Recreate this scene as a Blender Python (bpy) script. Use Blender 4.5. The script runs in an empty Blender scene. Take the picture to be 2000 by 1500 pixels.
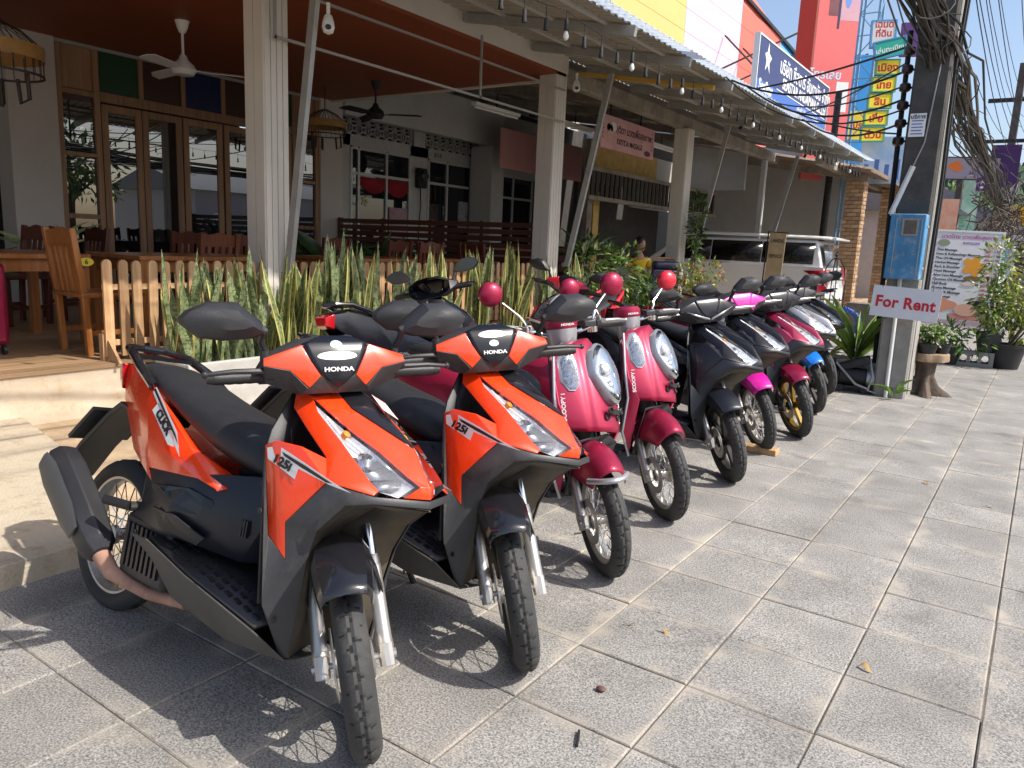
import bpy, math, random
from math import sin, cos, pi, radians, atan2, sqrt, hypot
from mathutils import Vector, Matrix
rnd = random.Random(11)
S = bpy.context.scene
COL = S.collection
V = lambda *a: Vector(a)

# ------------------------------------------------------------------ camera, sky, sun, exposure
cd = bpy.data.cameras.new('camera'); cam = bpy.data.objects.new('camera', cd); COL.objects.link(cam)
_yaw, _pit, _rol, _F = radians(-34.47365), radians(-10.48842), radians(2.51484), 1489.1
_f = V(sin(_yaw)*cos(_pit), cos(_yaw)*cos(_pit), sin(_pit))
_r0 = V(cos(_yaw), -sin(_yaw), 0); _u0 = _r0.cross(_f)
_r = cos(_rol)*_r0 + sin(_rol)*_u0; _u = -sin(_rol)*_r0 + cos(_rol)*_u0
cam.matrix_world = Matrix(((_r.x, _u.x, -_f.x, 0), (_r.y, _u.y, -_f.y, 0), (_r.z, _u.z, -_f.z, 1.385), (0, 0, 0, 1)))
cd.sensor_width = 36; cd.lens = 36*_F/2000; cd.clip_start = .05; cd.clip_end = 3000
S.camera = cam
SUN_EL, SUN_AZ = radians(48), atan2(.2, .98)          # elevation, angle from +X towards +Y
w = bpy.data.worlds.new('World'); S.world = w; w.use_nodes = True
nt = w.node_tree; bg = nt.nodes['Background']
sk = nt.nodes.new('ShaderNodeTexSky'); sk.sky_type = 'NISHITA'; sk.sun_disc = False
sk.sun_elevation = SUN_EL; sk.sun_rotation = pi/2 - SUN_AZ; sk.dust_density = 2.6; sk.air_density = .9; sk.ozone_density = 1.0
nt.links.new(sk.outputs[0], bg.inputs[0]); bg.inputs[1].default_value = .15
sl = bpy.data.lights.new('sun', 'SUN'); sl.energy = 3.9; sl.angle = radians(.55); sl.color = (1, .95, .87)
so = bpy.data.objects.new('sun', sl); COL.objects.link(so)
_sd = V(cos(SUN_EL)*cos(SUN_AZ), cos(SUN_EL)*sin(SUN_AZ), sin(SUN_EL))
so.rotation_euler = _sd.to_track_quat('Z', 'Y').to_euler()
vs = S.view_settings; vs.view_transform = 'Standard'; vs.look = 'None'; vs.gamma = 1; vs.use_curve_mapping = False; vs.exposure = .58

# ------------------------------------------------------------------ materials
def _n(nt, t, **k):
    n = nt.nodes.new(t)
    for a, b in k.items(): setattr(n, a, b)
    return n
def mat(name, col, rough=.5, metal=0., coat=0., var=.0, vscale=6., col2=None, bump=0., bscale=40., spec=.5, rvar=0., emit=None, obj_var=0., grime=0., grime_col=(.22, .18, .13)):
    m = bpy.data.materials.new(name); m.use_nodes = True; nt = m.node_tree; b = nt.nodes['Principled BSDF']
    L = nt.links.new
    b.inputs['Roughness'].default_value = rough; b.inputs['Metallic'].default_value = metal
    b.inputs['Coat Weight'].default_value = coat; b.inputs['Coat Roughness'].default_value = .06
    b.inputs['Specular IOR Level'].default_value = spec
    tc = _n(nt, 'ShaderNodeTexCoord')
    out = None
    if var or col2:
        nz = _n(nt, 'ShaderNodeTexNoise'); nz.inputs['Scale'].default_value = vscale; nz.inputs['Detail'].default_value = 6; nz.inputs['Roughness'].default_value = .65
        L(tc.outputs['Object'], nz.inputs[0])
        mr = _n(nt, 'ShaderNodeMapRange'); mr.inputs[1].default_value = .3; mr.inputs[2].default_value = .7; L(nz.outputs[0], mr.inputs[0])
        mx = _n(nt, 'ShaderNodeMix', data_type='RGBA'); L(mr.outputs[0], mx.inputs[0])
        c2 = col2 or tuple(min(1, c*(1+var)) for c in col); c1 = col if col2 else tuple(c*(1-var) for c in col)
        mx.inputs[6].default_value = (*c1, 1); mx.inputs[7].default_value = (*c2, 1); out = mx.outputs[2]
    if obj_var:
        oi = _n(nt, 'ShaderNodeObjectInfo'); hs = _n(nt, 'ShaderNodeHueSaturation')
        mr2 = _n(nt, 'ShaderNodeMapRange'); mr2.inputs[3].default_value = 1-obj_var; mr2.inputs[4].default_value = 1+obj_var
        L(oi.outputs['Random'], mr2.inputs[0]); L(mr2.outputs[0], hs.inputs['Value'])
        if out: L(out, hs.inputs['Color'])
        else: hs.inputs['Color'].default_value = (*col, 1)
        out = hs.outputs[0]
    if grime:
        n3 = _n(nt, 'ShaderNodeTexNoise'); n3.inputs['Scale'].default_value = 9; n3.inputs['Detail'].default_value = 8; n3.inputs['Roughness'].default_value = .75
        L(tc.outputs['Object'], n3.inputs[0])
        m3 = _n(nt, 'ShaderNodeMapRange'); m3.inputs[1].default_value = .5; m3.inputs[2].default_value = .75; m3.inputs[4].default_value = grime; L(n3.outputs[0], m3.inputs[0])
        x3 = _n(nt, 'ShaderNodeMix', data_type='RGBA'); L(m3.outputs[0], x3.inputs[0]); x3.inputs[7].default_value = (*grime_col, 1)
        if out: L(out, x3.inputs[6])
        else: x3.inputs[6].default_value = (*col, 1)
        out = x3.outputs[2]
        ra = _n(nt, 'ShaderNodeMath', operation='MULTIPLY_ADD'); L(m3.outputs[0], ra.inputs[0]); ra.inputs[1].default_value = .5; ra.inputs[2].default_value = rough; L(ra.outputs[0], b.inputs['Roughness'])
    if out: L(out, b.inputs['Base Color'])
    else: b.inputs['Base Color'].default_value = (*col, 1)
    if rvar:
        n4 = _n(nt, 'ShaderNodeTexNoise'); n4.inputs['Scale'].default_value = 14; n4.inputs['Detail'].default_value = 5; L(tc.outputs['Object'], n4.inputs[0])
        m4 = _n(nt, 'ShaderNodeMapRange'); m4.inputs[3].default_value = max(0, rough-rvar); m4.inputs[4].default_value = rough+rvar; L(n4.outputs[0], m4.inputs[0]); L(m4.outputs[0], b.inputs['Roughness'])
    if bump:
        n5 = _n(nt, 'ShaderNodeTexNoise'); n5.inputs['Scale'].default_value = bscale; n5.inputs['Detail'].default_value = 4; L(tc.outputs['Object'], n5.inputs[0])
        bp = _n(nt, 'ShaderNodeBump'); bp.inputs['Strength'].default_value = bump; bp.inputs['Distance'].default_value = .01; L(n5.outputs[0], bp.inputs['Height']); L(bp.outputs[0], b.inputs['Normal'])
    if emit: b.inputs['Emission Color'].default_value = (*emit[0], 1); b.inputs['Emission Strength'].default_value = emit[1]
    return m
def wood(name, c1, c2, axis='Z', scale=3., rough=.55, obj_var=.12, bump=.15):
    m = mat(name, c1, rough, obj_var=obj_var); nt = m.node_tree; b = nt.nodes['Principled BSDF']; L = nt.links.new
    tc = _n(nt, 'ShaderNodeTexCoord'); mp = _n(nt, 'ShaderNodeMapping')
    k = {'X': (scale*.5, scale*9, scale*9), 'Y': (scale*9, scale*.5, scale*9), 'Z': (scale*9, scale*9, scale*.5)}[axis]
    mp.inputs['Scale'].default_value = k; L(tc.outputs['Object'], mp.inputs[0])
    oi = _n(nt, 'ShaderNodeObjectInfo'); ad = _n(nt, 'ShaderNodeVectorMath', operation='ADD'); sc = _n(nt, 'ShaderNodeMath', operation='MULTIPLY'); sc.inputs[1].default_value = 37.
    L(oi.outputs['Random'], sc.inputs[0]); L(mp.outputs[0], ad.inputs[0]); L(sc.outputs[0], ad.inputs[1])
    nz = _n(nt, 'ShaderNodeTexNoise'); nz.inputs['Scale'].default_value = 1; nz.inputs['Detail'].default_value = 7; nz.inputs['Roughness'].default_value = .6; nz.inputs['Distortion'].default_value = .6
    L(ad.outputs[0], nz.inputs[0])
    mr = _n(nt, 'ShaderNodeMapRange'); mr.inputs[1].default_value = .32; mr.inputs[2].default_value = .68; L(nz.outputs[0], mr.inputs[0])
    mx = _n(nt, 'ShaderNodeMix', data_type='RGBA'); mx.inputs[6].default_value = (*c1, 1); mx.inputs[7].default_value = (*c2, 1); L(mr.outputs[0], mx.inputs[0])
    hs = [n for n in nt.nodes if n.type == 'HUE_SAT'][0]; L(mx.outputs[2], hs.inputs['Color'])
    bp = _n(nt, 'ShaderNodeBump'); bp.inputs['Strength'].default_value = bump; bp.inputs['Distance'].default_value = .004; L(nz.outputs[0], bp.inputs['Height']); L(bp.outputs[0], b.inputs['Normal'])
    return m
def clear(name, tint=(1, 1, 1), refl=1.0, base=.06, rough=.02):
    """thin clear plastic or glass: mostly see-through, mirror-like at grazing angles"""
    m = bpy.data.materials.new(name); m.use_nodes = True; nt = m.node_tree; nt.nodes.clear(); L = nt.links.new
    o = _n(nt, 'ShaderNodeOutputMaterial'); t = _n(nt, 'ShaderNodeBsdfTransparent'); t.inputs[0].default_value = (*tint, 1)
    g = _n(nt, 'ShaderNodeBsdfGlossy'); g.inputs['Roughness'].default_value = rough
    lw = _n(nt, 'ShaderNodeFresnel'); lw.inputs[0].default_value = 1.5
    mp = _n(nt, 'ShaderNodeMath', operation='MULTIPLY_ADD'); mp.inputs[1].default_value = refl; mp.inputs[2].default_value = base; mp.use_clamp = True; L(lw.outputs[0], mp.inputs[0])
    mx = _n(nt, 'ShaderNodeMixShader'); L(mp.outputs[0], mx.inputs[0]); L(t.outputs[0], mx.inputs[1]); L(g.outputs[0], mx.inputs[2]); L(mx.outputs[0], o.inputs[0])
    return m
def mirror_glass(name, tint, amount):
    """dark tinted pane that mirrors the street"""
    m = bpy.data.materials.new(name); m.use_nodes = True; nt = m.node_tree; nt.nodes.clear(); L = nt.links.new
    o = _n(nt, 'ShaderNodeOutputMaterial'); t = _n(nt, 'ShaderNodeBsdfDiffuse'); t.inputs[0].default_value = (*tint, 1)
    g = _n(nt, 'ShaderNodeBsdfGlossy'); g.inputs['Roughness'].default_value = .004
    lw = _n(nt, 'ShaderNodeFresnel'); lw.inputs[0].default_value = 1.5
    mp = _n(nt, 'ShaderNodeMath', operation='MULTIPLY_ADD'); mp.inputs[1].default_value = .9; mp.inputs[2].default_value = amount; mp.use_clamp = True; L(lw.outputs[0], mp.inputs[0])
    mx = _n(nt, 'ShaderNodeMixShader'); L(mp.outputs[0], mx.inputs[0]); L(t.outputs[0], mx.inputs[1]); L(g.outputs[0], mx.inputs[2]); L(mx.outputs[0], o.inputs[0])
    return m

# ------------------------------------------------------------------ mesh builder
class MB:
    def __init__(s, T=None): s.v = []; s.f = []; s.mi = []; s.uv = {}; s.m = 0; s.T = T
    def add(s, vs, fs, uvs=None):
        o = len(s.v)
        for p in vs:
            p = Vector(p); s.v.append(s.T @ p if s.T else p)
        for i, f in enumerate(fs):
            if uvs: s.uv[len(s.f)] = [uvs[k] for k in f]
            s.f.append([o+k for k in f]); s.mi.append(s.m)
        return s
    def box(s, x0, x1, y0, y1, z0, z1, T=None):
        vs = [V(x, y, z) for x in (x0, x1) for y in (y0, y1) for z in (z0, z1)]
        if T: vs = [T @ p for p in vs]
        return s.add(vs, [(0, 1, 3, 2), (4, 6, 7, 5), (0, 4, 5, 1), (2, 3, 7, 6), (0, 2, 6, 4), (1, 5, 7, 3)])
    def bar(s, p0, p1, wx, wy, up=(0, 0, 1)):
        p0, p1 = Vector(p0), Vector(p1); d = (p1-p0).normalized(); a = d.cross(Vector(up))
        if a.length < 1e-4: a = d.cross(V(1, 0, 0))
        a.normalize(); b = a.cross(d); vs = []
        for p in (p0, p1):
            for i, j in ((-1, -1), (1, -1), (1, 1), (-1, 1)): vs.append(p + a*(i*wx/2) + b*(j*wy/2))
        return s.add(vs, [(0, 1, 5, 4), (1, 2, 6, 5), (2, 3, 7, 6), (3, 0, 4, 7), (3, 2, 1, 0), (4, 5, 6, 7)])
    def cyl(s, p0, p1, r0, r1=None, n=12, caps=True):
        p0, p1 = Vector(p0), Vector(p1); r1 = r0 if r1 is None else r1
        return s.rings([s._circ(p0, p1-p0, r0, n), s._circ(p1, p1-p0, r1, n)], caps)
    def _circ(s, c, d, r, n, ref=None):
        d = Vector(d).normalized(); a = d.cross(ref or V(0, 0, 1))
        if a.length < .05: a = d.cross(V(0, 1, 0))
        a.normalize(); b = d.cross(a)
        return [c + a*(r*cos(2*pi*k/n)) + b*(r*sin(2*pi*k/n)) for k in range(n)]
    def rings(s, R, caps=True, closed=False):
        n = len(R[0]); vs = [p for r in R for p in r]; fs = []
        m = len(R)
        for i in range(m if closed else m-1):
            a, b = i*n, ((i+1) % m)*n
            for k in range(n): fs.append((a+k, a+(k+1) % n, b+(k+1) % n, b+k))
        if caps and not closed: fs.append(tuple(range(n-1, -1, -1))); fs.append(tuple((m-1)*n+k for k in range(n)))
        return s.add(vs, fs)
    def tube(s, pts, r, n=8, caps=True):
        pts = [Vector(p) for p in pts]; rr = r if isinstance(r, (list, tuple)) else [r]*len(pts); R = []; a = None
        for i, p in enumerate(pts):
            d = (pts[min(i+1, len(pts)-1)]-pts[max(i-1, 0)]).normalized()
            if a is None:
                a = d.cross(V(0, 0, 1))
                if a.length < .1: a = d.cross(V(0, 1, 0))
            a = (a - d*a.dot(d)).normalized(); b = d.cross(a)
            R.append([p + a*(rr[i]*cos(2*pi*k/n)) + b*(rr[i]*sin(2*pi*k/n)) for k in range(n)])
        return s.rings(R, caps)
    def lathe(s, prof, c, axis=(0, 0, 1), n=24, ref=None):
        """prof: (radius, height) pairs"""
        c = Vector(c); d = Vector(axis).normalized()
        return s.rings([s._circ(c+d*h, d, max(r, 1e-4), n, ref) for r, h in prof], True)
    def sphere(s, c, r, n=16, m=10, sc=(1, 1, 1), R=None, half=None):
        c = Vector(c); rg = []
        a0, a1 = (0, pi) if half is None else half
        for i in range(m+1):
            t = a0+(a1-a0)*i/m; q = max(sin(t), 1e-3); ring = []
            for k in range(n):
                p = V(q*cos(2*pi*k/n)*sc[0]*r, q*sin(2*pi*k/n)*sc[1]*r, -cos(t)*sc[2]*r)
                ring.append(c + (R @ p if R else p))
            rg.append(ring)
        return s.rings(rg, True)
    def poly(s, pts): return s.add(pts, [tuple(range(len(pts)))])
    def prism(s, pts, d):
        d = Vector(d); n = len(pts); vs = [Vector(p) for p in pts]; vs += [p+d for p in vs]
        return s.add(vs, [tuple(range(n-1, -1, -1)), tuple(range(n, 2*n))]+[(k, (k+1) % n, n+(k+1) % n, n+k) for k in range(n)])
    def mir(s, vs, fs):
        s.add(vs, fs); return s.add([V(p[0], -p[1], p[2]) for p in vs], [tuple(reversed(f)) for f in fs])
    def mesh(s, name, mats, angle=35):
        me = bpy.data.meshes.new(name); me.from_pydata([tuple(p) for p in s.v], [], s.f)
        ms = mats if isinstance(mats, (list, tuple)) else [mats]
        for m in ms: me.materials.append(m)
        if len(ms) > 1: me.polygons.foreach_set('material_index', s.mi)
        if s.uv:
            ul = me.uv_layers.new(name='UVMap')
            for i, u in s.uv.items():
                for k, li in enumerate(me.polygons[i].loop_indices): ul.data[li].uv = u[k]
        me.validate(); me.update()
        if angle:
            me.polygons.foreach_set('use_smooth', [True]*len(me.polygons)); me.set_sharp_from_angle(angle=radians(angle))
        return me
    def build(s, name, mats, parent=None, angle=35, sol=None, bev=None, sub=0):
        return link(name, s.mesh(name, mats, angle), parent, sol, bev, sub)
def link(name, me, parent=None, sol=None, bev=None, sub=0):
    o = bpy.data.objects.new(name, me); COL.objects.link(o)
    if parent: o.parent = parent
    if sub: md = o.modifiers.new('sub', 'SUBSURF'); md.levels = md.render_levels = sub
    if sol: md = o.modifiers.new('sol', 'SOLIDIFY'); md.thickness = sol; md.offset = -1
    if bev: md = o.modifiers.new('bev', 'BEVEL'); md.width = bev; md.segments = 2; md.limit_method = 'ANGLE'; md.angle_limit = radians(40)
    return o
def tag(o, label, cat, group=None, kind=None):
    o['label'] = label; o['category'] = cat
    if group: o['group'] = group
    if kind: o['kind'] = kind
    return o
def thing(name, label, cat, loc=(0, 0, 0), rz=0., group=None):
    o = bpy.data.objects.new(name, None); COL.objects.link(o); o.location = loc; o.rotation_euler = (0, 0, rz); o.empty_display_size = .1
    return tag(o, label, cat, group)
def struct(o): o['kind'] = 'structure'; return o
def stuff(o): o['kind'] = 'stuff'; return o
def kids(o): return [c for c in bpy.data.objects if c.parent == o]
def dup(o, parent=None, loc=None, rz=None, label=None, tree=None):
    """copy of a thing with its parts and sub-parts"""
    c = o.copy(); COL.objects.link(c)
    if parent: c.parent = parent
    if loc is not None: c.location = loc
    if rz is not None: c.rotation_euler = (0, 0, rz)
    if label: c['label'] = label
    for ch in o.children: dup(ch, c)
    return c
_fonts = {}
def text(name, s, mat_, parent, M, size, bold=0., ext=.0015, align='CENTER', sx=1., shear=0., sp=1.):
    """lettering as mesh: M maps the local XY plane of the text to the parent's space"""
    cu = bpy.data.curves.new(name, 'FONT'); cu.body = s; cu.size = size; cu.extrude = ext; cu.align_x = align; cu.align_y = 'CENTER'; cu.offset = bold*size; cu.shear = shear; cu.resolution_u = 3; cu.space_character = sp
    o = bpy.data.objects.new(name, cu); COL.objects.link(o)
    dg = bpy.context.evaluated_depsgraph_get(); dg.update()
    me = bpy.data.meshes.new_from_object(o.evaluated_get(dg)); bpy.data.objects.remove(o); bpy.data.curves.remove(cu)
    me.transform(M @ Matrix.Diagonal((sx, 1, 1, 1))); me.materials.clear(); me.materials.append(mat_); me.name = name
    return link(name, me, parent)
def plane_M(o, x, n):
    """matrix whose X is the reading direction x, Z the outward normal n"""
    n = Vector(n).normalized(); x = Vector(x); x = (x-n*x.dot(n)).normalized(); y = n.cross(x)
    return Matrix(((x.x, y.x, n.x, o[0]), (x.y, y.y, n.y, o[1]), (x.z, y.z, n.z, o[2]), (0, 0, 0, 1)))

M = {}
M['orange'] = mat('orange_paint', (.86, .05, .006), .28, coat=.6, var=.05, vscale=3, rvar=.07)
M['pink'] = mat('raspberry_paint', (.33, .012, .05), .4, metal=.4, coat=.2, var=.1, vscale=2, rvar=.08)
M['maroon'] = mat('maroon_paint', (.27, .01, .05), .3, metal=.3, coat=.5, var=.06, rvar=.06)
M['magenta'] = mat('magenta_paint', (.62, .012, .3), .3, coat=.5, var=.04)
M['blue'] = mat('blue_paint', (.01, .17, .62), .25, coat=.6, var=.04)
M['red'] = mat('red_paint', (.6, .012, .03), .28, coat=.5, var=.04)
M['white_paint'] = mat('white_paint', (.7, .7, .7), .3, coat=.4)
M['gloss_black'] = mat('gloss_black', (.012, .012, .015), .14, coat=.5, rvar=.05)
M['black_paint'] = mat('black_paint', (.007, .007, .011), .25, coat=.2, spec=.35, rvar=.06)
M['navy_plastic'] = mat('blue_black_plastic', (.010, .012, .018), .4, var=.2, vscale=5, bump=.06, bscale=300, rvar=.08)
M['plastic'] = mat('black_plastic', (.02, .02, .023), .5, var=.2, vscale=8, bump=.1, bscale=250, grime=.10, grime_col=(.1, .09, .08))
M['grey_plastic'] = mat('grey_plastic', (.034, .035, .038), .46, var=.18, vscale=6, bump=.1, bscale=250, grime=.38, grime_col=(.11, .1, .082))
M['dusty_skirt'] = mat('dusty_skirt_plastic', (.06, .057, .052), .6, var=.2, vscale=5, bump=.1, bscale=200, grime=.6, grime_col=(.14, .12, .095))
M['dirty_flap'] = mat('dirty_flap_plastic', (.035, .031, .027), .75, col2=(.1, .078, .05), vscale=7, bump=.2, bscale=60, grime=.4, grime_col=(.17, .13, .08))
M['shield_grey'] = mat('heat_shield_grey', (.075, .075, .075), .5, var=.15, grime=.25)
M['seat'] = mat('seat_vinyl', (.018, .0185, .021), .48, var=.2, vscale=20, bump=.22, bscale=420)
M['rubber'] = mat('tyre_rubber', (.036, .036, .036), .75, var=.25, vscale=12, bump=.12, bscale=150, grime=.4, grime_col=(.12, .11, .095))
M['groove'] = mat('shaded_groove_rubber', (.008, .008, .008), .9)  # dark colour holds the recess shade of the grooves and their lack of dust
M['chrome'] = mat('chrome', (.72, .72, .72), .13, metal=1, rvar=.06)
M['alloy'] = mat('dull_alloy', (.5, .48, .45), .42, metal=.85, var=.15, rvar=.1, grime=.5, grime_col=(.2, .17, .13))
M['silver'] = mat('silver_paint', (.42, .43, .45), .35, metal=.6, coat=.3, var=.06)
M['gold'] = mat('gold_alloy', (.5, .33, .09), .3, metal=.9, rvar=.08)
M['dark_metal'] = mat('dark_metal', (.03, .03, .032), .5, metal=.5, grime=.3)
M['rust'] = mat('rusty_pipe', (.36, .2, .14), .75, var=.3, vscale=12, bump=.2)
M['lens'] = clear('clear_lens', (.96, .98, 1), 1.0, .08)
M['reflector'] = mat('reflector', (.86, .88, .92), .28, metal=.45, rvar=.12)
M['grey_reflector'] = mat('grey_reflector', (.3, .31, .33), .25, metal=.6, rvar=.1)
M['smoke_lens'] = mat('smoke_lens', (.05, .055, .06), .08, coat=1)
M['amber'] = mat('amber_bulb', (.8, .3, .03), .3)
M['red_lens'] = mat('red_lens', (.45, .004, .01), .1, coat=1)
M['white_print'] = mat('white_print', (.8, .8, .78), .4)
M['black_print'] = mat('black_print', (.012, .012, .013), .4)
M['mirror'] = mat('mirror_face', (.75, .77, .8), .02, metal=1)
M['facet'] = mat('faceted_reflector', (.72, .74, .76), .22, metal=.7, bump=1., bscale=70)
M['mint'] = mat('mint_sticker', (.5, .75, .6), .5)
M['label'] = mat('paper_label', (.75, .7, .66), .6, col2=(.75, .2, .15), vscale=60)
# ================================================================== ground
gm = mat('sandy_ground', (.36, .31, .24), .9, var=.25, vscale=1.2, bump=.3, bscale=20)
struct(MB().add([(-300, -200, -.03), (300, -200, -.03), (300, 600, -.03), (-300, 600, -.03)], [(0, 1, 2, 3)]).build('ground', gm))
def paver_mat():
    m = mat('paver_concrete', (.27, .265, .255), .85, obj_var=.09); nt = m.node_tree; b = nt.nodes['Principled BSDF']; L = nt.links.new
    tc = _n(nt, 'ShaderNodeTexCoord'); oi = _n(nt, 'ShaderNodeObjectInfo')
    ge = _n(nt, 'ShaderNodeNewGeometry')
    n1 = _n(nt, 'ShaderNodeTexNoise'); n1.inputs['Scale'].default_value = 150; n1.inputs['Detail'].default_value = 4; n1.inputs['Roughness'].default_value = .7; L(ge.outputs['Position'], n1.inputs[0])
    r1 = _n(nt, 'ShaderNodeValToRGB'); r1.color_ramp.elements[0].position = .36; r1.color_ramp.elements[0].color = (.085, .082, .077, 1); r1.color_ramp.elements[1].position = .65; r1.color_ramp.elements[1].color = (.43, .41, .38, 1); L(n1.outputs[0], r1.inputs[0])
    n2 = _n(nt, 'ShaderNodeTexNoise'); n2.inputs['Scale'].default_value = 3.2; n2.inputs['Detail'].default_value = 5; L(ge.outputs['Position'], n2.inputs[0])
    # sandy wear near the edges, ragged
    sx = _n(nt, 'ShaderNodeSeparateXYZ'); L(tc.outputs['Object'], sx.inputs[0])
    ab = [_n(nt, 'ShaderNodeMath', operation='ABSOLUTE') for _ in (0, 1)]; L(sx.outputs[0], ab[0].inputs[0]); L(sx.outputs[1], ab[1].inputs[0])
    mxm = _n(nt, 'ShaderNodeMath', operation='MAXIMUM'); L(ab[0].outputs[0], mxm.inputs[0]); L(ab[1].outputs[0], mxm.inputs[1])
    n3 = _n(nt, 'ShaderNodeTexNoise'); n3.inputs['Scale'].default_value = 7; n3.inputs['Detail'].default_value = 6; L(ge.outputs['Position'], n3.inputs[0])
    ad = _n(nt, 'ShaderNodeMath', operation='MULTIPLY_ADD'); ad.inputs[1].default_value = .24; L(n3.outputs[0], ad.inputs[0]); L(mxm.outputs[0], ad.inputs[2])
    mr = _n(nt, 'ShaderNodeMapRange'); mr.inputs[1].default_value = .272; mr.inputs[2].default_value = .352; L(ad.outputs[0], mr.inputs[0]); mr.interpolation_type = 'SMOOTHSTEP'
    n4 = _n(nt, 'ShaderNodeTexNoise'); n4.inputs['Scale'].default_value = 1.1; L(ge.outputs['Position'], n4.inputs[0])
    mr4 = _n(nt, 'ShaderNodeMapRange'); mr4.inputs[1].default_value = .35; mr4.inputs[2].default_value = .65; mr4.inputs[3].default_value = .25; mr4.inputs[4].default_value = .95; L(n4.outputs[0], mr4.inputs[0])
    mu = _n(nt, 'ShaderNodeMath', operation='MULTIPLY'); L(mr.outputs[0], mu.inputs[0]); L(mr4.outputs[0], mu.inputs[1])
    mx = _n(nt, 'ShaderNodeMix', data_type='RGBA'); mx.inputs[7].default_value = (.41, .365, .30, 1); L(mu.outputs[0], mx.inputs[0]); L(r1.outputs[0], mx.inputs[6])
    mb = _n(nt, 'ShaderNodeMix', data_type='RGBA', blend_type='MULTIPLY'); mb.inputs[0].default_value = 1; L(mx.outputs[2], mb.inputs[6])
    mr2 = _n(nt, 'ShaderNodeMapRange'); mr2.inputs[1].default_value = .3; mr2.inputs[2].default_value = .7; mr2.inputs[3].default_value = .78; mr2.inputs[4].default_value = 1.12; L(n2.outputs[0], mr2.inputs[0])
    cb = _n(nt, 'ShaderNodeCombineColor'); [L(mr2.outputs[0], cb.inputs[i]) for i in range(3)]; L(cb.outputs[0], mb.inputs[7])
    n6 = _n(nt, 'ShaderNodeTexNoise'); n6.inputs['Scale'].default_value = 2.1; n6.inputs['Detail'].default_value = 3; n6.inputs['Distortion'].default_value = .4; L(ge.outputs['Position'], n6.inputs[0])
    r6 = _n(nt, 'ShaderNodeMapRange'); r6.inputs[1].default_value = .64; r6.inputs[2].default_value = .72; r6.inputs[4].default_value = .4; L(n6.outputs[0], r6.inputs[0])
    x6 = _n(nt, 'ShaderNodeMix', data_type='RGBA'); L(r6.outputs[0], x6.inputs[0]); L(mb.outputs[2], x6.inputs[6]); x6.inputs[7].default_value = (.07, .065, .06, 1); mb = x6
    hs = [n for n in nt.nodes if n.type == 'HUE_SAT'][0]; L(mb.outputs[2], hs.inputs['Color'])
    bp = _n(nt, 'ShaderNodeBump'); bp.inputs['Strength'].default_value = .5; bp.inputs['Distance'].default_value = .003; L(n1.outputs[0], bp.inputs['Height']); L(bp.outputs[0], b.inputs['Normal'])
    return m
PAV = paver_mat()
SP = .4; X0, Y0 = .02, 2.21
jm = mat('joint_sand', (.06, .053, .045), .95, col2=(.3, .25, .19), vscale=2.3, bump=.5, bscale=120)
pave = struct(MB().box(-3.3, 2.4, -3.5, 60, -.03, -.007).build('pavement', jm))
def paver_mesh(i):
    r = random.Random(i); h = SP/2-.0022; c = .004; m = MB()
    j = lambda: r.uniform(-.0018, .0012)
    top = [V(sx*(h-c)+j(), sy*(h-c)+j(), 0) for sx, sy in ((-1, -1), (1, -1), (1, 1), (-1, 1))]; mid = [V(sx*h, sy*h, -.004) for sx, sy in ((-1, -1), (1, -1), (1, 1), (-1, 1))]; bot = [p-V(0, 0, .02) for p in mid]
    m.rings([bot, mid, top], True); return m.mesh('paver', PAV, 0)
pm = [paver_mesh(i) for i in range(6)]
cells = []
for ix in range(-9, 6):
    for iy in range(-10, 130):
        x, y = X0+(ix+.5)*SP, Y0+(iy+.5)*SP
        if x < -3.1: continue
        d = V(x, y, -1.385); q = d.dot(_f)
        vis = q > .3 and abs(d.dot(_r)/q) < .74 and abs(d.dot(_u)/q) < .58
        cells.append((0 if vis else 1, hypot(x, y), x, y))
cells.sort(); far = MB()
for n, (_, _, x, y) in enumerate(cells):
    if n < 298:
        o = link('paver', pm[n % 6], pave); o.location = (x, y, rnd.uniform(-.002, .002)); o.rotation_euler = (rnd.uniform(-.005, .005), rnd.uniform(-.005, .005), (n % 4)*pi/2)
    else: far.box(x-SP/2+.004, x+SP/2-.004, y-SP/2+.004, y+SP/2-.004, -.02, 0)
PAVF = mat('paver_concrete_far', (.21, .2, .185), .85, vscale=14, col2=(.3, .28, .25))
stuff(far.build('paver_field', PAVF, pave))
slab_m = mat('apron_concrete', (.44, .375, .285), .88, vscale=1.3, col2=(.54, .46, .34), bump=.6, bscale=70, grime=.85, grime_col=(.27, .2, .12))
m = MB(); m.prism([(-3.09, -4, -.02), (-3.09, 1.72, -.02), (-4.34, 2.02, -.02), (-5.52, 2.24, -.02), (-5.52, -4, -.02)], (0, 0, .12)); struct(m.build('concrete_apron', slab_m, bev=.008))
dirt = mat('tan_earth', (.42, .31, .2), .95, var=.3, vscale=2.2, bump=.5, bscale=30, grime=.6, grime_col=(.3, .2, .1))
m = MB(); m.prism([(-3.09, 1.725, -.02), (-4.34, 2.025, -.02), (-5.52, 2.245, -.02), (-5.52, 40, -.02), (-3.09, 40, -.02)], (0, 0, .05)); struct(m.build('earth_strip', dirt))
asph = mat('asphalt', (.055, .055, .056), .9, var=.2, vscale=30, bump=.3, bscale=200)
struct(MB().box(2.52, 11, -60, 250, -.2, -.0295).build('road', asph)); struct(MB().box(2.4, 2.52, -60, 250, -.2, 0).build('kerb', slab_m))
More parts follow.
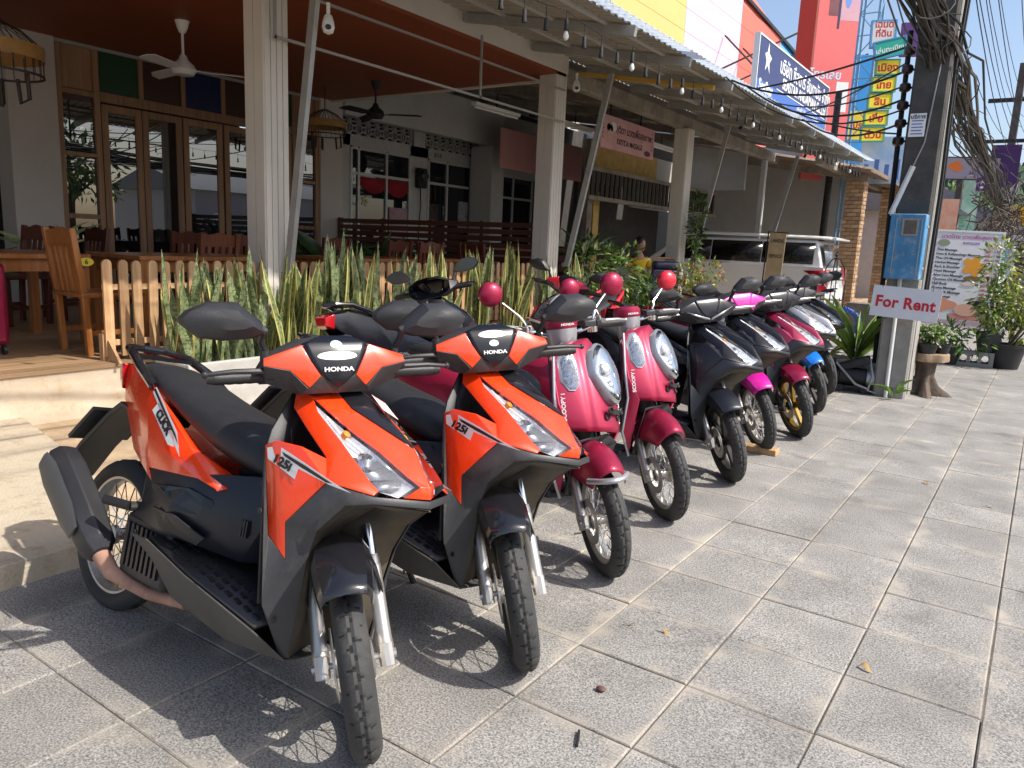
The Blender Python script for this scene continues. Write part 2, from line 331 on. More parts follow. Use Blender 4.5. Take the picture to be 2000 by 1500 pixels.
# ================================================================== restaurant terrace
M['plaster'] = mat('white_plaster', (.47, .43, .39), .8, var=.08, vscale=1.5, bump=.1, bscale=30)
M['white_wall'] = mat('grey_white_wall', (.46, .455, .44), .85, var=.12, vscale=.8, bump=.15, bscale=25, grime=.25, grime_col=(.25, .23, .2))
M['col_white'] = mat('cream_column_paint', (.62, .58, .52), .6, var=.06, vscale=2)
M['riser'] = mat('streaked_cream_render', (.5, .41, .3), .85, vscale=2.2, col2=(.62, .52, .4), bump=.35, bscale=30, grime=.7, grime_col=(.42, .27, .13))
M['deck'] = wood('deck_board', (.26, .16, .085), (.38, .25, .14), 'Y', 2., .5)
M['picket'] = wood('picket_wood', (.36, .2, .09), (.58, .37, .2), 'Z', 3., .65, .24)
M['teak'] = wood('teak_frame', (.2, .1, .045), (.32, .18, .09), 'Z', 2.5, .5)
M['chair_wood'] = wood('varnished_chair_wood', (.22, .075, .02), (.36, .145, .042), 'Z', 3., .3)
M['dark_chair'] = wood('dark_red_wood', (.07, .016, .009), (.12, .03, .015), 'Z', 3., .35)
M['slat'] = wood('red_brown_slat', (.075, .024, .014), (.12, .042, .024), 'X', 2., .5)
M['ceil'] = mat('brown_ceiling', (.24, .055, .014), .55, var=.12, vscale=1.)
M['glass'] = mirror_glass('tinted_pane', (.008, .009, .01), .16)
M['green_pane'] = mat('green_pane', (.008, .05, .018), .25); M['blue_pane'] = mat('blue_pane', (.004, .01, .06), .25); M['brown_pane'] = mat('brown_pane', (.04, .014, .006), .3)
M['steel'] = mat('galvanised_steel', (.34, .34, .33), .5, metal=.35, var=.12, grime=.25)
M['thin_steel'] = mat('grey_painted_tube', (.3, .29, .28), .5)
M['roof_sheet'] = mat('roof_sheet', (.33, .31, .27), .55, metal=.1, var=.12, vscale=1.3)
M['edge_sheet'] = mat('white_roof_edge', (.72, .75, .78), .4, var=.1, vscale=12)
def _tr():
    m = M['edge_sheet']; nt = m.node_tree; t = _n(nt, 'ShaderNodeBsdfTranslucent'); t.inputs[0].default_value = (.8, .85, .9, 1); x = _n(nt, 'ShaderNodeMixShader'); x.inputs[0].default_value = .7
    nt.links.new(nt.nodes['Principled BSDF'].outputs[0], x.inputs[1]); nt.links.new(t.outputs[0], x.inputs[2]); nt.links.new(x.outputs[0], nt.nodes['Material Output'].inputs[0])
_tr()
M['old_beam'] = mat('weathered_concrete_beam', (.24, .21, .17), .9, var=.35, vscale=3, bump=.5, bscale=14, grime=.5, grime_col=(.1, .07, .05))
M['white_plastic'] = mat('white_plastic', (.72, .72, .7), .35)
M['black'] = mat('matt_black', (.012, .012, .013), .7)
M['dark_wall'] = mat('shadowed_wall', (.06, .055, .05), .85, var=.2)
M['brass'] = mat('aged_rattan', (.3, .16, .04), .6, var=.2, vscale=20)
M['lamp_dark'] = mat('dark_lamp_wire', (.03, .018, .012), .6)
M['red_cloth'] = mat('red_cloth', (.3, .01, .02), .8)
M['alu'] = mat('white_aluminium', (.5, .5, .49), .4, metal=.2)
deck = struct(MB().box(-10.4, -5.52, -4, 9.0, .02, .37).build('terrace', M['white_wall']))
m = MB(); m.box(-5.52, -5.49, -4, 9.0, .0, .372); m.build('riser', M['riser'], deck)
for k in range(20):
    x1 = -5.475-k*.18
    link('deck_board', MB().box(x1-.176, x1, -4, 8.98, .371, .40).mesh('deck_board', M['deck'], 0), deck, bev=.003)
MB().box(-10.4, -5.475-20*.18, -4, 8.98, .371, .398).build('deck_floor', M['deck'], deck)
bld = thing('restaurant', 'open-fronted restaurant with a brown ceiling, cream columns and wood-framed glass doors', 'restaurant')
MB().box(-10., -5.5, -4, 8.95, 3.53, 3.57).build('ceiling', M['ceil'], bld)
MB().box(-12.5, -5.77, -4, 9.1, 3.805, 3.86).build('sun_block_slab', M['old_beam'], bld); m = MB(); m.box(-5.76, -5.5, -4, 9.0, 3.571, 3.8); m.box(-10, -5.77, 8.951, 9.0, 3.5, 3.8); m.build('beam', M['col_white'], bld, bev=.006)  # slab above the ceiling is unseen, added to keep the sun out
MB().box(-10., -9.97, -4, 8.9, 3.49, 3.529).build('cornice', M['thin_steel'], bld)
for y0, y1 in ((4.23, 4.47), (8.72, 8.98), (13.12, 13.4), (-.5, -.26)):
    m = MB(); m.box(-5.76, -5.51, y0, y1, .1, 3.57 if y0 < 13 else 3.49)
    c = m.build('column', M['col_white'], bld, bev=.004)
    wy = (y1-y0)/4
    for q in range(4): MB().box(-5.51, -5.5, y0+q*wy+.004, y0+(q+1)*wy-.004, .1, 3.565 if y0 < 13 else 3.48).build('cladding_board', M['col_white'], c)
    for q in range(2): MB().box(-5.755+q*.125, -5.64+q*.125, y0-.007, y0-.0005, .1, 3.565 if y0 < 13 else 3.48).build('cladding_board', M['col_white'], c)
# back wall
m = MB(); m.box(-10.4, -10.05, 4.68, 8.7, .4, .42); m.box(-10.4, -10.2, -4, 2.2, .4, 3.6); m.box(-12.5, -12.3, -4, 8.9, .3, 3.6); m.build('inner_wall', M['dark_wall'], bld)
for y0, y1 in ((4.14, 4.68), (8.72, 9.2), (1.6, 2.2)):
    p = MB().box(-10.3, -9.95, y0, y1, .4, 3.53).build('pillar', M['plaster'], bld)
    for q in range(6): MB().box(-9.9505, -9.946, y0+.003, y1-.003, .42+q*.52, .42+q*.52+.514).build('cladding_panel', M['plaster'], p)
fr = MB()
T_ = M['teak']
def stile(y, w_, z0, z1, d=.05, nm='stile'): return MB().box(-10-d, -9.98, y-w_/2, y+w_/2, z0, z1).build(nm, T_, bld, bev=.004)
def rail(y0, y1, z, h, nm='rail'): return MB().box(-10.04, -9.985, y0, y1, z-h/2, z+h/2).build(nm, T_, bld, bev=.004)
for y in (4.72, 5.17, 8.22, 8.68): stile(y, .07, .4, 3.5)
rail(4.76, 5.14, 2.96, .06); rail(4.76, 5.14, 2.23, .05); rail(4.76, 5.14, 1.48, .06); rail(8.26, 8.64, 2.96, .06); rail(8.26, 8.64, 2.2, .05); rail(8.26, 8.64, 1.48, .06)
rail(5.21, 8.18, 2.95, .12, 'door_head')
for k, (y0, y1, mm) in enumerate(((4.76, 5.14, T_), (5.21, 5.72, M['green_pane']), (5.79, 6.32, M['brown_pane']), (6.38, 6.94, M['blue_pane']), (7.0, 7.5, M['brown_pane']), (7.56, 8.0, M['brown_pane']), (8.03, 8.18, M['green_pane']), (8.26, 8.64, T_))):
    MB().box(-10.03, -10.01, y0, y1, 3.0, 3.5).build('transom_panel', mm, bld)
    if 5 < y0 < 8: MB().box(-10.05, -9.985, y1, y1+.06, 3.01, 3.5).build('mullion', T_, bld, bev=.003)
for y0, y1 in ((4.76, 5.14), (8.26, 8.64)):
    for z0, z1 in ((.42, 1.45), (1.51, 2.2), (2.26, 2.93)): MB().box(-10.03, -10.02, y0, y1, z0, z1).build('window_pane', M['glass'], bld)
for y0, y1 in ((5.22, 5.74), (5.75, 6.31), (6.33, 6.94), (6.97, 7.56), (7.58, 8.17)):
    m = MB(); m.box(-10.03, -9.99, y0, y0+.085, .42, 2.87); m.box(-10.03, -9.99, y1-.085, y1, .42, 2.87); m.box(-10.028, -9.992, y0+.085, y1-.085, 2.78, 2.87); m.box(-10.028, -9.992, y0+.085, y1-.085, .42, .56)
    d = m.build('door_leaf', T_, bld, bev=.004); MB().box(-10.018, -10.008, y0+.08, y1-.08, .55, 2.79).build('door_pane', M['glass'], d)
# thin tube frame under the beam
m = MB(); f_ = thing('tube_frame', 'thin grey steel tube frame slung under the cream beam between two columns', 'frame')
for z in (2.955, 3.345): MB().bar((-5.44, 4.28, z), (-5.44, 8.85, z), .022, .022).build('rail', M['thin_steel'], f_)
for y in (4.29, 7.05): MB().bar((-5.44, y, 2.944), (-5.44, y, 3.6), .022, .022).build('post', M['thin_steel'], f_)
# roof awning
def rz(x): return 3.35+.178*(-3.4-x)
aw = thing('awning', 'long corrugated metal awning with a white edge over the shop fronts', 'awning')
m = MB(); Y_ = -3.; yy = []
while Y_ < 18.3: yy += [(Y_, 0), (Y_+.055, 0), (Y_+.075, .022), (Y_+.115, .022)]; Y_ += .135
def sheet(x0, x1, dz, lo=-3., hi=18.4, gap=0):
    s_ = MB(); q = [(y, h) for y, h in yy if lo <= y <= hi]; vs = [(x, y, rz(x)+h+dz) for y, h in q for x in (x0, x1)]
    s_.add(vs, [(2*i, 2*i+1, 2*i+3, 2*i+2) for i in range(len(q)-1)]); return s_
stuff(sheet(-3.53, -5.6, .06).build('roof_sheet', M['roof_sheet'], aw, angle=0, sol=.002))
stuff(sheet(-5.61, -11.6, .055, 9.1).build('roof_sheet', M['roof_sheet'], aw, angle=0, sol=.002))
stuff(sheet(-3.4, -3.78, .085).build('roof_edge', M['edge_sheet'], aw, angle=0, sol=.003))
for k in range(14):
    y = .15+k*1.33; MB().bar((-3.45, y, rz(-3.45)-.0), (-5.48, y, rz(-5.48)-.0), .05, .09).build('rafter', M['steel'], aw)
for x in (-3.75, -4.35, -4.95): MB().bar((x, -3, rz(x)+.05), (x, 18.3, rz(x)+.05), .05, .03).build('purlin', M['alu'], aw)
MB().bar((-3.6, 9.25, rz(-3.6)-.07), (-5.5, 9.25, rz(-5.5)-.09), .05, .05).build('yellow_tube', mat('yellow_tube', (.5, .3, .04), .5), aw)
for k, x in enumerate((-6.6, -7.6, -8.6, -9.6)): MB().bar((x, 9.1, rz(x)-.02), (x, 18.3, rz(x)-.02), .06, .1).build('purlin', M['old_beam'], aw)
for k in range(5): MB().bar((-5.85, 9.7+k*1.9, 3.7), (-10.4, 9.7+k*1.9, 4.35), .08, .14).build('rafter', M['old_beam'], aw)
nm = {4.4: ('beside the second cream column', -5.02, 3.6, 1.0), 9.12: ('beside the cream column at the corner of the restaurant', -4.93, 3.57, 1.1), 13.55: ('beside the cream column in front of the massage sign', -4.94, 3.57, 1.0), 18.1: ('in front of the white van', -4.96, 3.57, 1.3)}
for y, (wh, x1, z1, z0) in nm.items():
    o = MB().bar((-5.44, y, z0), (x1, y, z1), .075, .045, up=(0, 1, 0)).build('steel_strut', M['steel']); tag(o, 'slanting grey steel strut '+wh, 'strut', 'slanting awning struts')
    MB().bar((-5.44, y+.001, z0+.02), (-5.5, y+.001, z0+.02), .06, .05).build('foot_plate', M['steel'], o)
# string lights
sg = thing('string_lights', 'string of black sockets and small white bulbs hanging along the awning edge', 'string lights')
pts = []; prev = None; n = 0
y = 2.0; k = 0; cab = []
while y < 17.5:
    z = 3.24-.05*abs(sin(k*pi/4)); cab.append((-3.47, y, z))
    L_ = .07 if k % 4 == 0 else .1
    MB().tube([(-3.47, y, z), (-3.47, y+.005, z-L_)], [.004, .004], 5).build('wire', M['black'], sg)
    MB().lathe([(.009, 0), (.016, -.01), (.016, -.065), (.02, -.075), (.02, -.095)], (-3.47, y+.005, z-L_+.01), n=10).build('socket', M['black'], sg)
    if k % 4 == 0: MB().lathe([(.01, 0), (.02, -.028), (.025, -.048), (.018, -.068), (.003, -.078)], (-3.47, y+.005, z-L_-.08), n=14).build('bulb', M['white_plastic'], sg)
    y += .3; k += 1
MB().tube(cab, .004, 5).build('cable', M['black'], sg)
# picket fence
fe = thing('picket_fence', 'pale wooden picket fence with round-topped pickets along the terrace edge', 'fence')
def picket():
    w_, h_ = .034, .71; pts = [(0, -w_, 0), (0, w_, 0), (0, w_, h_-.035)]+[(0, w_*cos(a), h_-.035+.035*sin(a)) for a in [pi*q/7 for q in range(1, 7)]]+[(0, -w_, h_-.035)]
    return MB().prism(pts, (.02, 0, 0)).mesh('picket', M['picket'], 25)
pmesh = picket()
for k in range(51):
    o = link('picket', pmesh, fe); o.location = (-5.6+rnd.uniform(-.004, .004), 2.9+k*.112+rnd.uniform(-.004, .004), .425+rnd.uniform(-.008, .008)); o.rotation_euler = (rnd.uniform(-.012, .012), 0, rnd.uniform(-.03, .03))
for z in (.53, .94): MB().box(-5.625, -5.602, 2.87, 8.6, z-.022, z+.022).build('rail', M['picket'], fe, bev=.003)
m = MB(); m.box(-5.66, -5.605, 2.85, 2.89, .4, .6); m.prism([(-5.57, 2.87, .402), (-5.57, 2.87, .56), (-5.42, 2.87, .402)], (0, .02, 0)); m.build('brace', M['picket'], fe)
# planter troughs
pm_ = mat('trough_concrete', (.50, .49, .46), .85, var=.12, vscale=3, bump=.3, bscale=60, grime=.3)
soil = mat('potting_soil', (.045, .03, .02), .95, var=.5, vscale=40, bump=1, bscale=80)
def trough(label, x0, x1, y0, y1, z0, z1, t=.05):
    m = MB(); m.box(x0, x0+t, y0, y1, z0, z1); m.box(x1-t, x1, y0, y1, z0, z1); m.box(x0+t, x1-t, y0, y0+t, z0, z1); m.box(x0+t, x1-t, y1-t, y1, z0, z1)
    r = m.build('planter_trough', pm_, bev=.008); tag(r, label, 'planter', 'long concrete planters'); MB().box(x0+t, x1-t, y0+t, y1-t, z0, z1-.05).build('soil', soil, r); return r
trough('pale concrete planter trough behind the nearest orange scooter', -5.46, -5.02, 3.16, 5.3, 0, .41)
trough('pale concrete planter trough behind the second orange scooter, next to the corner of the fence', -5.46, -5.02, 5.34, 7.4, 0, .41)
trough('pale concrete planter trough in front of the restaurant corner column', -5.46, -5.02, 7.44, 9.9, 0, .41)
# slatted partition on the far side of the terrace
sf = thing('slatted_partition', 'dark red-brown partition of horizontal slats at the far side of the terrace', 'partition')
for k in range(10): MB().box(-9.9, -5.85, 9.05, 9.07, .72+k*.097, .72+k*.097+.072).build('slat', M['slat'], sf, bev=.002)
for x in (-9.9, -8.9, -7.9, -6.9, -5.9): MB().box(x-.03, x+.03, 9.08, 9.14, .4, 1.68).build('post', M['slat'], sf)
# ================================================================== white shophouse with breeze blocks
sh = thing('shophouse', 'white shophouse bay with breeze-block vents and dark windows beside the restaurant', 'shophouse')
m = MB(); m.box(-10.05, -9.9, 9.21, 13.72, 3.36, 4.15); m.build('front_beam', M['white_wall'], sh, bev=.01)
MB().box(-10.45, -9.88, 13.3, 13.74, .1, 3.355).build('pillar', M['white_wall'], sh, bev=.01)
m = MB(); m.box(-10.7, -10.52, 9.3, 9.9, .1, 3.16); m.box(-10.7, -10.52, 11.48, 12.0, .1, 3.16); m.box(-10.7, -10.52, 13.68, 14.1, .1, 3.7); m.box(-10.7, -10.52, 9.3, 13.68, 2.97, 3.16); m.box(-10.7, -10.52, 9.3, 13.68, 3.62, 4.2); m.box(-10.7, -10.52, 11.58, 11.9, 3.16, 3.62); m.box(-10.7, -10.52, 9.3, 9.66, 3.16, 3.62)
m.box(-10.7, -10.52, 14.1, 17, 3.62, 4.2); m.box(-10.7, -10.52, 14.1, 17, 2.9, 3.16); m.box(-12.4, -12.3, 9.3, 17, .1, 4); m.box(-10.7, -5.9, 9.2, 20, 0, .1)
m.box(-11.2, -11.1, 9.2, 22, 3.9, 5.4); m.box(-11.1, -6.4, 18.95, 19.05, 2.9, 5.2); m.box(-10.6, -5.62, 9.04, 9.1, 3.862, 4.9); m.build('wall', M['white_wall'], sh)  # last box is unseen, added to stop sky light leaking in above the slab
MB().box(-10.75, -10.7, 9.5, 17, 3.1, 3.65).build('vent_backing', M['black'], sh)
def breeze():
    m = MB(); a = .115; d = .06
    for s in (-1, 1): m.box(-d/2, d/2, -a, a, s*a-.012, s*a+.012) if True else 0
    for s in (-1, 1): m.box(-d/2, d/2, s*a-.012, s*a+.012, -a+.013, a-.013)
    n = 12; R0, R1 = .062, .043; ring = []
    m.rings([[V(x, r*cos(2*pi*q/n), r*sin(2*pi*q/n)) for x, r in ((-d/2, R0), (d/2, R0), (d/2, R1), (-d/2, R1))] for q in range(n)], closed=True, caps=False)
    for q in range(4): c = pi/4+q*pi/2; m.bar((0, .06*cos(c), .06*sin(c)), (0, .15*cos(c), .15*sin(c)), .02, d-.004, up=(1, 0, 0))
    return m.mesh('breeze_block', M['white_wall'], 30)
bmesh_ = breeze()
for y0, n_ in ((9.78, 8), (12.02, 7), (14.22, 6)):
    for i in range(n_):
        for j in range(2):
            o = link('breeze_block', bmesh_, sh); o.location = (-10.56, y0+i*.232, 3.275+j*.232)
def alu_window(y0, y1, z0, z1, ys, zs, name):
    m = MB()
    for y in [y0, y1]+ys: m.box(-10.56, -10.5, y-.025, y+.025, z0, z1)
    for z in [z0, z1]+zs:
        q = sorted([y0, y1]+ys)
        for a, b in zip(q, q[1:]): m.box(-10.555, -10.505, a+.025, b-.025, z-.025, z+.025)
    f = m.build(name, M['alu'], sh); q = sorted([y0, y1]+ys); zz = sorted([z0, z1]+zs)
    for a, b in zip(q, q[1:]):
        for c, d in zip(zz, zz[1:]): MB().box(-10.54, -10.53, a+.025, b-.025, c+.025, d-.025).build('pane', M['glass2'], f)
    return f
M['glass2'] = mirror_glass('dark_pane', (.012, .014, .02), .05)
alu_window(9.92, 11.46, .9, 2.94, [10.1, 10.82], [2.5], 'window'); alu_window(12.02, 13.66, .12, 2.94, [12.6, 13.4], [2.5], 'door_frame'); alu_window(14.12, 15.8, .5, 2.88, [15.], [2.4], 'window')
m = MB(); cu = []
for y0, y1 in ((10.13, 10.79), (10.85, 11.43)):
    pts = [(-10.522, y0, 2.46), (-10.522, y1, 2.46)]+[(-10.522, y1+(y0-y1)*t, 2.2+.13*(2*t-1)**2-.06*(1-t) if y0 < 10.5 else 2.14+.12*(2*t-1)**2) for t in [q/8 for q in range(9)]]; m.poly(pts)
m.build('red_valance', M['red_cloth'], sh, sol=.004)
fm = mat('cream_sticker', (.55, .5, .36), .6)
for y, z, r in ((10.28, 2.02, .1), (10.26, 1.42, .07), (10.58, 1.42, .1)):
    pts = [(-10.52, y+r*(.78+.22*cos(5*a))*cos(a), z+r*(.78+.22*cos(5*a))*sin(a)) for a in [2*pi*q/40 for q in range(40)]]
    f = MB().prism(pts, (.004, 0, 0)).build('flower_sticker', fm, sh); MB().lathe([(r*.3, 0), (r*.3, .006)], (-10.519, y, z), (1, 0, 0), 12).build('flower_centre', M['brass'], f)
m = MB(); m.box(-10.53, -10.5, 10.9, 11.4, 1.2, 1.95); m.build('poster', mat('faded_poster', (.42, .35, .36), .6, col2=(.3, .12, .14), vscale=5), sh); MB().box(-10.53, -10.5, 13.0, 13.3, 1.6, 2.2).build('poster', mat('pale_notice', (.45, .45, .45), .6, col2=(.1, .1, .12), vscale=14), sh)
em = thing('electric_meter', 'dark electric meter on the white wall between the window and the door', 'meter', (-10.5, 11.72, 2.55))
m = MB(); m.box(0, .12, -.12, .12, -.18, .2); m.build('case', M['black'], em, bev=.02); m = MB(); m.lathe([(.09, 0), (.1, .05), (.06, .09)], (.12, 0, .05), (1, 0, 0), 16); m.build('dial_cover', M['smoke_lens'], em); MB().tube([(.04, 0, -.18), (.04, .02, -.5), (.03, -.02, -1.1), (.03, .03, -1.4)], .012, 6).build('cable', M['black'], em)
text('lettering', '8/18', M['black'], sh, plane_M((-10.517, 12.3, 3.06), (0, 1, 0), (1, 0, 0)), .13)
# ================================================================== massage shop
ms = thing('massage_shop', 'shaded massage shop front with dark openings and old timber beams', 'shop')
MB().bar((-5.68, 9.02, 3.6), (-5.68, 18.9, 3.6), .16, .22).build('front_beam', M['old_beam'], ms, bev=.02)
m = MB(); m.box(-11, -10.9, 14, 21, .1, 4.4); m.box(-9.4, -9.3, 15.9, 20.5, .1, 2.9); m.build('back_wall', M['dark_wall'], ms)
MB().box(-8.06, -8, 16.1, 20.9, 2.3, 3.5).build('white_partition', M['white_wall'], ms)
yl = mat('yellow_board', (.5, .33, .1), .7, var=.2)
MB().box(-8.04, -7.98, 13.95, 17.3, 2.95, 3.5).build('yellow_wall', yl, ms); MB().box(-8.05, -7.93, 14.25, 14.5, .3, 2.5).build('yellow_post', yl, ms); MB().box(-7.95, -7.85, 13.85, 14.05, .1, 3.5).build('dark_post', M['old_beam'], ms)
pw = mat('pink_banner', (.5, .25, .24), .7, col2=(.42, .2, .2), vscale=2); MB().box(-9.3, -9.28, 12.75, 16., 2.85, 3.62).build('pink_wall', pw, ms)
# slatted valance
M['dark_slat'] = wood('dark_slat', (.02, .014, .01), (.04, .028, .02), 'Z', 2., .7)
va = thing('slatted_valance', 'dark wooden screen of upright slats hung below the old beam, left of the white post', 'screen')
for k in range(34): MB().box(-7.62, -7.59, 13.5+k*.2, 13.5+k*.2+.12, 2.36, 2.86).build('slat', M['dark_slat'], va)
for z in (2.33, 2.89): MB().box(-7.66, -7.57, 13.4, 20.4, z-.04, z+.04).build('rail', M['old_beam'], va)
o = MB().box(-5.72, -5.62, 18.0, 18.14, .1, 3.48).build('white_post', M['white_wall']); tag(o, 'slim white post rising behind the roof of the white van', 'post')
m = MB(); bench = thing('timber_bench', 'long reddish timber bench in the shade behind the woman', 'bench')
for k in range(4): MB().box(-8.6+k*.02, -8.55+k*.02, 11.5, 16.4, .62+k*.2, .76+k*.2).build('back_slat', M['slat'], bench)
MB().box(-8.5, -7.9, 11.5, 16.4, .5, .56).build('seat', M['slat'], bench)
for y in (11.6, 14, 16.3): MB().box(-8.5, -7.95, y-.04, y+.04, .1, .5).build('leg', M['slat'], bench)
# tubes, lantern
for i, (x, y, z) in enumerate(((-7.6, 10.3, 3.42), (-7.2, 12.1, 3.42), (-7.4, 14.6, 3.42), (-6.9, 15.1, 3.42))):
    t = thing('fluorescent_lamp', ('fluorescent tube nearest the brown ceiling, left of the corner column', 'fluorescent tube just left of the corner column', 'fluorescent tube behind the slanting strut beside the corner column', 'fluorescent tube above the pink massage sign')[i], 'lamp', (x, y, z), 0, 'fluorescent tubes under the roof'); MB().box(-.05, .05, -.6, .6, .02, .07).build('housing', M['white_plastic'], t); MB().cyl((0, -.58, 0), (0, .58, 0), .018).build('tube', M['white_plastic'], t)
    MB().tube([(0, 0, .07), (0, 0, .3)], .01, 6).build('hanger', M['black'], t)
lt = thing('lantern', 'small rust-coloured lantern hanging behind the corner column', 'lantern', (-7.9, 12.75, 3.0))
MB().lathe([(.0, .22), (.06, .2), (.1, .1), (.12, .08), (.09, -.12), (.05, -.2), (.0, -.26)], (0, 0, 0), n=8).build('body', mat('rust_lantern', (.25, .05, .02), .5), lt); MB().tube([(0, 0, .2), (0, 0, .5)], .008, 6).build('hanger', M['black'], lt)
# far wall, brick pillars and little tiled roof behind the van
w_ = MB().box(-12, -4.4, 22.0, 22.2, 0, 4.3).build('rear_wall', M['white_wall']); tag(w_, 'plain grey-white wall in the shade behind the white van', 'wall')
brm = mat('sandy_brick', (.42, .27, .15), .85, var=.2, vscale=8, bump=.3, bscale=40, obj_var=.28); mort = mat('dark_mortar', (.17, .13, .1), .9, var=.2)
bms = [MB().box(-.1, .1, -.05, .05, -.038, .038).mesh('brick', brm, 0), MB().box(-.045, .045, -.05, .05, -.038, .038).mesh('brick', brm, 0)]
def brick_pillar(label, x0, y0, wd, h):
    t = thing('brick_pillar', label, 'pillar', (x0, y0, 0), 0, 'brick pillars'); MB().box(.012, wd-.012, .012, wd-.012, 0, h).build('mortar_core', mort, t)
    n = int(h/.09)
    for k in range(n):
        z = .045+k*.09; two = [(.1, 0), (.305, 0)] if k % 2 else [(.045, 1), (.2, 0), (.355, 1)]
        for c, b in two:
            o = link('brick', bms[b], t); o.location = (c, .05+rnd.uniform(-.004, .003), z); o.rotation_euler = (0, 0, rnd.uniform(-.02, .02))
            if c not in (.045, .355):
                pass
        for c, b in ([(.15, 0), (.32, 1)] if k % 2 else [(.2, 0), (.36, 1)]):
            o = link('brick', bms[b], t); o.location = (wd-.05+rnd.uniform(-.003, .004), c, z); o.rotation_euler = (0, 0, pi/2+rnd.uniform(-.02, .02))
brick_pillar('sandy brick pillar just right of the back of the white van', -4.2, 19.65, .41, 3.25); brick_pillar('sandy brick pillar partly hidden by the blue meter box', -4.2, 24.2, .41, 3.35)
lr = thing('lean_to_roof', 'low weathered timber and tile lean-to roof on the brick pillars', 'roof'); MB().box(-4.35, -4.2, 17.2, 27, 3.28, 3.48).build('fascia', M['old_beam'], lr)
tl = mat('old_roof_tile', (.2, .14, .1), .85, var=.35, vscale=5, bump=.4, bscale=15)
m = MB()
for k in range(28):
    y = 18.6+k*.3
    m.prism([(-3.5, y, 3.3), (-3.5, y+.15, 3.36), (-3.5, y+.3, 3.3), (-3.5, y+.3, 3.26), (-3.5, y, 3.26)], (-6.5, 0, 1.1))
stuff(m.build('roof_tiles', tl, lr))
MB().bar((-3.7, 19.5, 3.2), (-9.5, 19.5, 4.1), .1, .16).build('rafter', M['old_beam'], lr); MB().bar((-3.7, 24.3, 3.2), (-9.5, 24.3, 4.1), .1, .16).build('rafter', M['old_beam'], lr)
# ================================================================== coloured store behind
st = thing('big_store', 'big metal-clad store with yellow, pink, red and blue wall stripes above the awning', 'store')
def clad(y0, y1, z1, z2, col, nm_):
    mm = mat(nm_, col, .6, var=.05, vscale=.6); c = MB(); c.add([(-11.9, y0, 0), (-11.9, y1, 0), (-11.9, y1, z2-.05), (-11.9, y0, z1-.05)], [(0, 1, 2, 3)]); w0 = c.build('wall', mm, st, sol=.1)
    for k in range(9):
        z = 5.2+k*.78
        if z+.77 < min(z1, z2): MB().box(-11.9, -11.87, y0+.01, y1-.01, z, z+.765).build('cladding_panel', mm, st)
clad(13, 21.6, 13.2, 12.9, (.02, .28, .62), 'sky_blue_cladding'); clad(21.6, 27.2, 12.9, 12.6, (.72, .45, .16), 'yellow_cladding'); clad(27.2, 32.9, 12.6, 12.35, (.72, .48, .62), 'pink_cladding'); clad(32.9, 38.4, 12.3, 11.5, (.7, .14, .1), 'red_cladding'); clad(38.4, 44, 11.5, 11., (.04, .32, .68), 'blue_cladding')
MB().bar((-11.85, 13, 13.25), (-11.85, 44, 11.0), .15, .14).build('gutter', M['dark_metal'], st)
m = MB(); m.box(-11.86, -11.8, 33, 43.9, 6.8, 7.2); m.build('lower_band', mat('dark_green_band', (.02, .1, .08), .6), st)
for k in range(6):
    y = 30+k*2.2; m = MB(); m.bar((-11.8, y, 8.2), (-8.2, y+3, 10.6), .07, .07); m.bar((-11.8, y+1, 9.8), (-9.2, y-1.5, 7.5), .05, .05); m.build('stay_rod', M['black'], st)
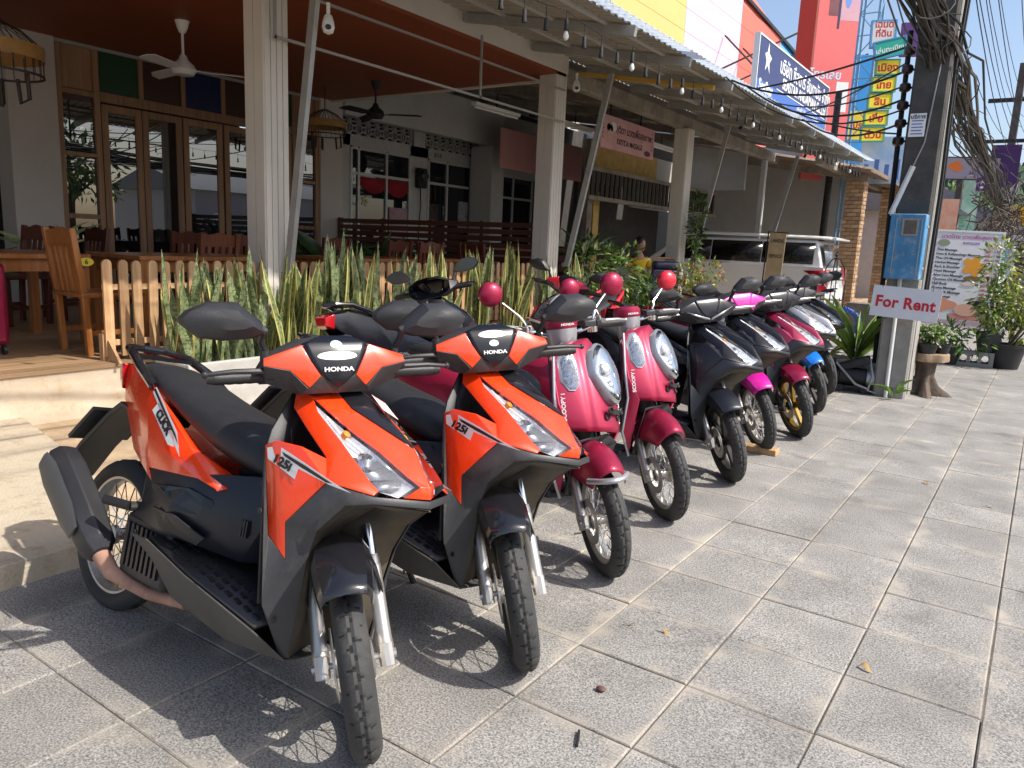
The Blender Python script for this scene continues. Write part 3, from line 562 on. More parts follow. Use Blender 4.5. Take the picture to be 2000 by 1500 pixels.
# ================================================================== motor scooters
def steer_T(ang, axle=(.62, 0, .255), rake=26., off=.04):
    rk = radians(rake); ax = V(-sin(rk), 0, cos(rk)); pt = Vector(axle)-V(cos(rk), 0, sin(rk))*off
    return Matrix.Translation(pt) @ Matrix.Rotation(ang, 4, ax) @ Matrix.Translation(-pt)
def wheel(name, parent, c, R, wd, kind, T=None, hi=True, rim_mat=None, disc=True):
    """wheel with its axle along y; rim, tyre, spokes, hub and brake disc"""
    c = Vector(c); rimr = R-.085*wd/.085*.8; rimr = R-.062
    P = lambda a, r, y: c+V(cos(a)*r, y, sin(a)*r)
    rm = MB(T); n = 64
    pr = [(rimr-.012, -wd*.33), (rimr+.004, -wd*.36), (rimr+.004, -wd*.3), (rimr-.014, -wd*.2), (rimr-.014, wd*.2), (rimr+.004, wd*.3), (rimr+.004, wd*.36), (rimr-.012, wd*.33), (rimr-.022, wd*.18), (rimr-.022, -wd*.18)]
    rm.rings([[P(2*pi*i/n, r, y) for r, y in pr] for i in range(n)], closed=True, caps=False)
    if kind == 'cast':
        for k in range(5):
            a = 2*pi*k/5+.3
            for s in (-1, 1):
                d = V(cos(a+s*.07), 0, sin(a+s*.07)); q = V(cos(a+s*.2), 0, sin(a+s*.2))
                rm.bar(c+q*.03, c+d*(rimr-.01), .028, .022, up=(0, 1, 0))
    w = rm.build(name, rim_mat or M['alloy'], parent)
    N = 264 if hi else 96; prof = []
    m = 20 if hi else 12
    for j in range(m+1):
        t = -1+2*j/m; ang = t*1.95; hw = wd*.5
        y = hw*sin(max(-pi/2, min(pi/2, ang))) if abs(ang) <= pi/2 else hw*(1-.28*(abs(ang)-pi/2)/.38)*(1 if ang > 0 else -1)
        r = (R-.048)+.048*cos(ang) if abs(ang) <= pi/2 else (R-.048)-.018*(abs(ang)-pi/2)/.38
        prof.append((r, y))
    ty = MB(T); vs = []; gv = []; pitch = .046
    for i in range(N):
        a = 2*pi*i/N
        for r, y in prof:
            q = r
            if hi or True:
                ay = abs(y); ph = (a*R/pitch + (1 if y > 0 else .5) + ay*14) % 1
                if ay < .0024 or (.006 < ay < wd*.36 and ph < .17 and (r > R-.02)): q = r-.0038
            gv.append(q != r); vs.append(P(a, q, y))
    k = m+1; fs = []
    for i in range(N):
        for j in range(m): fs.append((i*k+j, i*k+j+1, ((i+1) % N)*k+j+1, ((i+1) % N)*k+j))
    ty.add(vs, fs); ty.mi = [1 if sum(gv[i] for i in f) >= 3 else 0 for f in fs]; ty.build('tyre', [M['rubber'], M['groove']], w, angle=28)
    h = MB(T); h.lathe([(.02, -.055), (.035, -.05), (.035, -.03), (.022, -.02), (.022, .02), (.05, .025), (.055, .05), (.02, .055)], c, (0, 1, 0), 20)
    h.cyl(c+V(0, -.085, 0), c+V(0, .085, 0), .009, n=8); h.build('hub', M['dark_metal'] if kind != 'spoke' else M['alloy'], w)
    if kind == 'spoke':
        sp = MB(T)
        for q in range(36):
            a = 2*pi*q/36; s = 1 if q % 2 else -1; t = .42 if (q//2) % 2 else -.42
            sp.cyl(P(a+t*1.6, .03 if s < 0 else .045, s*.035), P(a, rimr-.012, s*.006), .0021, n=4, caps=False)
        sp.build('spokes', M['chrome'], w)
    if disc:
        d = MB(T)
        for a0 in range(24):
            pass
        d.rings([[P(2*pi*i/40, r, y) for r, y in ((.062, -.052), (.098, -.052), (.098, -.056), (.062, -.056))] for i in range(40)], closed=True, caps=False)
        d.build('brake_disc', M['alloy'], w)
    return w
def fork(root, T, axle=(.62, 0, .255), top=.52, yo=.088, mm='alloy'):
    rk = radians(26); A = V(-sin(rk), 0, cos(rk)); F = V(cos(rk), 0, sin(rk)); c = Vector(axle)
    for s in (-1, 1):
        b = c+V(0, s*yo, 0)-F*.034; m = MB(T)
        m.tube([b-A*.03, b+A*.02, b+A*.05, b+A*.26, b+A*.275], [.021, .024, .022, .0215, .019], 14)
        m.tube([c+V(0, s*yo, 0)-A*.03+F*.0, c+V(0, s*yo, 0)+A*.03], .021, 10); m.cyl(c+V(0, s*(yo-.02), 0), c+V(0, s*(yo+.026), 0), .013, n=8)
        m.bar(b-A*.0+F*.0, c+V(0, s*yo, 0), .03, .04)
        l = m.build('fork_leg', M[mm], root)
        MB(T).tube([b+A*.27, b+A*top], .0145, 12).build('stanchion', M['chrome'], l)
def arc_fender(T, c, R, a0, a1, hw, n=18, drop=.045, crease=True, taper=.0):
    """inverted-U mudguard round centre c, angles measured from forward, upwards"""
    m = MB(T); c = Vector(c); rings = []
    for i in range(n+1):
        t = i/n; a = a0+(a1-a0)*t; k = 1-taper*abs(2*t-1)**3; sec = []
        pts = [(-1, -drop), (-.98, -drop*.5), (-.8, -.006), (-.42, .006), (0, .011), (.42, .006), (.8, -.006), (.98, -drop*.5), (1, -drop)] if crease else [(cos(pi-pi*q/12), -drop+(drop+.012)*sin(pi*q/12)) for q in range(13)]
        for y, dr in pts: r = R+dr*(k if dr < 0 else 1); sec.append(c+V(cos(a)*r, y*hw*k, sin(a)*r))
        rings.append(sec)
    k = len(rings[0]); vs = [p for r in rings for p in r]
    m.add(vs, [(i*k+j, i*k+j+1, (i+1)*k+j+1, (i+1)*k+j) for i in range(n) for j in range(k-1)]); return m
def mirror_part(root, T, base, mid, head, kind, col, side, sc=1.):
    st = MB(T); st.tube([base, V(*base).lerp(V(*mid), .5)+V(.008, 0, .0), mid, V(*mid).lerp(V(*head), .6)] if kind == 'round' else [base, V(*base).lerp(V(*mid), .6)+V(.006, side*.004, .0), V(head[0]+.008, head[1]-side*.1, head[2]-.028), V(head[0]+.012, head[1]-side*.06, head[2]-.01)], .006 if kind == 'round' else [.009, .0095, .013, .012], 8)
    st.cyl(base, V(*base)-V(0, 0, .03), .013, n=10)
    o = st.build('mirror', M['plastic'] if kind != 'round' else M['chrome'], root)
    h = MB(T); hc = Vector(head)
    if kind == 'round':
        h.sphere(hc, .056, 20, 10, (.62, 1, 1)); h.build('mirror_head', M[col], o)
        MB(T).lathe([(.05, 0), (.05, .004)], hc-V(.028, 0, 0), (-1, 0, 0), 20).build('mirror_glass', M['mirror'], o)
    else:
        # flat-backed pointed shell: outline in (y, z), bulged forward
        ol = [(-.1, -.03), (-.06, -.042), (.0, -.046), (.055, -.038), (.092, -.006), (.094, .008), (.078, .024), (.03, .044), (-.03, .042), (-.082, .0)]
        ol = [(y*side*sc, z*sc) for y, z in ol]
        R = [[hc+V(dx, y*k+dy*side, z*k+dz) for y, z in ol] for dx, k, dy, dz in ((-.014, .96, 0, 0), (.0, 1, 0, 0), (.02, .9, 0, .0), (.04, .5, -.012, .004), (.043, .12, -.016, .006))]
        h.rings(R, True); h.build('mirror_head', M['plastic'], o, angle=28)
        MB(T).poly([hc+V(-.0155, y*.9, z*.9) for y, z in (ol if side > 0 else ol[::-1])]).build('mirror_glass', M['mirror'], o)
    return o
def grip_lever(root, T, s, gi, ge, lev='alloy'):
    gi, ge = V(gi[0], gi[1]*s, gi[2]), V(ge[0], ge[1]*s, ge[2]); d = (ge-gi).normalized(); m = MB(T)
    n = 9; pts = [gi+(ge-gi)*(k/n) for k in range(n+1)]; rr = [.0165 if k % 2 else .0178 for k in range(n+1)]
    m.tube(pts, rr, 12); m.cyl(ge, ge+d*.02, .017, .012, 12); m.cyl(gi-d*.03, gi+d*.004, .021, n=12)
    g = m.build('grip', M['plastic'], root)
    F = V(.9, 0, .4); m = MB(T); a = gi-d*.02+F*.03
    m.tube([a, a+d*.03+F*.025, a+d*.1+F*.03, a+d*.165+F*.012], [.008, .0085, .007, .006], 8); m.sphere(a+d*.168+F*.012, .0095, 8, 6)
    m.build('brake_lever', M[lev], g)
    MB(T).bar(gi-d*.035+F*.02, gi-d*.005+F*.032, .03, .03).build('switch_box', M['plastic'], g, bev=.004)
    return g
def seat_loft(secs, name, parent, m='seat', n=14):
    R = []
    for x, zt, hw, zb in secs:
        ring = []
        for k in range(n):
            a = 2*pi*k/n; cy, sz = cos(a), sin(a)
            y = hw*(1 if cy > 0 else -1)*abs(cy)**.55; h = zt-zb; z = zb+h*.5+h*.5*(1 if sz > 0 else -1)*abs(sz)**.7
            z -= .012*(abs(y)/hw)**2 if sz > 0 else 0; ring.append(V(x, y, z))
        R.append(ring)
    return MB().rings(R, True).build(name, M[m], parent, angle=50, sub=1)
def interp(secs, x):
    for a, b in zip(secs, secs[1:]):
        if a[0] <= x <= b[0]: t = (x-a[0])/(b[0]-a[0]); return [p+(q-p)*t for p, q in zip(a, b)]
    return secs[0] if x < secs[0][0] else secs[-1]

def place(root, x, y, yaw, lean): root.location = (x, y, 0); root.rotation_euler = (-radians(lean), 0, radians(yaw))

def sporty(label, x, y, yaw, lean, steer, body='orange', cover='orange', fend='gloss_black', style='new', wheelk='spoke', rim=None, hi=True, insert='gloss_black', cover_ins='black_paint', letters=True, lev='plastic', wheel_extra=-16, rear=True, group='scooters parked in a row on the pavement', lower='grey_plastic', tail=None, forkm='alloy', stick=(0, 1), trim=False):
    if style != 'new' and lower == 'grey_plastic': lower = 'navy_plastic'
    root = thing('motor_scooter', label, 'scooter', group=group); tail = tail or body
    T = steer_T(radians(steer)); TW = steer_T(radians(steer+wheel_extra)); old = style != 'new'
    wheel('front_wheel', root, (.62, 0, .255), .262, .085, wheelk, TW, hi, M[rim] if rim else None)
    wheel('rear_wheel', root, (-.66, 0, .272), .277, .1, wheelk, None, False, M[rim] if rim else None, disc=False)
    fork(root, TW, mm=forkm)
    f = arc_fender(TW, (.62, 0, .255), .335 if not old else .318, radians(55 if not old else 50), radians(148), .08 if not old else .085, drop=.075 if not old else .07, taper=.2)
    f.build('front_fender', M[fend], root, sol=.004, angle=22)
    f = MB(TW)
    f.mir([V(.5, -.066, .5), V(.58, -.068, .56), V(.545, -.1, .4), V(.47, -.105, .42)], [(0, 1, 2, 3)]); f.build('fender_flap', M['plastic'], root, sol=.004)
    # ---- nose cowl with the two side wings
    k = .45 if old else 1.
    h = [V(.38, -.13*(.8 if old else 1), .932), V(.43, -.115*k, .905), V(.49, -.11*k, .88), V(.54, -.1*k, .858), V(.612, -.075*k, .825), V(.69, -.04*k, .776), V(.735, -.028*k, .757)]
    a, b, c, d = V(.293, -.12, .952), V(.329, -.15, .896), V(.42, -.168, .85), V(.53, -.18, .79)
    o1, o2, o3, o4, o5 = V(.42, -.142, .9), V(.54, -.152, .84), V(.66, -.14, .757), V(.686, -.13, .738), V(.712, -.06, .722)
    k0, k1, k2 = V(.40, -.058, .955), V(.465, -.06, .92), V(.666, -.001, .846)
    n0, nb = V(.742, -.0005, .757), V(.752, -.0005, .725)
    wTL, wT2, wT3, wL2, wTip, wN, wR1, wR2 = V(.355, -.243, .79), V(.395, -.243, .81), V(.48, -.226, .81), V(.412, -.226, .558), V(.465, -.203, .505), V(.455, -.216, .603), V(.578, -.211, .738), V(.69, -.15, .727)
    vs = [a, b, c, d, o1, o2, o3, o4, o5, k0, k1, k2, n0, nb, wTL, wT2, wT3, wL2, wTip, wN, wR1, wR2]+h
    H = 22; I = dict(a=0, b=1, c=2, d=3, o1=4, o2=5, o3=6, o4=7, o5=8, k0=9, k1=10, k2=11, n0=12, nb=13, TL=14, T2=15, T3=16, L2=17, Tip=18, N=19, R1=20, R2=21, h0=H, h1=H+1, h2=H+2, h3=H+3, h4=H+4, h5=H+5, h6=H+6)
    fc = ['a h0 k0', 'h0 h1 k1 k0', 'h1 h2 h3 k1', 'k1 h3 h4 k2', 'k2 h4 h5 n0', 'h5 h6 n0', 'h6 o5 nb n0', 'a b o1 h0', 'b c o1', 'c d o2 o1', 'd R1 o2', 'o2 R1 o3', 'R1 R2 o4 o3', 'd T3 R1', 'TL N R1 T3 T2', 'TL L2 Tip N']
    m = MB(); m.mir(vs, [tuple(I[q] for q in s.split()) for s in fc]); cowl = m.build('front_cowl', M[body], root, sol=.006, angle=18, bev=.0025)
    if True:   # black glossy insert on top of the nose
        m = MB(); q = [p+V(.0, 0, .004) for p in (k0, k1, k2)]; mid0, mid1 = V(.415, 0, .975), V(.5, 0, .94)
        m.mir([q[0], q[1], q[2], mid0, mid1], [(0, 1, 4, 3), (1, 2, 4)]); ni = m.build('nose_insert', M[insert], root, sol=.006, bev=.002)
        if label.startswith('orange and black scooter nearest'):
            e0, e1 = V(.5, 0, .944), V(.61, 0, .882); u_ = (e1-e0).normalized(); n_ = V(.49, 0, .87); m = MB(); pp = [V(.468, .0, .9635), V(.5, .028, .9455), V(.57, .02, .908), V(.535, -.012, .929)]; m.poly([p_+n_*.004 for p_ in pp]); m.build('paper_sticker', M['label'], ni)
    for s in (-1, 1):   # headlight: reflector bowl, bulb, clear lens
        fl = lambda p: V(p.x, -p.y*s if s > 0 else p.y, p.z)
        ring = [fl(p) for p in (h[0], o1, o2, o3, o4, o5, h[6], h[5], h[4], h[3], h[2], h[1])]
        if s > 0: ring = ring[::-1]
        ctr = sum(ring, V(0, 0, 0))/len(ring); ins = [p+(ctr-p)*.05-V(.01, 0, .008) for p in ring]; back = [p+(ctr-p)*.35-V(.05, 0, .02) for p in ring]; n = len(ring)
        m = MB(); m.add(ins+back, [(i, (i+1) % n, n+(i+1) % n, n+i) for i in range(n)]+[tuple(range(n, 2*n))])
        hl = m.build('headlight', M['reflector'], root, angle=12)
        m = MB(); lift = [p+V(.002, 0, .003) for p in ring]; m.add(lift, [(0, 1, 2, 11, ), (2, 3, 10, 11), (3, 8, 9, 10), (3, 4, 5, 8), (5, 6, 7, 8)] if s < 0 else [(11, 10, 9, 0), (9, 8, 1, 0), (8, 3, 2, 1), (8, 7, 6, 3), (6, 5, 4, 3)])
        m.build('lens', M['lens'], hl, angle=40)
        q = lambda u, v: (fl(o1).lerp(fl(o3), u)).lerp(fl(h[2]).lerp(fl(h[5]), u), v)-V(.012, 0, .012)
        m = MB(); m.add([q(.62, .0), q(.95, .05), q(.98, .95), q(.62, .9)], [(0, 1, 2, 3)]); m.add([q(.98, .0), q(1.1, .1), q(1.1, .8), q(1., .95)], [(0, 1, 2, 3)]); m.build('low_beam', M['grey_reflector'] if not old else M['reflector'], hl, sol=.004)
        m = MB(); p = q(.3, .5); m.lathe([(.004, 0), (.012, .006), (.012, .02), (.004, .024)], p, (.6, 0, .8), 10); m.build('bulb', M['amber'], hl)
        m = MB(); p = q(.72, .5)+V(-.01, 0, -.005); m.lathe([(.03, 0), (.033, .012), (.026, .02), (.012, .004)], p, (.75, 0, .66), 16); m.build('projector', M['chrome'], hl)
        m = MB(); m.tube([q(.02, .45)+V(0, 0, .012), q(.3, .35)+V(0, 0, .012), q(.6, .55)+V(0, 0, .012)], .004, 6); m.build('light_strip', M['white_print'], hl)
    # ---- dark lower apron, wheel well, leg shield, floor, skirts
    g = [V(.757, -.0005, .702), V(.7, -.15, .706), V(.64, -.19, .69), V(.545, -.182, .6), V(.515, -.17, .52), V(.5, -.16, .4), V(.49, -.155, .24)]
    sb = V(.445, -.235, .38); st_ = V(.375, -.25, .76)
    up = [V(.752, -.0005, .722), V(.692, -.151, .724), wR1-V(0, 0, .004), wN, wTip, wL2]
    m = MB(); m.mir(up+g+[sb, st_, V(.47, -.165, .235)], [(0, 1, 7, 6), (1, 2, 8, 7), (2, 3, 9, 8), (3, 4, 10, 9), (4, 5, 13, 11, 10), (13, 12, 11), (5, 14, 13), (13, 15, 12)])
    m.build('lower_apron', M[lower], root, sol=.006, angle=20, bev=.002)
    m = MB(); well = [V(.74, 0, .69), V(.6, 0, .66), V(.46, 0, .62), V(.41, 0, .5), V(.4, 0, .38), V(.42, 0, .23)]
    gw = g; vs = []
    for p in gw: vs.append(p+V(-.008, .008, -.004))
    ws = [V(.76, 0, .695), V(.68, 0, .67), V(.56, 0, .66), V(.45, 0, .58), V(.41, 0, .5), V(.4, 0, .38), V(.41, 0, .23)]
    m.mir(vs+ws, [(i, i+1, 8+i, 7+i) for i in range(6)]); m.build('wheel_well', M['dirty_flap'], root, sol=.004)
    m = MB(); m.mir([V(.29, -.0005, .95), V(.293, -.12, .945), V(.34, -.215, .83), V(.36, -.24, .77), V(.43, -.232, .38), V(.33, -.0005, .36), V(.26, -.0005, .8)], [(0, 1, 2, 3, 6), (6, 3, 4, 5)]); m.build('leg_shield', M['plastic'], root, sol=.006)
    fz = lambda x_: .405-.19*(x_+.1)+.0
    m = MB(); m.mir([V(-.15, -.0005, .425), V(-.15, -.215, .41), V(.1, -.235, .37), V(.42, -.225, .315), V(.42, -.0005, .345), V(.15, -.0005, .385)], [(0, 1, 2, 5), (5, 2, 3, 4)]); fb = m.build('floorboard', M['plastic'], root, sol=.012)
    m = MB()
    for s in (-1, 1):
        for i in range(11):
            for j in range(4):
                px = -.08+i*.045+(.02 if j % 2 else 0); py = .1+j*.032; z = .427-.165*(px+.15)-.14*(py-.0)*.3
                if px < .41: m.bar((px-.014, s*py, z), (px+.014, s*(py+.004), z-.004), .012, .006)
    m.build('tread_pattern', M['plastic'], root)
    m = MB(); m.mir([V(-.27, -.205, .395), V(-.14, -.225, .405), V(.1, -.24, .365), V(.43, -.235, .31), V(.49, -.16, .235), V(.27, -.19, .225), V(.0, -.2, .265), V(-.14, -.19, .335)], [(0, 1, 7), (1, 2, 6, 7), (2, 3, 5, 6), (3, 4, 5)])
    m.mir([V(.49, -.16, .235), V(.27, -.19, .225), V(.0, -.2, .265), V(-.05, -.0005, .25), V(.45, -.0005, .215)], [(0, 4, 3, 2, 1)])
    m.build('side_skirt', M['dusty_skirt'] if not old else M[lower], root, sol=.006, bev=.003)
    # ---- tail: side fairings, panels, seat, rail, lamp, guard
    m = MB(); A = [V(-.27, -.165, .545), V(-.12, -.205, .43), V(.18, -.12, .41), V(.25, -.1, .56), V(.21, -.09, .67), V(.1, -.165, .655), V(.0, -.195, .635), V(-.29, -.172, .6), V(-.06, -.225, .52), V(.13, -.17, .5), V(.26, -.0005, .41), V(.28, -.0005, .68), V(-.3, -.19, .44)]
    m.mir(A, [(0, 8, 6, 7), (0, 12, 1, 8), (8, 1, 2, 9), (8, 9, 5, 6), (9, 2, 3), (9, 3, 4, 5), (3, 2, 10, 11), (3, 11, 4)]); m.build('side_fairing', M['navy_plastic'], root, sol=.005, angle=25, bev=.003)
    for s in (-1, 1):
        q = [V(p[0], p[1]*-s, p[2]) for p in ((-.16, -.214, .5), (-.02, -.23, .505), (.09, -.192, .46), (.06, -.192, .432), (-.1, -.218, .45))]; q = q if s > 0 else q[::-1]
        MB().poly(q).build('fairing_scoop', M['plastic'], root, sol=.008, bev=.002)
    for s in (-1, 1):
        q = [V(p[0], p[1]*-s, p[2]) for p in ((-.2, -.199, .565), (.0, -.2115, .595), (.085, -.183, .575), (.1, -.171, .515), (-.02, -.2235, .53))]; q = q if s > 0 else q[::-1]
        MB().poly(q).build('fairing_panel', M['black_paint'], root, sol=.012, bev=.004)
        m = MB()
        for c_ in ((.39, -.243, .62), (.47, -.2, .345), (.2, -.213, .315), (.22, -.115, .655), (-.24, -.2, .4)): m.cyl((c_[0], c_[1]*-s+.006*s, c_[2]), (c_[0], c_[1]*-s+.009*s*1, c_[2]), .008, n=8)
        m.build('screws', M['dark_metal'], root)
    m = MB()
    for q in range(4): m.box(.166+q*.012, .172+q*.012, -.139, -.128, .49, .54)
    m.build('vent', M['plastic'], root)
    P = [V(-.76, -.045, .895), V(-.62, -.085, .905), V(-.47, -.122, .873), V(-.33, -.145, .82), V(-.09, -.172, .705), V(.115, -.192, .612), V(.02, -.202, .628), V(-.285, -.178, .598), V(-.265, -.166, .55), V(-.48, -.125, .622), V(-.68, -.075, .77), V(-.2, -.186, .67), V(-.78, -.035, .84)]
    m = MB(); m.mir(P, [(0, 12, 10, 1), (1, 10, 9, 2), (2, 9, 8, 7), (2, 7, 11, 3), (3, 11, 4), (4, 11, 6, 5), (11, 7, 6)])
    m.build('tail_panel', M[tail], root, sol=.006, angle=14, bev=.002)
    Q = [V(-.66, -.03, .885), V(-.6, -.07, .88), V(-.47, -.1, .85), V(-.33, -.115, .795), V(-.09, -.128, .69), V(.12, -.105, .63)]
    m = MB(); m.mir([P[0], P[1], P[2], P[3], P[4], P[5]]+Q, [(i, i+1, 7+i, 6+i) for i in range(5)]); m.build('tail_top_panel', M[tail], root, sol=.005, angle=30)
    secs = [(-.7, .905, .05, .87), (-.64, .925, .085, .87), (-.5, .925, .115, .85), (-.38, .9, .13, .815), (-.24, .86, .138, .765), (-.1, .835, .145, .71), (.03, .82, .14, .675), (.14, .785, .115, .65), (.22, .725, .08, .64)]
    seat_loft(secs, 'seat', root)
    MB().tube([V(.27, 0, .93), V(.3, .09, .9), V(.32, .15, .8), V(.3, .1, .6)], .008, 6).build('control_cable', M['plastic'], root)
    m = MB()
    for s in (-1, 1): m.tube([V(-.40, s*.14, .85), V(-.5, s*.135, .9), V(-.62, s*.11, .945), V(-.72, s*.07, .955), V(-.755, 0, .955)], [.016, .017, .016, .015, .015], 10)
    m.bar((-.6, -.1, .935), (-.6, .1, .935), .04, .014); m.build('grab_rail', M['gloss_black'], root)
    m = MB(); m.rings([[V(x_, y_*w_, z_) for y_, z_ in ((-1, zt), (1, zt), (.8, zb), (-.8, zb))] for x_, w_, zt, zb in ((-.74, .075, .895, .8), (-.8, .05, .875, .825))]); m.build('tail_light', M['red_lens'], root, bev=.004)
    m = MB(); m.rings([[V(x_, y_*w_, z_+dz) for y_, dz in ((-1, 0), (1, 0), (.9, -.02), (-.9, -.02))] for x_, w_, z_ in ((-.5, .09, .72), (-.68, .09, .76), (-.78, .075, .71), (-.95, .075, .56), (-1.07, .07, .42))]); m.build('rear_guard', M['plastic'], root, bev=.004)
    m = MB(); TT = Matrix.Translation((-.885, 0, .645)) @ Matrix.Rotation(radians(-42), 4, 'Y')
    m.box(-.1, .1, -.115, .115, -.008, .008, TT); m.box(-.06, .05, -.1, .1, .0081, .016, TT); m.build('plate_bracket', M['plastic'], root, bev=.003)
    # ---- engine, exhaust
    m = MB(); m.box(-.5, -.05, -.1, .1, .2, .4); m.box(-.72, -.2, .07, .15, .2, .36); m.box(-.45, -.05, -.09, .09, .4, .6); m.build('engine', M['dark_metal'], root, bev=.02)
    if rear:
        m = MB(); m.box(-.36, -.1, -.175, -.1, .235, .44); rc = m.build('radiator_cover', M['plastic'], root, bev=.015)
        m = MB()
        for q in range(8): m.box(-.335+q*.027, -.322+q*.027, -.183, -.172, .27, .41)
        m.build('grille', M['navy_plastic'], rc)
        ax = V(-.42, 0, .27).normalized(); c0 = V(-.42, -.205, .275); up_ = V(.54, 0, .84).normalized(); R = []
        for t, hh, ww in ((0, .035, .03), (.04, .064, .052), (.18, .076, .06), (.36, .08, .06), (.44, .07, .054), (.475, .045, .034)):
            cc = c0+ax*t; R.append([cc+up_*(hh*q[0])+V(0, ww*q[1], 0) for q in ((1, -.35), (1, .5), (.4, 1), (-.5, 1), (-1, .3), (-.9, -.5), (-.2, -1), (.5, -1))])
        mu = MB().rings(R).build('muffler', M['plastic'], root, angle=30, bev=.004)
        m = MB(); R = []
        for t, hh in ((.1, .04), (.18, .068), (.37, .074), (.44, .05)):
            cc = c0+ax*t+V(0, -.006, 0); R.append([cc+up_*(hh*.5*q0)+V(0, -.056-.004*q1, 0) for q0, q1 in ((1.7, 0), (1.2, 1), (-.6, 1), (-1.2, 0))])
        m.rings(R); m.build('heat_shield', M['shield_grey'], mu, sol=.003)
        MB().tube([c0+ax*.02, c0-ax*.03+V(.02, .02, -.03), V(-.32, -.165, .215), V(-.22, -.14, .2), V(-.05, -.11, .215)], [.03, .026, .022, .021, .021], 12).build('exhaust_pipe', M['rust'], root)
        m = MB(); m.cyl((-.3, -.16, .465), (-.31, -.2, .465), .016, n=10); m.tube([V(-.31, -.2, .465), V(-.4, -.235, .468)], .015, 10); m.build('footpeg', M['dark_metal'], root)
        MB().tube([V(-.1, .08, .25), V(-.05, .2, .03), V(-.02, .215, .005)], .012, 8).build('side_stand', M['dark_metal'], root)
    # ---- steering head: cover, grips, levers, mirrors
    tip, tc, tR, wi, wb = V(.452, 0, .975), V(.40, 0, 1.123), V(.436, -.094, 1.102), V(.437, -.197, 1.068), V(.43, -.178, 1.0)
    low = V(.42, -.09, .965)
    zs = [(1.124, .418, .04), (1.104, .437, .094), (1.085, .447, .086), (1.06, .456, .073), (1.03, .463, .055), (1.005, .465, .028), (.987, .463, .004)]
    m = MB(T); q = [V(x_-.3*(hw*u)**2-.03*abs(hw*u), hw*u, z_) for z_, x_, hw in zs for u in [-1+k_/5 for k_ in range(11)]]
    m.add(q, [(i*11+j, (i+1)*11+j, (i+1)*11+j+1, i*11+j+1) for i in range(6) for j in range(10)]); m.build('cover_insert', M[cover_ins], root, sol=.008, angle=30)
    def fx(z_):
        for a_, b_ in zip(zs, zs[1:]):
            if b_[0] <= z_ <= a_[0]: return a_[1]+(b_[1]-a_[1])*(a_[0]-z_)/(a_[0]-b_[0])
    sx_ = lambda y_, z_: fx(z_)-.3*y_*y_-.03*abs(y_)
    for s in (-1, 1):
        q = [V(p[0], p[1]*-s, p[2]) for p in (tR+V(.001, 0, 0), wi, V(.452, -.2, 1.05), V(.45, -.13, 1.035), V(.458, -.08, .985), V(.464, -.05, 1.018))]; ff = [(0, 1, 2, 3), (0, 3, 4, 5)]
        MB(T).add(q, ff if s < 0 else [f[::-1] for f in ff]).build('cover_side', M[cover], root, sol=.008, angle=20, bev=.003)
    m = MB(T); m.mir([V(.452, -.2, 1.048), V(.45, -.13, 1.033), V(.458, -.085, .983), V(.46, -.05, 1.018), V(.456, 0, .988), V(.45, 0, .968), V(.42, -.1, .962), V(.40, -.185, .995), V(.38, -.21, 1.03), V(.33, -.18, 1.0), V(.3, -.1, .955), V(.3, 0, .95), V(.34, -.175, 1.07), V(.30, -.08, 1.105), V(.3, 0, 1.115), wi, V(.436, -.094, 1.1), tc], [(1, 0, 7, 6), (2, 1, 6), (3, 2, 6, 5, 4), (0, 8, 7), (6, 7, 9, 10), (5, 6, 10, 11), (7, 8, 9), (8, 0, 15), (8, 15, 12, 9), (15, 16, 13, 12), (16, 17, 14, 13)])
    m.build('handlebar_cover', M['grey_plastic'] if not old else M['plastic'], root, sol=.004, angle=25, bev=.002)
    if old and trim:
        for s in (-1, 1): MB(T).add([V(.468, s*.004, .982), V(.468, s*.006, .995), V(.46, s*.09, 1.022), V(.452, s*.17, 1.052), V(.457, s*.09, 1.008)], [(0, 1, 2, 4), (4, 2, 3)] if s > 0 else [(4, 2, 1, 0), (3, 2, 4)]).build('chrome_trim', M['silver'], root, sol=.004)
    for s in (-1, 1):
        grip_lever(root, T, s, (.385, .195, 1.012), (.39, .315, 1.012), lev)
        mirror_part(root, T, (.40, s*.185, 1.085), (.41, s*.2, 1.13), (.43, s*.295, 1.168), 'wing', 'plastic', s, 1.14)
        # indicator lens on the cover side
    if letters:
        W = M['white_print']
        text('lettering', 'HONDA', W, root, T @ plane_M((.4665, 0, 1.035), (0, 1, 0), (1, 0, .1)), .0165, .03, sx=1.35)
        zo, zr = (1.07, 1.1) if stick[0] == 0 else (1.092, 1.063)
        def disc(nm_, rx, ry, z0, mm, n_=28):
            o_ = [(rx*cos(2*pi*q/n_), z0+ry*sin(2*pi*q/n_)*(1.15 if sin(2*pi*q/n_) > 0 else .85)) for q in range(n_)]; c_ = [(sx_(0, z0), 0, z0)]
            R_ = [[V(sx_(k*y_, z0+k*(z_-z0))+.0016, k*y_, z0+k*(z_-z0)) for y_, z_ in o_] for k in (1, .66, .33, .02)]; MB(T).rings(R_, False).build(nm_, mm, root)
        disc('oval_sticker', .056 if stick[0] == 0 else .05, .012, zo, W); disc('round_sticker', .017, .0105, zr, M['mint'], 18)
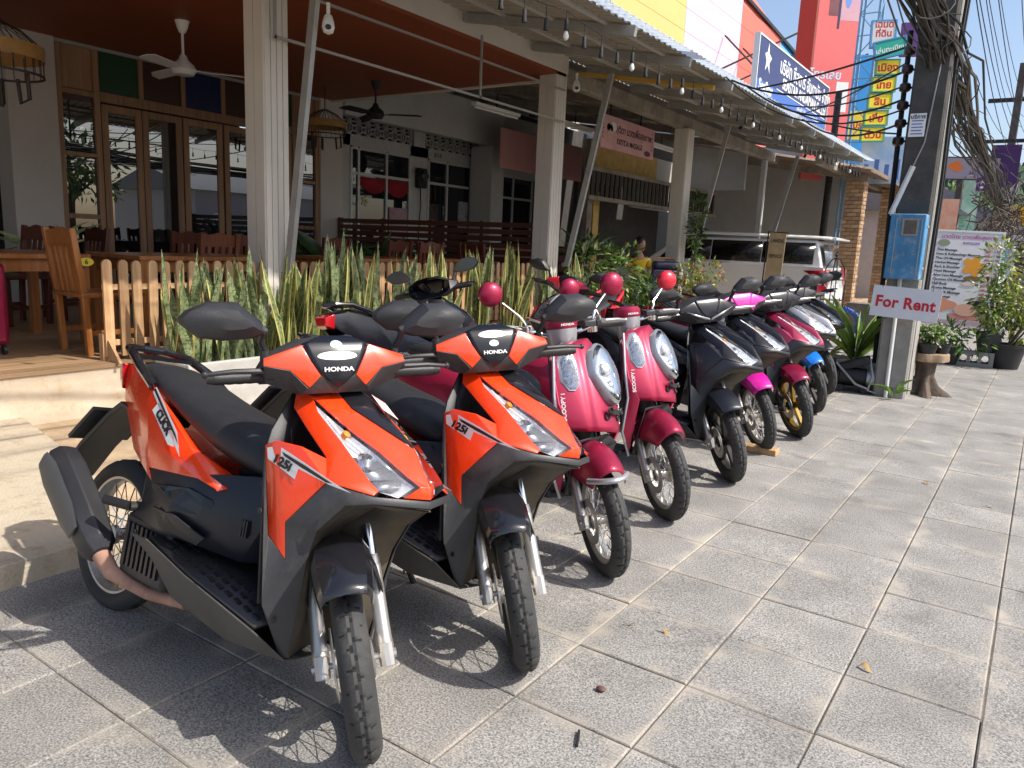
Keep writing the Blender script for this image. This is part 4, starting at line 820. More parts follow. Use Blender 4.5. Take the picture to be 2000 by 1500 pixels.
    # ---- decals
    if style == 'new':
        W, B = M['white_print'], M['black_print']
        n1 = (P[11]-P[2]).cross(P[3]-P[2]).normalized(); n1 = n1 if n1.y < 0 else -n1
        d1 = (V(-.13, 0, .725)-V(-.42, 0, .86)).normalized()
        def on(pt, nn, p0, e): # project along y to the plane through p0
            y_ = p0.y-((pt[0]-p0.x)*nn.x+(pt[1]-p0.z)*nn.z)/nn.y; return V(pt[0], y_, pt[1])+nn*e
        for s in (-1, 1):
            fl = lambda p: V(p.x, p.y*(-s), p.z)
            for pts, mm, e in (([(-.40, .83), (-.385, .85), (-.155, .735), (-.09, .668), (-.175, .712)], W, .002), ([(-.395, .838), (-.388, .845), (-.16, .728), (-.12, .7)], B, .0035), ([(-.36, .775), (-.335, .805), (-.165, .722), (-.145, .69), (-.185, .69)], W, .002)):
                q = [fl(on(p, n1, P[2], e)) for p in pts]
                if s > 0: q = q[::-1]
                MB().poly(q).build('decal_stripe', mm, root, angle=0)
            c1 = fl(on((-.262, .752), n1, P[2], .004)); nn = V(n1.x, n1.y*(-s), n1.z); dr = V(.29, 0, -.137)*(1 if s < 0 else -1)
            text('lettering', 'CLICK', B, root, plane_M(c1, dr, nn), .04, .035, sx=1.15, shear=.25)
            n2 = (wN-wTL).cross(wR1-wTL).normalized(); n2 = n2 if n2.y < 0 else -n2
            for pts, mm, e in (([(.366, .785), (.405, .798), (.5, .772), (.6, .742), (.665, .727), (.59, .733), (.482, .752), (.474, .722), (.372, .757)], W, .0015), ([(.42, .785), (.5, .766), (.6, .738), (.58, .737), (.49, .758), (.43, .775)], B, .003)):
                q = [fl(on(p, n2, wTL, e)) for p in pts]
                if s > 0: q = q[::-1]
                MB().poly(q).build('decal_stripe', mm, root, angle=0)
            c2 = fl(on((.424, .757), n2, wTL, .004)); nn = V(n2.x, n2.y*(-s), n2.z)
            text('lettering', '125i', B, root, plane_M(c2, V(.1, 0, -.025)*(1 if s < 0 else -1), nn), .034, .035, sx=1.15, shear=.15)
    place(root, x, y, yaw, lean); return root

def retro(label, x, y, yaw, lean, steer, body='pink', bumper=False, mir='pink', group='scooters parked in a row on the pavement'):
    root = thing('retro_scooter', label, 'scooter', group=group); T = steer_T(radians(steer)); TW = steer_T(radians(steer-6))
    wheel('front_wheel', root, (.62, 0, .245), .25, .085, 'spoke', TW, True)
    wheel('rear_wheel', root, (-.62, 0, .25), .255, .09, 'spoke', None, False, disc=False)
    fork(root, TW, (.62, 0, .245), .45, .078)
    f = arc_fender(TW, (.6, 0, .255), .315, radians(52), radians(160), .1, n=22, drop=.13, crease=False, taper=.28); fe = f.build('front_fender', M[body], root, sol=.004, angle=60)
    if bumper:
        m = MB(TW); m.tube([V(.6+cos(radians(52))*.285+.03-abs(t)**2*.075, t*.085, .255+sin(radians(52))*.285-.004-abs(t)**2*.01) for t in [-1+q/8 for q in range(17)]], .013, 8); m.build('fender_bumper', M['silver'], root)
    # apron: front surface as a grid over height (rows) and width (columns)
    rows = [(1.0, .375, .06, .05), (.985, .39, .12, .07), (.95, .42, .17, .1), (.9, .46, .205, .125), (.82, .51, .225, .14), (.73, .55, .23, .145), (.66, .575, .225, .14), (.615, .59, .2, .15)]
    def front(zi, t):   # t in -1..1
        z, xc, hw, dp = zi; return V(xc-dp*abs(t)**2.1-.012*(1-min(1, abs(abs(t)-.52)/.06))*(z < .97), hw*t, z-.03*abs(t)**2)
    nc = 36; m = MB(); vs = [front(r, -1+2*j/nc) for r in rows for j in range(nc+1)]; k = nc+1
    m.add(vs, [(i*k+j, (i+1)*k+j, (i+1)*k+j+1, i*k+j+1) for i in range(len(rows)-1) for j in range(nc)]); m.build('front_cowl', M[body], root, sol=.006, angle=60, sub=1)
    m = MB(); m.mir([V(.39, -.225, .7), V(.335, -.205, .9), V(.45, -.228, .6), V(.42, -.2, .42), V(.45, -.13, .3), V(.47, -.16, .45), V(.5, -.207, .6), V(.43, -.222, .7)], [(1, 0, 7), (0, 2, 6, 7), (2, 3, 5, 6), (3, 4, 5)]); m.build('leg_guard', M[body], root, sol=.01, angle=50, bev=.004)
    m = MB()
    for s in (-1, 1): m.tube([V(.345, s*.208, .925), V(.405, s*.232, .73), V(.445, s*.232, .6), V(.43, s*.205, .42), V(.45, s*.13, .3)], .007, 8)
    m.build('trim_strip', M['silver'], root)
    m = MB(); m.mir([V(.3, -.0005, .99), V(.31, -.1, .96), V(.33, -.2, .88), V(.39, -.215, .7), V(.42, -.19, .42), V(.4, -.0005, .38), V(.3, -.0005, .75)], [(0, 1, 2, 3, 6), (6, 3, 4, 5)]); m.build('leg_shield', M['grey_plastic'], root, sol=.008)
    m = MB(); m.mir([V(.56, -.0005, .6), V(.52, -.16, .56), V(.47, -.13, .32), V(.42, -.0005, .3), V(.42, -.0005, .5)], [(0, 1, 4), (1, 2, 3, 4)]); m.build('wheel_well', M['plastic'], root, sol=.004)
    # big oval headlight standing proud of the cowl
    c = V(.505, 0, .86); ax = V(.85, 0, .52).normalized(); upv = V(-.52, 0, .85)
    def oval(a, k, d):
        yy = .088*cos(a); zz = .135*sin(a); yy *= 1-.28*(zz < 0)*(-zz/.135); p = c+V(0, yy*k, 0)+upv*(zz*k)+ax*d
        return p-ax*(.06*(yy*k/.088)**2*.35+.0)
    n = 32; A_ = [2*pi*q/n for q in range(n)]
    m = MB(); m.rings([[oval(a, 1.06, -.03) for a in A_], [oval(a, 1.08, .0) for a in A_], [oval(a, 1.0, .012) for a in A_], [oval(a, .94, .002) for a in A_]], False); hl = m.build('headlight', M['silver'], root)
    m = MB(); m.rings([[oval(a, .95, .0) for a in A_], [oval(a, .75, -.03) for a in A_], [oval(a, .3, -.045) for a in A_]], True)
    m.build('reflector', M['reflector'], hl, angle=15)
    m = MB(); m.sphere(c+upv*.02-ax*.012, .034, 14, 8); m.sphere(c-upv*.055-ax*.012, .022, 12, 8); m.build('bulb', M['chrome'], hl)
    m = MB(); m.rings([[oval(a, 1.0, .01) for a in A_], [oval(a, .8, .025) for a in A_], [oval(a, .45, .036) for a in A_], [oval(a, .1, .04) for a in A_]], True); m.build('lens', M['lens'], hl)
    for s in (-1, 1):
        oc = [(.955, .06), (.93, .08), (.88, .092), (.81, .085), (.785, .068), (.785, .05), (.82, .035), (.9, .03), (.945, .04)]
        def sp(z_, dy): 
            t = min(.995, (.19-.0+.045-dy)/.23)
            for r0, r1 in zip(rows, rows[1:]):
                if r1[0] <= z_ <= r0[0]:
                    q = (z_-r0[0])/(r1[0]-r0[0]); rr = [u+(v-u)*q for u, v in zip(r0, r1)]; return front(rr, t)
        pts = [sp(z_, dy) for z_, dy in oc]; pts = [V(p.x+.006, p.y*s, p.z) for p in pts]
        if s < 0: pts = pts[::-1]
        cen = sum(pts, V(0, 0, 0))/len(pts); ring0 = [p-V(.02, 0, 0) for p in pts]; ring2 = [p.lerp(cen, .25)+V(.008, 0, .003) for p in pts]
        tl = MB().rings([ring0, pts, ring2]).build('turn_signal', M['facet'], root, angle=25)
        MB().rings([[p+V(.003, 0, 0) for p in pts], [p+V(.004, 0, .001) for p in ring2]]).build('lens', M['lens'], tl)
        m = MB(); rim_ = [p.lerp(cen, -.06) for p in pts]; m.rings([[p-V(.02, 0, 0) for p in rim_], rim_, [p+V(.002, 0, 0) for p in pts]], False); m.build('bezel', M['silver'], tl)
    m = MB()
    for s in (-1, 1):
        for j in range(2):
            m.lathe([(.008, -.01), (.016, .002), (.013, .006), (.008, -.004)], V(.578-.01*j, s*.045, .705-.03*j), (.95, s*.15, .2), 12)
    m.box(.56, .583, -.028, .028, .69, .712); m.build('air_slots', M['plastic'], root)
    # pod and handlebars (steered)
    m = MB(T); m.lathe([(.05, -.1), (.06, -.05), (.068, 0), (.07, .03), (.066, .034)], (.27, 0, 1.0), (-.1, 0, 1), 28); pod = m.build('handlebar_pod', M['silver'], root)
    m = MB(T); m.lathe([(.071, 0), (.074, .012), (.072, .04), (.06, .052), (.02, .056)], (.266, 0, 1.034), (-.1, 0, 1), 28); m.build('pod_cap', M[body], pod)
    text('lettering', 'HONDA', M['white_print'], pod, T @ plane_M((.3375, 0, 1.056), (0, 1, 0), (1, 0, 0)), .014, .02, sx=1.2)
    m = MB(T)
    for s in (-1, 1): m.tube([V(.25, s*.05, 1.0), V(.27, s*.11, 1.02), V(.25, s*.17, 1.035), V(.22, s*.21, 1.03)], .011, 10); m.cyl((.245, s*.165, 1.0), (.245, s*.165, 1.05), .024, n=12)
    m.build('handlebar', M['chrome'], root)
    for s in (-1, 1):
        grip_lever(root, T, s, (.235, .205, 1.03), (.19, .345, 1.02), 'alloy')
        mirror_part(root, T, (.25, s*.165, 1.06), (.23, s*.185, 1.10), (.19, s*.3, 1.205), 'round', mir if s > 0 or mir != 'red' else 'pink', s)
    m = MB(T); m.box(.22, .3, .1, .16, 1.03, 1.06); m.build('brake_reservoir', M['grey_plastic'], root, bev=.006)
    # floor and rear body
    m = MB(); m.box(-.05, .42, -.17, .17, .29, .325); m.build('floorboard', M['plastic'], root, bev=.01)
    def side(ym):   # one rounded rear flank
        R = []
        for x_, zt, zb, w_ in ((.12, .62, .38, .1), (.02, .72, .37, .17), (-.15, .78, .39, .2), (-.35, .8, .45, .2), (-.55, .8, .54, .175), (-.72, .79, .64, .12), (-.8, .77, .7, .06)):
            R.append([V(x_, -w_*(abs(cos(a))**.6)*(1 if cos(a) > 0 else -1), (zt+zb)/2+(zt-zb)/2*(1 if sin(a) > 0 else -1)*abs(sin(a))**.8) for a in [2*pi*q/20 for q in range(20)]])
        return R
    MB().rings(side(1)).build('rear_body', M[body], root, angle=60, sub=1)
    m = MB()
    for s in (-1, 1): m.tube([V(.08, s*.14, .66), V(-.1, s*.19, .765), V(-.35, s*.203, .785), V(-.6, s*.165, .79), V(-.79, s*.05, .77)], .01, 8)
    m.build('body_trim', M['silver'], root)
    seat_loft([(-.68, .85, .08, .79), (-.55, .875, .12, .78), (-.4, .87, .135, .77), (-.2, .84, .14, .75), (0, .83, .13, .72), (.1, .8, .1, .69), (.16, .74, .06, .66)], 'seat', root)
    m = MB(); m.box(-.5, -.05, -.09, .1, .18, .4); m.build('engine', M['dark_metal'], root, bev=.02)
    m = MB(); m.rings([[V(x_, y_*.07, z_+dz) for y_, dz in ((-1, 0), (1, 0), (1, -.02), (-1, -.02))] for x_, z_ in ((-.7, .7), (-.85, .55), (-.95, .42))]); m.build('rear_guard', M['plastic'], root)
    m = MB(); m.sphere((-.8, 0, .73), .06, 14, 8, (.6, 1, .8)); m.build('tail_light', M['red_lens'], root)
    m = MB(); m.tube([V(-.3, -.15, .22), V(-.42, -.17, .26), V(-.75, -.17, .38)], [.03, .05, .05], 12); m.build('muffler', M['dark_metal'], root)
    for s in (-1, 1):
        text('lettering', 'SCOOPY i', M['white_print'], root, plane_M((.462, s*.231, .69), V(-.12, 0, .4)*(-s if s < 0 else 1)*1, (.5, s, .1)), .024, .03, sx=1.1)
    place(root, x, y, yaw, lean); return root

sporty('orange and black scooter nearest the camera, at the front of the row', -2.01, 1.3225, -1.1, 13, -27)
sporty('second orange and black scooter, between the nearest orange one and the pink retro scooters', -1.92, 1.998, -4.5, 12.1, -32, stick=(1, 1))
retro('pink retro scooter with a silver strip round its front fender, beside the second orange scooter', -2.03, 2.80, -3, 11, -36, bumper=True)
retro('pink retro scooter with one bright red mirror, between its pink twin and the black scooter', -2.11, 3.62, -3, 11, -36, mir='red')
sporty('black scooter with black star-shaped wheel spokes, next after the pink retro scooters', -2.09, 4.52, -3, 10, -36, 'black_paint', 'black_paint', 'navy_plastic', 'old', 'cast', 'dark_metal', insert='black_paint', letters=False, lev='alloy', trim=True)
sporty('black and maroon scooter with a bright pink front fender and pink handlebar cover', -2.17, 5.40, -3, 10, -36, 'black_paint', 'magenta', 'magenta', 'old', 'spoke', None, insert='black_paint', cover_ins='magenta', letters=False, lev='alloy')
sporty('maroon scooter with gold front wheel', -2.08, 6.03, -3, 9, -36, 'maroon', 'black_paint', 'maroon', 'old', 'cast', 'gold', insert='black_paint', letters=False, lev='alloy', forkm='dark_metal')
sporty('grey scooter with a bright blue front fender', -2.22, 7.08, -3, 9, -36, 'silver', 'plastic', 'blue', 'old', 'cast', 'dark_metal', hi=False, insert='plastic', letters=False)
sporty('black scooter at the far end of the row, beside the plant trough', -2.36, 8.12, -3, 9, -36, 'black_paint', 'red', 'navy_plastic', 'old', 'cast', 'dark_metal', hi=False, letters=False)
# ================================================================== second row of scooters
GB = 'scooters parked behind the front row'
b = sporty('black scooter with a red tail lamp parked sideways behind the two orange scooters', -3.62, 4.05, 92, 8, 12, 'black_paint', 'black_paint', 'navy_plastic', 'old', 'cast', 'dark_metal', hi=False, insert='black_paint', letters=False, group=GB, lower='plastic')
b = sporty('red and white scooter with a red grab rail parked sideways behind the pink retro scooters', -3.66, 6.35, -88, 5, 10, 'red', 'red', 'red', 'old', 'cast', 'dark_metal', hi=False, insert='white_paint', letters=False, group=GB, lower='white_paint')
for ch in b.children:
    if ch.name.startswith('grab_rail'): ch.data.materials[0] = M['red']
for o in bpy.data.objects:
    if o.name.startswith('mirror_glass') and o.parent.parent.get('group') == GB: o.data.materials[0] = M['smoke_lens']  # mirror faces darkened in colour so they return no bright sky
# ================================================================== plants
def leaf_mat(name, c1, c2, edge=None, band=None, rough=.4, objv=.15, trans=.25):
    m = mat(name, c1, rough, obj_var=objv); nt = m.node_tree; b_ = nt.nodes['Principled BSDF']; L = nt.links.new
    uv = _n(nt, 'ShaderNodeTexCoord'); sx = _n(nt, 'ShaderNodeSeparateXYZ'); L(uv.outputs['UV'], sx.inputs[0])
    tc = uv; nz = _n(nt, 'ShaderNodeTexNoise'); nz.inputs['Scale'].default_value = 9; nz.inputs['Detail'].default_value = 5; L(tc.outputs['Object'], nz.inputs[0])
    mr = _n(nt, 'ShaderNodeMapRange'); mr.inputs[1].default_value = .35; mr.inputs[2].default_value = .65; L(nz.outputs[0], mr.inputs[0])
    mx = _n(nt, 'ShaderNodeMix', data_type='RGBA'); mx.inputs[6].default_value = (*c1, 1); mx.inputs[7].default_value = (*c2, 1); L(mr.outputs[0], mx.inputs[0]); out = mx.outputs[2]
    if band:
        mp = _n(nt, 'ShaderNodeMapping'); mp.inputs['Scale'].default_value = (2.2, 26, 1); L(uv.outputs['UV'], mp.inputs[0])
        n2 = _n(nt, 'ShaderNodeTexNoise'); n2.inputs['Scale'].default_value = 1.; n2.inputs['Detail'].default_value = 3; n2.inputs['Distortion'].default_value = 1.2; L(mp.outputs[0], n2.inputs[0])
        r2 = _n(nt, 'ShaderNodeMapRange'); r2.inputs[1].default_value = .47; r2.inputs[2].default_value = .56; L(n2.outputs[0], r2.inputs[0])
        x2 = _n(nt, 'ShaderNodeMix', data_type='RGBA'); L(r2.outputs[0], x2.inputs[0]); L(out, x2.inputs[6]); x2.inputs[7].default_value = (*band, 1); out = x2.outputs[2]
    if edge:
        s_ = _n(nt, 'ShaderNodeMath', operation='SUBTRACT'); L(sx.outputs[0], s_.inputs[0]); s_.inputs[1].default_value = .5
        a_ = _n(nt, 'ShaderNodeMath', operation='ABSOLUTE'); L(s_.outputs[0], a_.inputs[0])
        r3 = _n(nt, 'ShaderNodeMapRange'); r3.inputs[1].default_value = .3; r3.inputs[2].default_value = .36; L(a_.outputs[0], r3.inputs[0])
        x3 = _n(nt, 'ShaderNodeMix', data_type='RGBA'); L(r3.outputs[0], x3.inputs[0]); L(out, x3.inputs[6]); x3.inputs[7].default_value = (*edge, 1); out = x3.outputs[2]
    hs = [n for n in nt.nodes if n.type == 'HUE_SAT'][0]; L(out, hs.inputs['Color'])
    if trans: b_.inputs['Transmission Weight'].default_value = 0; b_.inputs['Subsurface Weight'].default_value = 0
    if trans:
        tl_ = _n(nt, 'ShaderNodeBsdfTranslucent'); L(hs.outputs[0], tl_.inputs[0]); ms_ = _n(nt, 'ShaderNodeMixShader'); ms_.inputs[0].default_value = trans
        o = nt.nodes['Material Output']; L(b_.outputs[0], ms_.inputs[1]); L(tl_.outputs[0], ms_.inputs[2]); L(ms_.outputs[0], o.inputs[0])
    return m
M['sv1'] = leaf_mat('snake_leaf_banded', (.24, .29, .13), (.4, .42, .23), None, (.1, .155, .065), .35)
M['sv2'] = leaf_mat('snake_leaf_yellow_edged', (.2, .25, .085), (.33, .36, .16), (.68, .58, .2), (.1, .16, .06), .35)
M['leaf_dark'] = leaf_mat('leaf_dark', (.03, .07, .018), (.06, .12, .03), None, None, .35); M['leaf_mid'] = leaf_mat('leaf_mid', (.09, .17, .03), (.17, .27, .05), None, None, .4)
M['leaf_yellow'] = leaf_mat('leaf_yellow', (.42, .4, .06), (.3, .33, .07), None, None, .45); M['leaf_pale'] = leaf_mat('leaf_pale', (.3, .37, .13), (.42, .45, .22), None, None, .45); M['leaf_red'] = leaf_mat('leaf_red', (.25, .06, .03), (.3, .14, .04))
M['leaf_strap'] = leaf_mat('leaf_strap', (.16, .26, .05), (.27, .38, .09), None, None, .35)
M['stem'] = mat('plant_stem', (.09, .075, .04), .8, var=.3); M['petal'] = mat('white_petal', (.75, .75, .7), .6)
def blade(L_, w, bend, twist, seed, fold=.18, n=9, shape='snake'):
    r = random.Random(seed); vs = []; uvs = []; m = MB()
    for i in range(n+1):
        t = i/n; ww = w*(min(1, .55+t*1.4)*(1-max(0, (t-.62)/.38)**1.7) if shape == 'snake' else sin(pi*min(1, t*.96+.03))**.75)
        a = twist*t; x = bend*t*t*L_+.012*sin(5*t+seed); y = .012*sin(4*t+seed*2); z = L_*(t-.18*abs(bend)*t*t)
        for u in (-1, 0, 1): vs.append((x+u*ww*cos(a)*.5-(fold*ww*(1-abs(u)))*sin(a), y+u*ww*sin(a)*.5+fold*ww*(1-abs(u))*cos(a), z)); uvs.append((.5+u*.5, t))
    return m.add(vs, [(i*3+k, i*3+k+1, i*3+k+4, i*3+k+3) for i in range(n) for k in (0, 1)], uvs)
sm = [[blade(1, .06+.01*(i % 3), .03+.07*(i % 4)/3, (-1)**i*(.3+.5*(i % 5)/4), i).mesh('leaf', M['sv1'] if i % 2 else M['sv2'], 60) for i in range(12)]][0]
clumps = [(3.28, .84, 'at the fence end of the row'), (3.55, .8, None), (3.85, .82, None), (4.15, .86, None), (4.42, .74, None), (4.75, 1.0, None), (5.1, .96, None), (5.62, .9, None), (6.2, .92, None), (6.85, .95, None), (7.6, .98, None), (8.35, .86, None), (9.1, .84, None)]
names = ['first snake plant clump at the open end of the picket fence', 'snake plant clump second from the open end of the picket fence', 'snake plant clump third from the open end of the picket fence', 'snake plant clump left of the second cream column, yellow-edged leaves', 'low snake plant clump in front of the foot of the second cream column', 'tallest snake plant clump, just right of the second cream column', 'snake plant clump behind the red tail lamp of the black scooter', 'snake plant clump behind the seat of the black scooter', 'snake plant clump behind the second orange scooter\'s left mirror', 'yellow-edged snake plant clump left of the pink round mirror', 'tall snake plant clump right of the pink round mirror', 'snake plant clump in front of the restaurant corner column', 'last snake plant clump, beside the leafy green bush']
for ci, ((y0, h, _), nm_) in enumerate(zip(clumps, names)):
    t = thing('snake_plant', nm_, 'plant', (-5.24, y0, .35), 0, 'snake plants in the long troughs')
    for k in range(22):
        r = rnd; a = r.uniform(0, 2*pi); d = r.uniform(.0, .16); s = 1.1*h*r.choice((1., .95, .9, .82, .74, .66, .55, .45))*r.uniform(.9, 1.05)
        yel = ci in (3, 4, 8, 9, 10, 12)
        me = sm[r.choice([q for q in range(12) if (q % 2 == 0) == (r.random() < (.65 if yel else .22))] or [0])]
        o = link('leaf', me, t); px, py = cos(a)*d*.9, sin(a)*d*1.25; o.location = (px, py, 0)
        tilt = r.uniform(0, .12) + .35 * d; o.rotation_euler = (-sin(a)*tilt+r.uniform(-.05, .05), cos(a)*tilt, r.uniform(0, 6.3)); w_ = r.uniform(.8, 1.25); o.scale = (w_, w_, s)
def foliage(c, R, n, size, seed, hollow=.45, droop=.3, asp=2.4, mats=1, floor=None):
    """crown of folded leaves spread through an uneven volume"""
    r = random.Random(seed); m = MB(); c = Vector(c); lobes = [(V(r.uniform(-.55, .55)*R[0], r.uniform(-.55, .55)*R[1], r.uniform(-.5, .6)*R[2]), r.uniform(.35, .7)) for _ in range(9)]
    for k in range(n):
        lc, lr = r.choice(lobes); d = V(r.gauss(0, 1), r.gauss(0, 1), r.gauss(0, 1)).normalized()*(r.uniform(hollow, 1)**.5)
        p = c+lc+V(d.x*R[0], d.y*R[1], d.z*R[2])*lr
        if floor is not None and p.z < floor: continue
        s = size*r.uniform(.6, 1.25); ax = (d+V(r.uniform(-.6, .6), r.uniform(-.6, .6), r.uniform(-droop-.2, .5-droop))).normalized(); sd = ax.cross(V(r.uniform(-1, 1), r.uniform(-1, 1), 1)).normalized(); up = sd.cross(ax); w = s/asp
        m.m = r.randrange(mats); q = [p, p+ax*s*.5+sd*w*.5-up*w*.15, p+ax*s-up*s*.12, p+ax*s*.5-sd*w*.5-up*w*.15, p+ax*s*.5]
        m.add(q, [(0, 1, 4), (1, 2, 4), (2, 3, 4), (3, 0, 4)])
    return m
def bush(name, label, base, c, R, n, size, seed, ms_, cat='bush', stems=5, **kw):
    t = thing(name, label, cat, base); c = Vector(c)
    foliage(c, R, n, size, seed, mats=len(ms_), **kw).build('foliage', [M[q] for q in ms_], t, angle=0)
    r = random.Random(seed+1); m = MB()
    for k in range(stems): e = c+V(r.uniform(-.6, .6)*R[0], r.uniform(-.6, .6)*R[1], r.uniform(-.2, .6)*R[2]); s0 = V(r.uniform(-.06, .06), r.uniform(-.06, .06), 0); m.tube([s0, s0.lerp(e, .5)+V(r.uniform(-.04, .04), r.uniform(-.04, .04), .06), e], [.014, .01, .005], 6)
    m.build('stem', M['stem'], t); return t
bush('leafy_bush', 'dense bright green bush beside the restaurant corner column, left of the seated woman', (-5.3, 10.0, 0), (0, 0, .85), (.45, .8, .65), 900, .13, 3, ['leaf_mid', 'leaf_mid', 'leaf_dark', 'leaf_pale'])
bush('leafy_bush', 'dark green bush in front of the seated woman', (-5.2, 11.3, 0), (0, 0, .55), (.4, .6, .45), 600, .12, 5, ['leaf_mid', 'leaf_dark', 'leaf_dark'])
bush('variegated_bush', 'yellow-green variegated bush at the foot of the cream column, left of the white van', (-5.0, 12.9, 0), (0, 0, .9), (.5, .75, .42), 1100, .085, 7, ['leaf_yellow', 'leaf_mid', 'leaf_pale', 'leaf_mid', 'leaf_red'])
bush('climbing_vine', 'thin green vine climbing the slanting strut beside the white van', (-5.35, 13.3, 0), (.1, 0, 1.75), (.12, .2, .75), 220, .14, 9, ['leaf_dark', 'leaf_mid'], 'vine', 3)
bush('weedy_shrub', 'thin dark shrub in front of the side of the white van', (-4.2, 14.9, 0), (0, 0, .75), (.4, .3, .35), 160, .1, 12, ['leaf_dark', 'leaf_red'], 'shrub', 4)
bush('ground_cover', 'low patch of dry yellowish grass behind the pink retro scooters', (-4.7, 9.9, 0), (0, 1.2, .2), (.4, 1.6, .2), 420, .16, 15, ['leaf_yellow', 'leaf_pale', 'leaf_mid'], 'grass', 1, asp=7)
def arching(name, label, base, n, L_, w, seed, mm, cat='plant', spread=1., bend=(.5, 1.2), up=.1):
    t = thing(name, label, cat, base); r = random.Random(seed); mv = [blade(1, w*(.8+.1*i), bend[0]+(bend[1]-bend[0])*i/5, .15*(-1)**i, seed+i, .12, 10, 'lance').mesh('leaf', mm, 60) for i in range(6)]
    for k in range(n):
        o = link('leaf', mv[k % 6], t); a = 2.4*k; s = L_*r.uniform(.6, 1.1); o.location = (.04*cos(a), .04*sin(a), r.uniform(0, up)); o.rotation_euler = (r.uniform(-.15, .15), r.uniform(.0, .45)*spread, a); o.scale = (s, s, s)
    return t
arching('palm_plant', 'dark spiky palm behind the slanting strut at the restaurant corner', (-5.6, 9.85, 1.1), 26, .62, .09, 21, M['leaf_dark'])
for k, (y, wh) in enumerate(((7.9, 'large dark split-leaved plant left of the slatted partition'), (8.35, 'dark leafy pot plant in front of the slatted partition'))): arching('leafy_pot_plant', wh, (-8.9+k*.7, y, .75), 22, .75, .34, 31+k, M['leaf_dark'])
arching('leafy_pot_plant', 'pale green pot plant at the foot of the cream pillar behind the dining chairs', (-9.2, 4.1, .9), 14, .6, .12, 41, M['leaf_pale'])
arching('leafy_pot_plant', 'dark ferny plant in the shade at the left edge behind table number six', (-8.8, 3.0, .6), 24, .7, .14, 43, M['leaf_dark'])
trough_far = trough('short grey concrete trough of broad-leaved plants left of the utility pole', -1.98, -1.34, 8.7, 9.25, 0, .3); 
arching('broad_leaved_plant', 'big green strap-leaved plant in the concrete trough left of the utility pole', (-1.62, 8.95, .25), 40, .72, .15, 51, M['leaf_strap'], bend=(.25, .8)); arching('broad_leaved_plant', 'small yellow-green plant at the left end of the concrete trough', (-1.9, 8.85, .22), 14, .26, .12, 53, M['leaf_yellow'])
arching('weed', 'small green weed growing at the foot of the utility pole', (-1.12, 8.42, 0), 9, .16, .3, 57, M['leaf_mid'])
# ================================================================== terrace furniture
M['mid_chair'] = wood('red_chair_wood', (.13, .035, .014), (.2, .065, .025), 'Z', 3., .35)
def chair(label, x, y, rz_, dark=False):
    w_ = (M['chair_wood'], M['dark_chair'], M['mid_chair'])[int(dark)]; t = thing('dining_chair', label, 'chair', (x, y, .4), rz_, 'wooden dining chairs on the terrace')
    for s in (-1, 1):
        MB().bar((-.2, s*.2, 0), (-.22, s*.2, .45), .045, .045).build('rear_leg', w_, t, bev=.004)
        MB().bar((-.22, s*.2, .45), (-.285, s*.2, .95), .045, .045).build('back_post', w_, t, bev=.004); MB().bar((.2, s*.2, 0), (.2, s*.2, .44), .045, .045).build('front_leg', w_, t, bev=.004)
        MB().bar((-.2, s*.2, .17), (.2, s*.2, .17), .025, .04).build('stretcher', w_, t)
    MB().box(-.25, .24, -.235, .235, .44, .475).build('seat', w_, t, bev=.008)
    pts = [(-.3, -.2), (-.27, .2)]; m = MB()
    pr = [(-.178, .81), (.178, .81)]+[(.178-.356*q/10, .925+.025*sin(pi*q/10)+.008*cos(4*pi*q/10)) for q in range(11)]
    m.prism([(-.225-.115*(z-.45), y_, z) for y_, z in pr], (.025, 0, 0)); m.build('top_rail', w_, t, angle=20)
    for k in range(4): y_ = -.12+k*.08; MB().bar((-.225, y_, .475), (-.272, y_, .82), .045, .016, up=(1, 0, 0)).build('back_slat', w_, t)
    return t
for lab, x, y, r_, d in (('honey-coloured dining chair turned sideways at the open end of the picket fence', -6.1, 3.1, pi/2, 0), ('dark dining chair furthest left, behind table number six', -8.2, 3.35, -pi/2+.2, 1), ('dark dining chair behind the honey-coloured chair, near the cream pillar', -8.4, 4.0, -pi/2, 1), ('dining chair with a carved top behind the long table, nearest the doors', -8.6, 5.3, -pi, 1), ('dining chair with a wide carved top in the middle of the long table', -7.2, 4.75, -pi, 2), ('dining chair at the right end of the long table, left of the cream column', -7.9, 5.7, -pi, 1), ('dark dining chair just right of the slanting strut', -7.4, 6.5, -pi, 1), ('dark dining chair in front of the slatted partition, near its left end', -7.2, 7.4, -pi, 1), ('dark dining chair in front of the slatted partition, near its middle', -6.8, 8.1, pi/2, 1), ('dark dining chair closest to the restaurant corner column', -6.4, 8.5, pi/2, 1), ('dark dining chair standing under the far table', -6.5, 7.2, -pi, 1)):
    chair(lab, x, y, r_, d)
def table(label, x, y, lx, ly, rz_=0):
    t = thing('dining_table', label, 'table', (x, y, .4), rz_, 'wooden dining tables'); MB().box(-lx, lx, -ly, ly, .7, .74).build('table_top', M['chair_wood'], t, bev=.006)
    m = MB(); m.box(-lx+.06, lx-.06, -ly+.05, -ly+.07, .6, .699); m.box(-lx+.06, lx-.06, ly-.07, ly-.05, .6, .699); m.box(-lx+.06, -lx+.08, -ly+.071, ly-.071, .6, .699); m.box(lx-.08, lx-.06, -ly+.071, ly-.071, .6, .699); m.build('apron', M['chair_wood'], t)
    for sx in (-1, 1):
        for sy in (-1, 1): MB().box(sx*(lx-.05)-.035, sx*(lx-.05)+.035, sy*(ly-.05)-.035, sy*(ly-.05)+.035, 0, .6995).build('leg', M['chair_wood'], t)
    return t
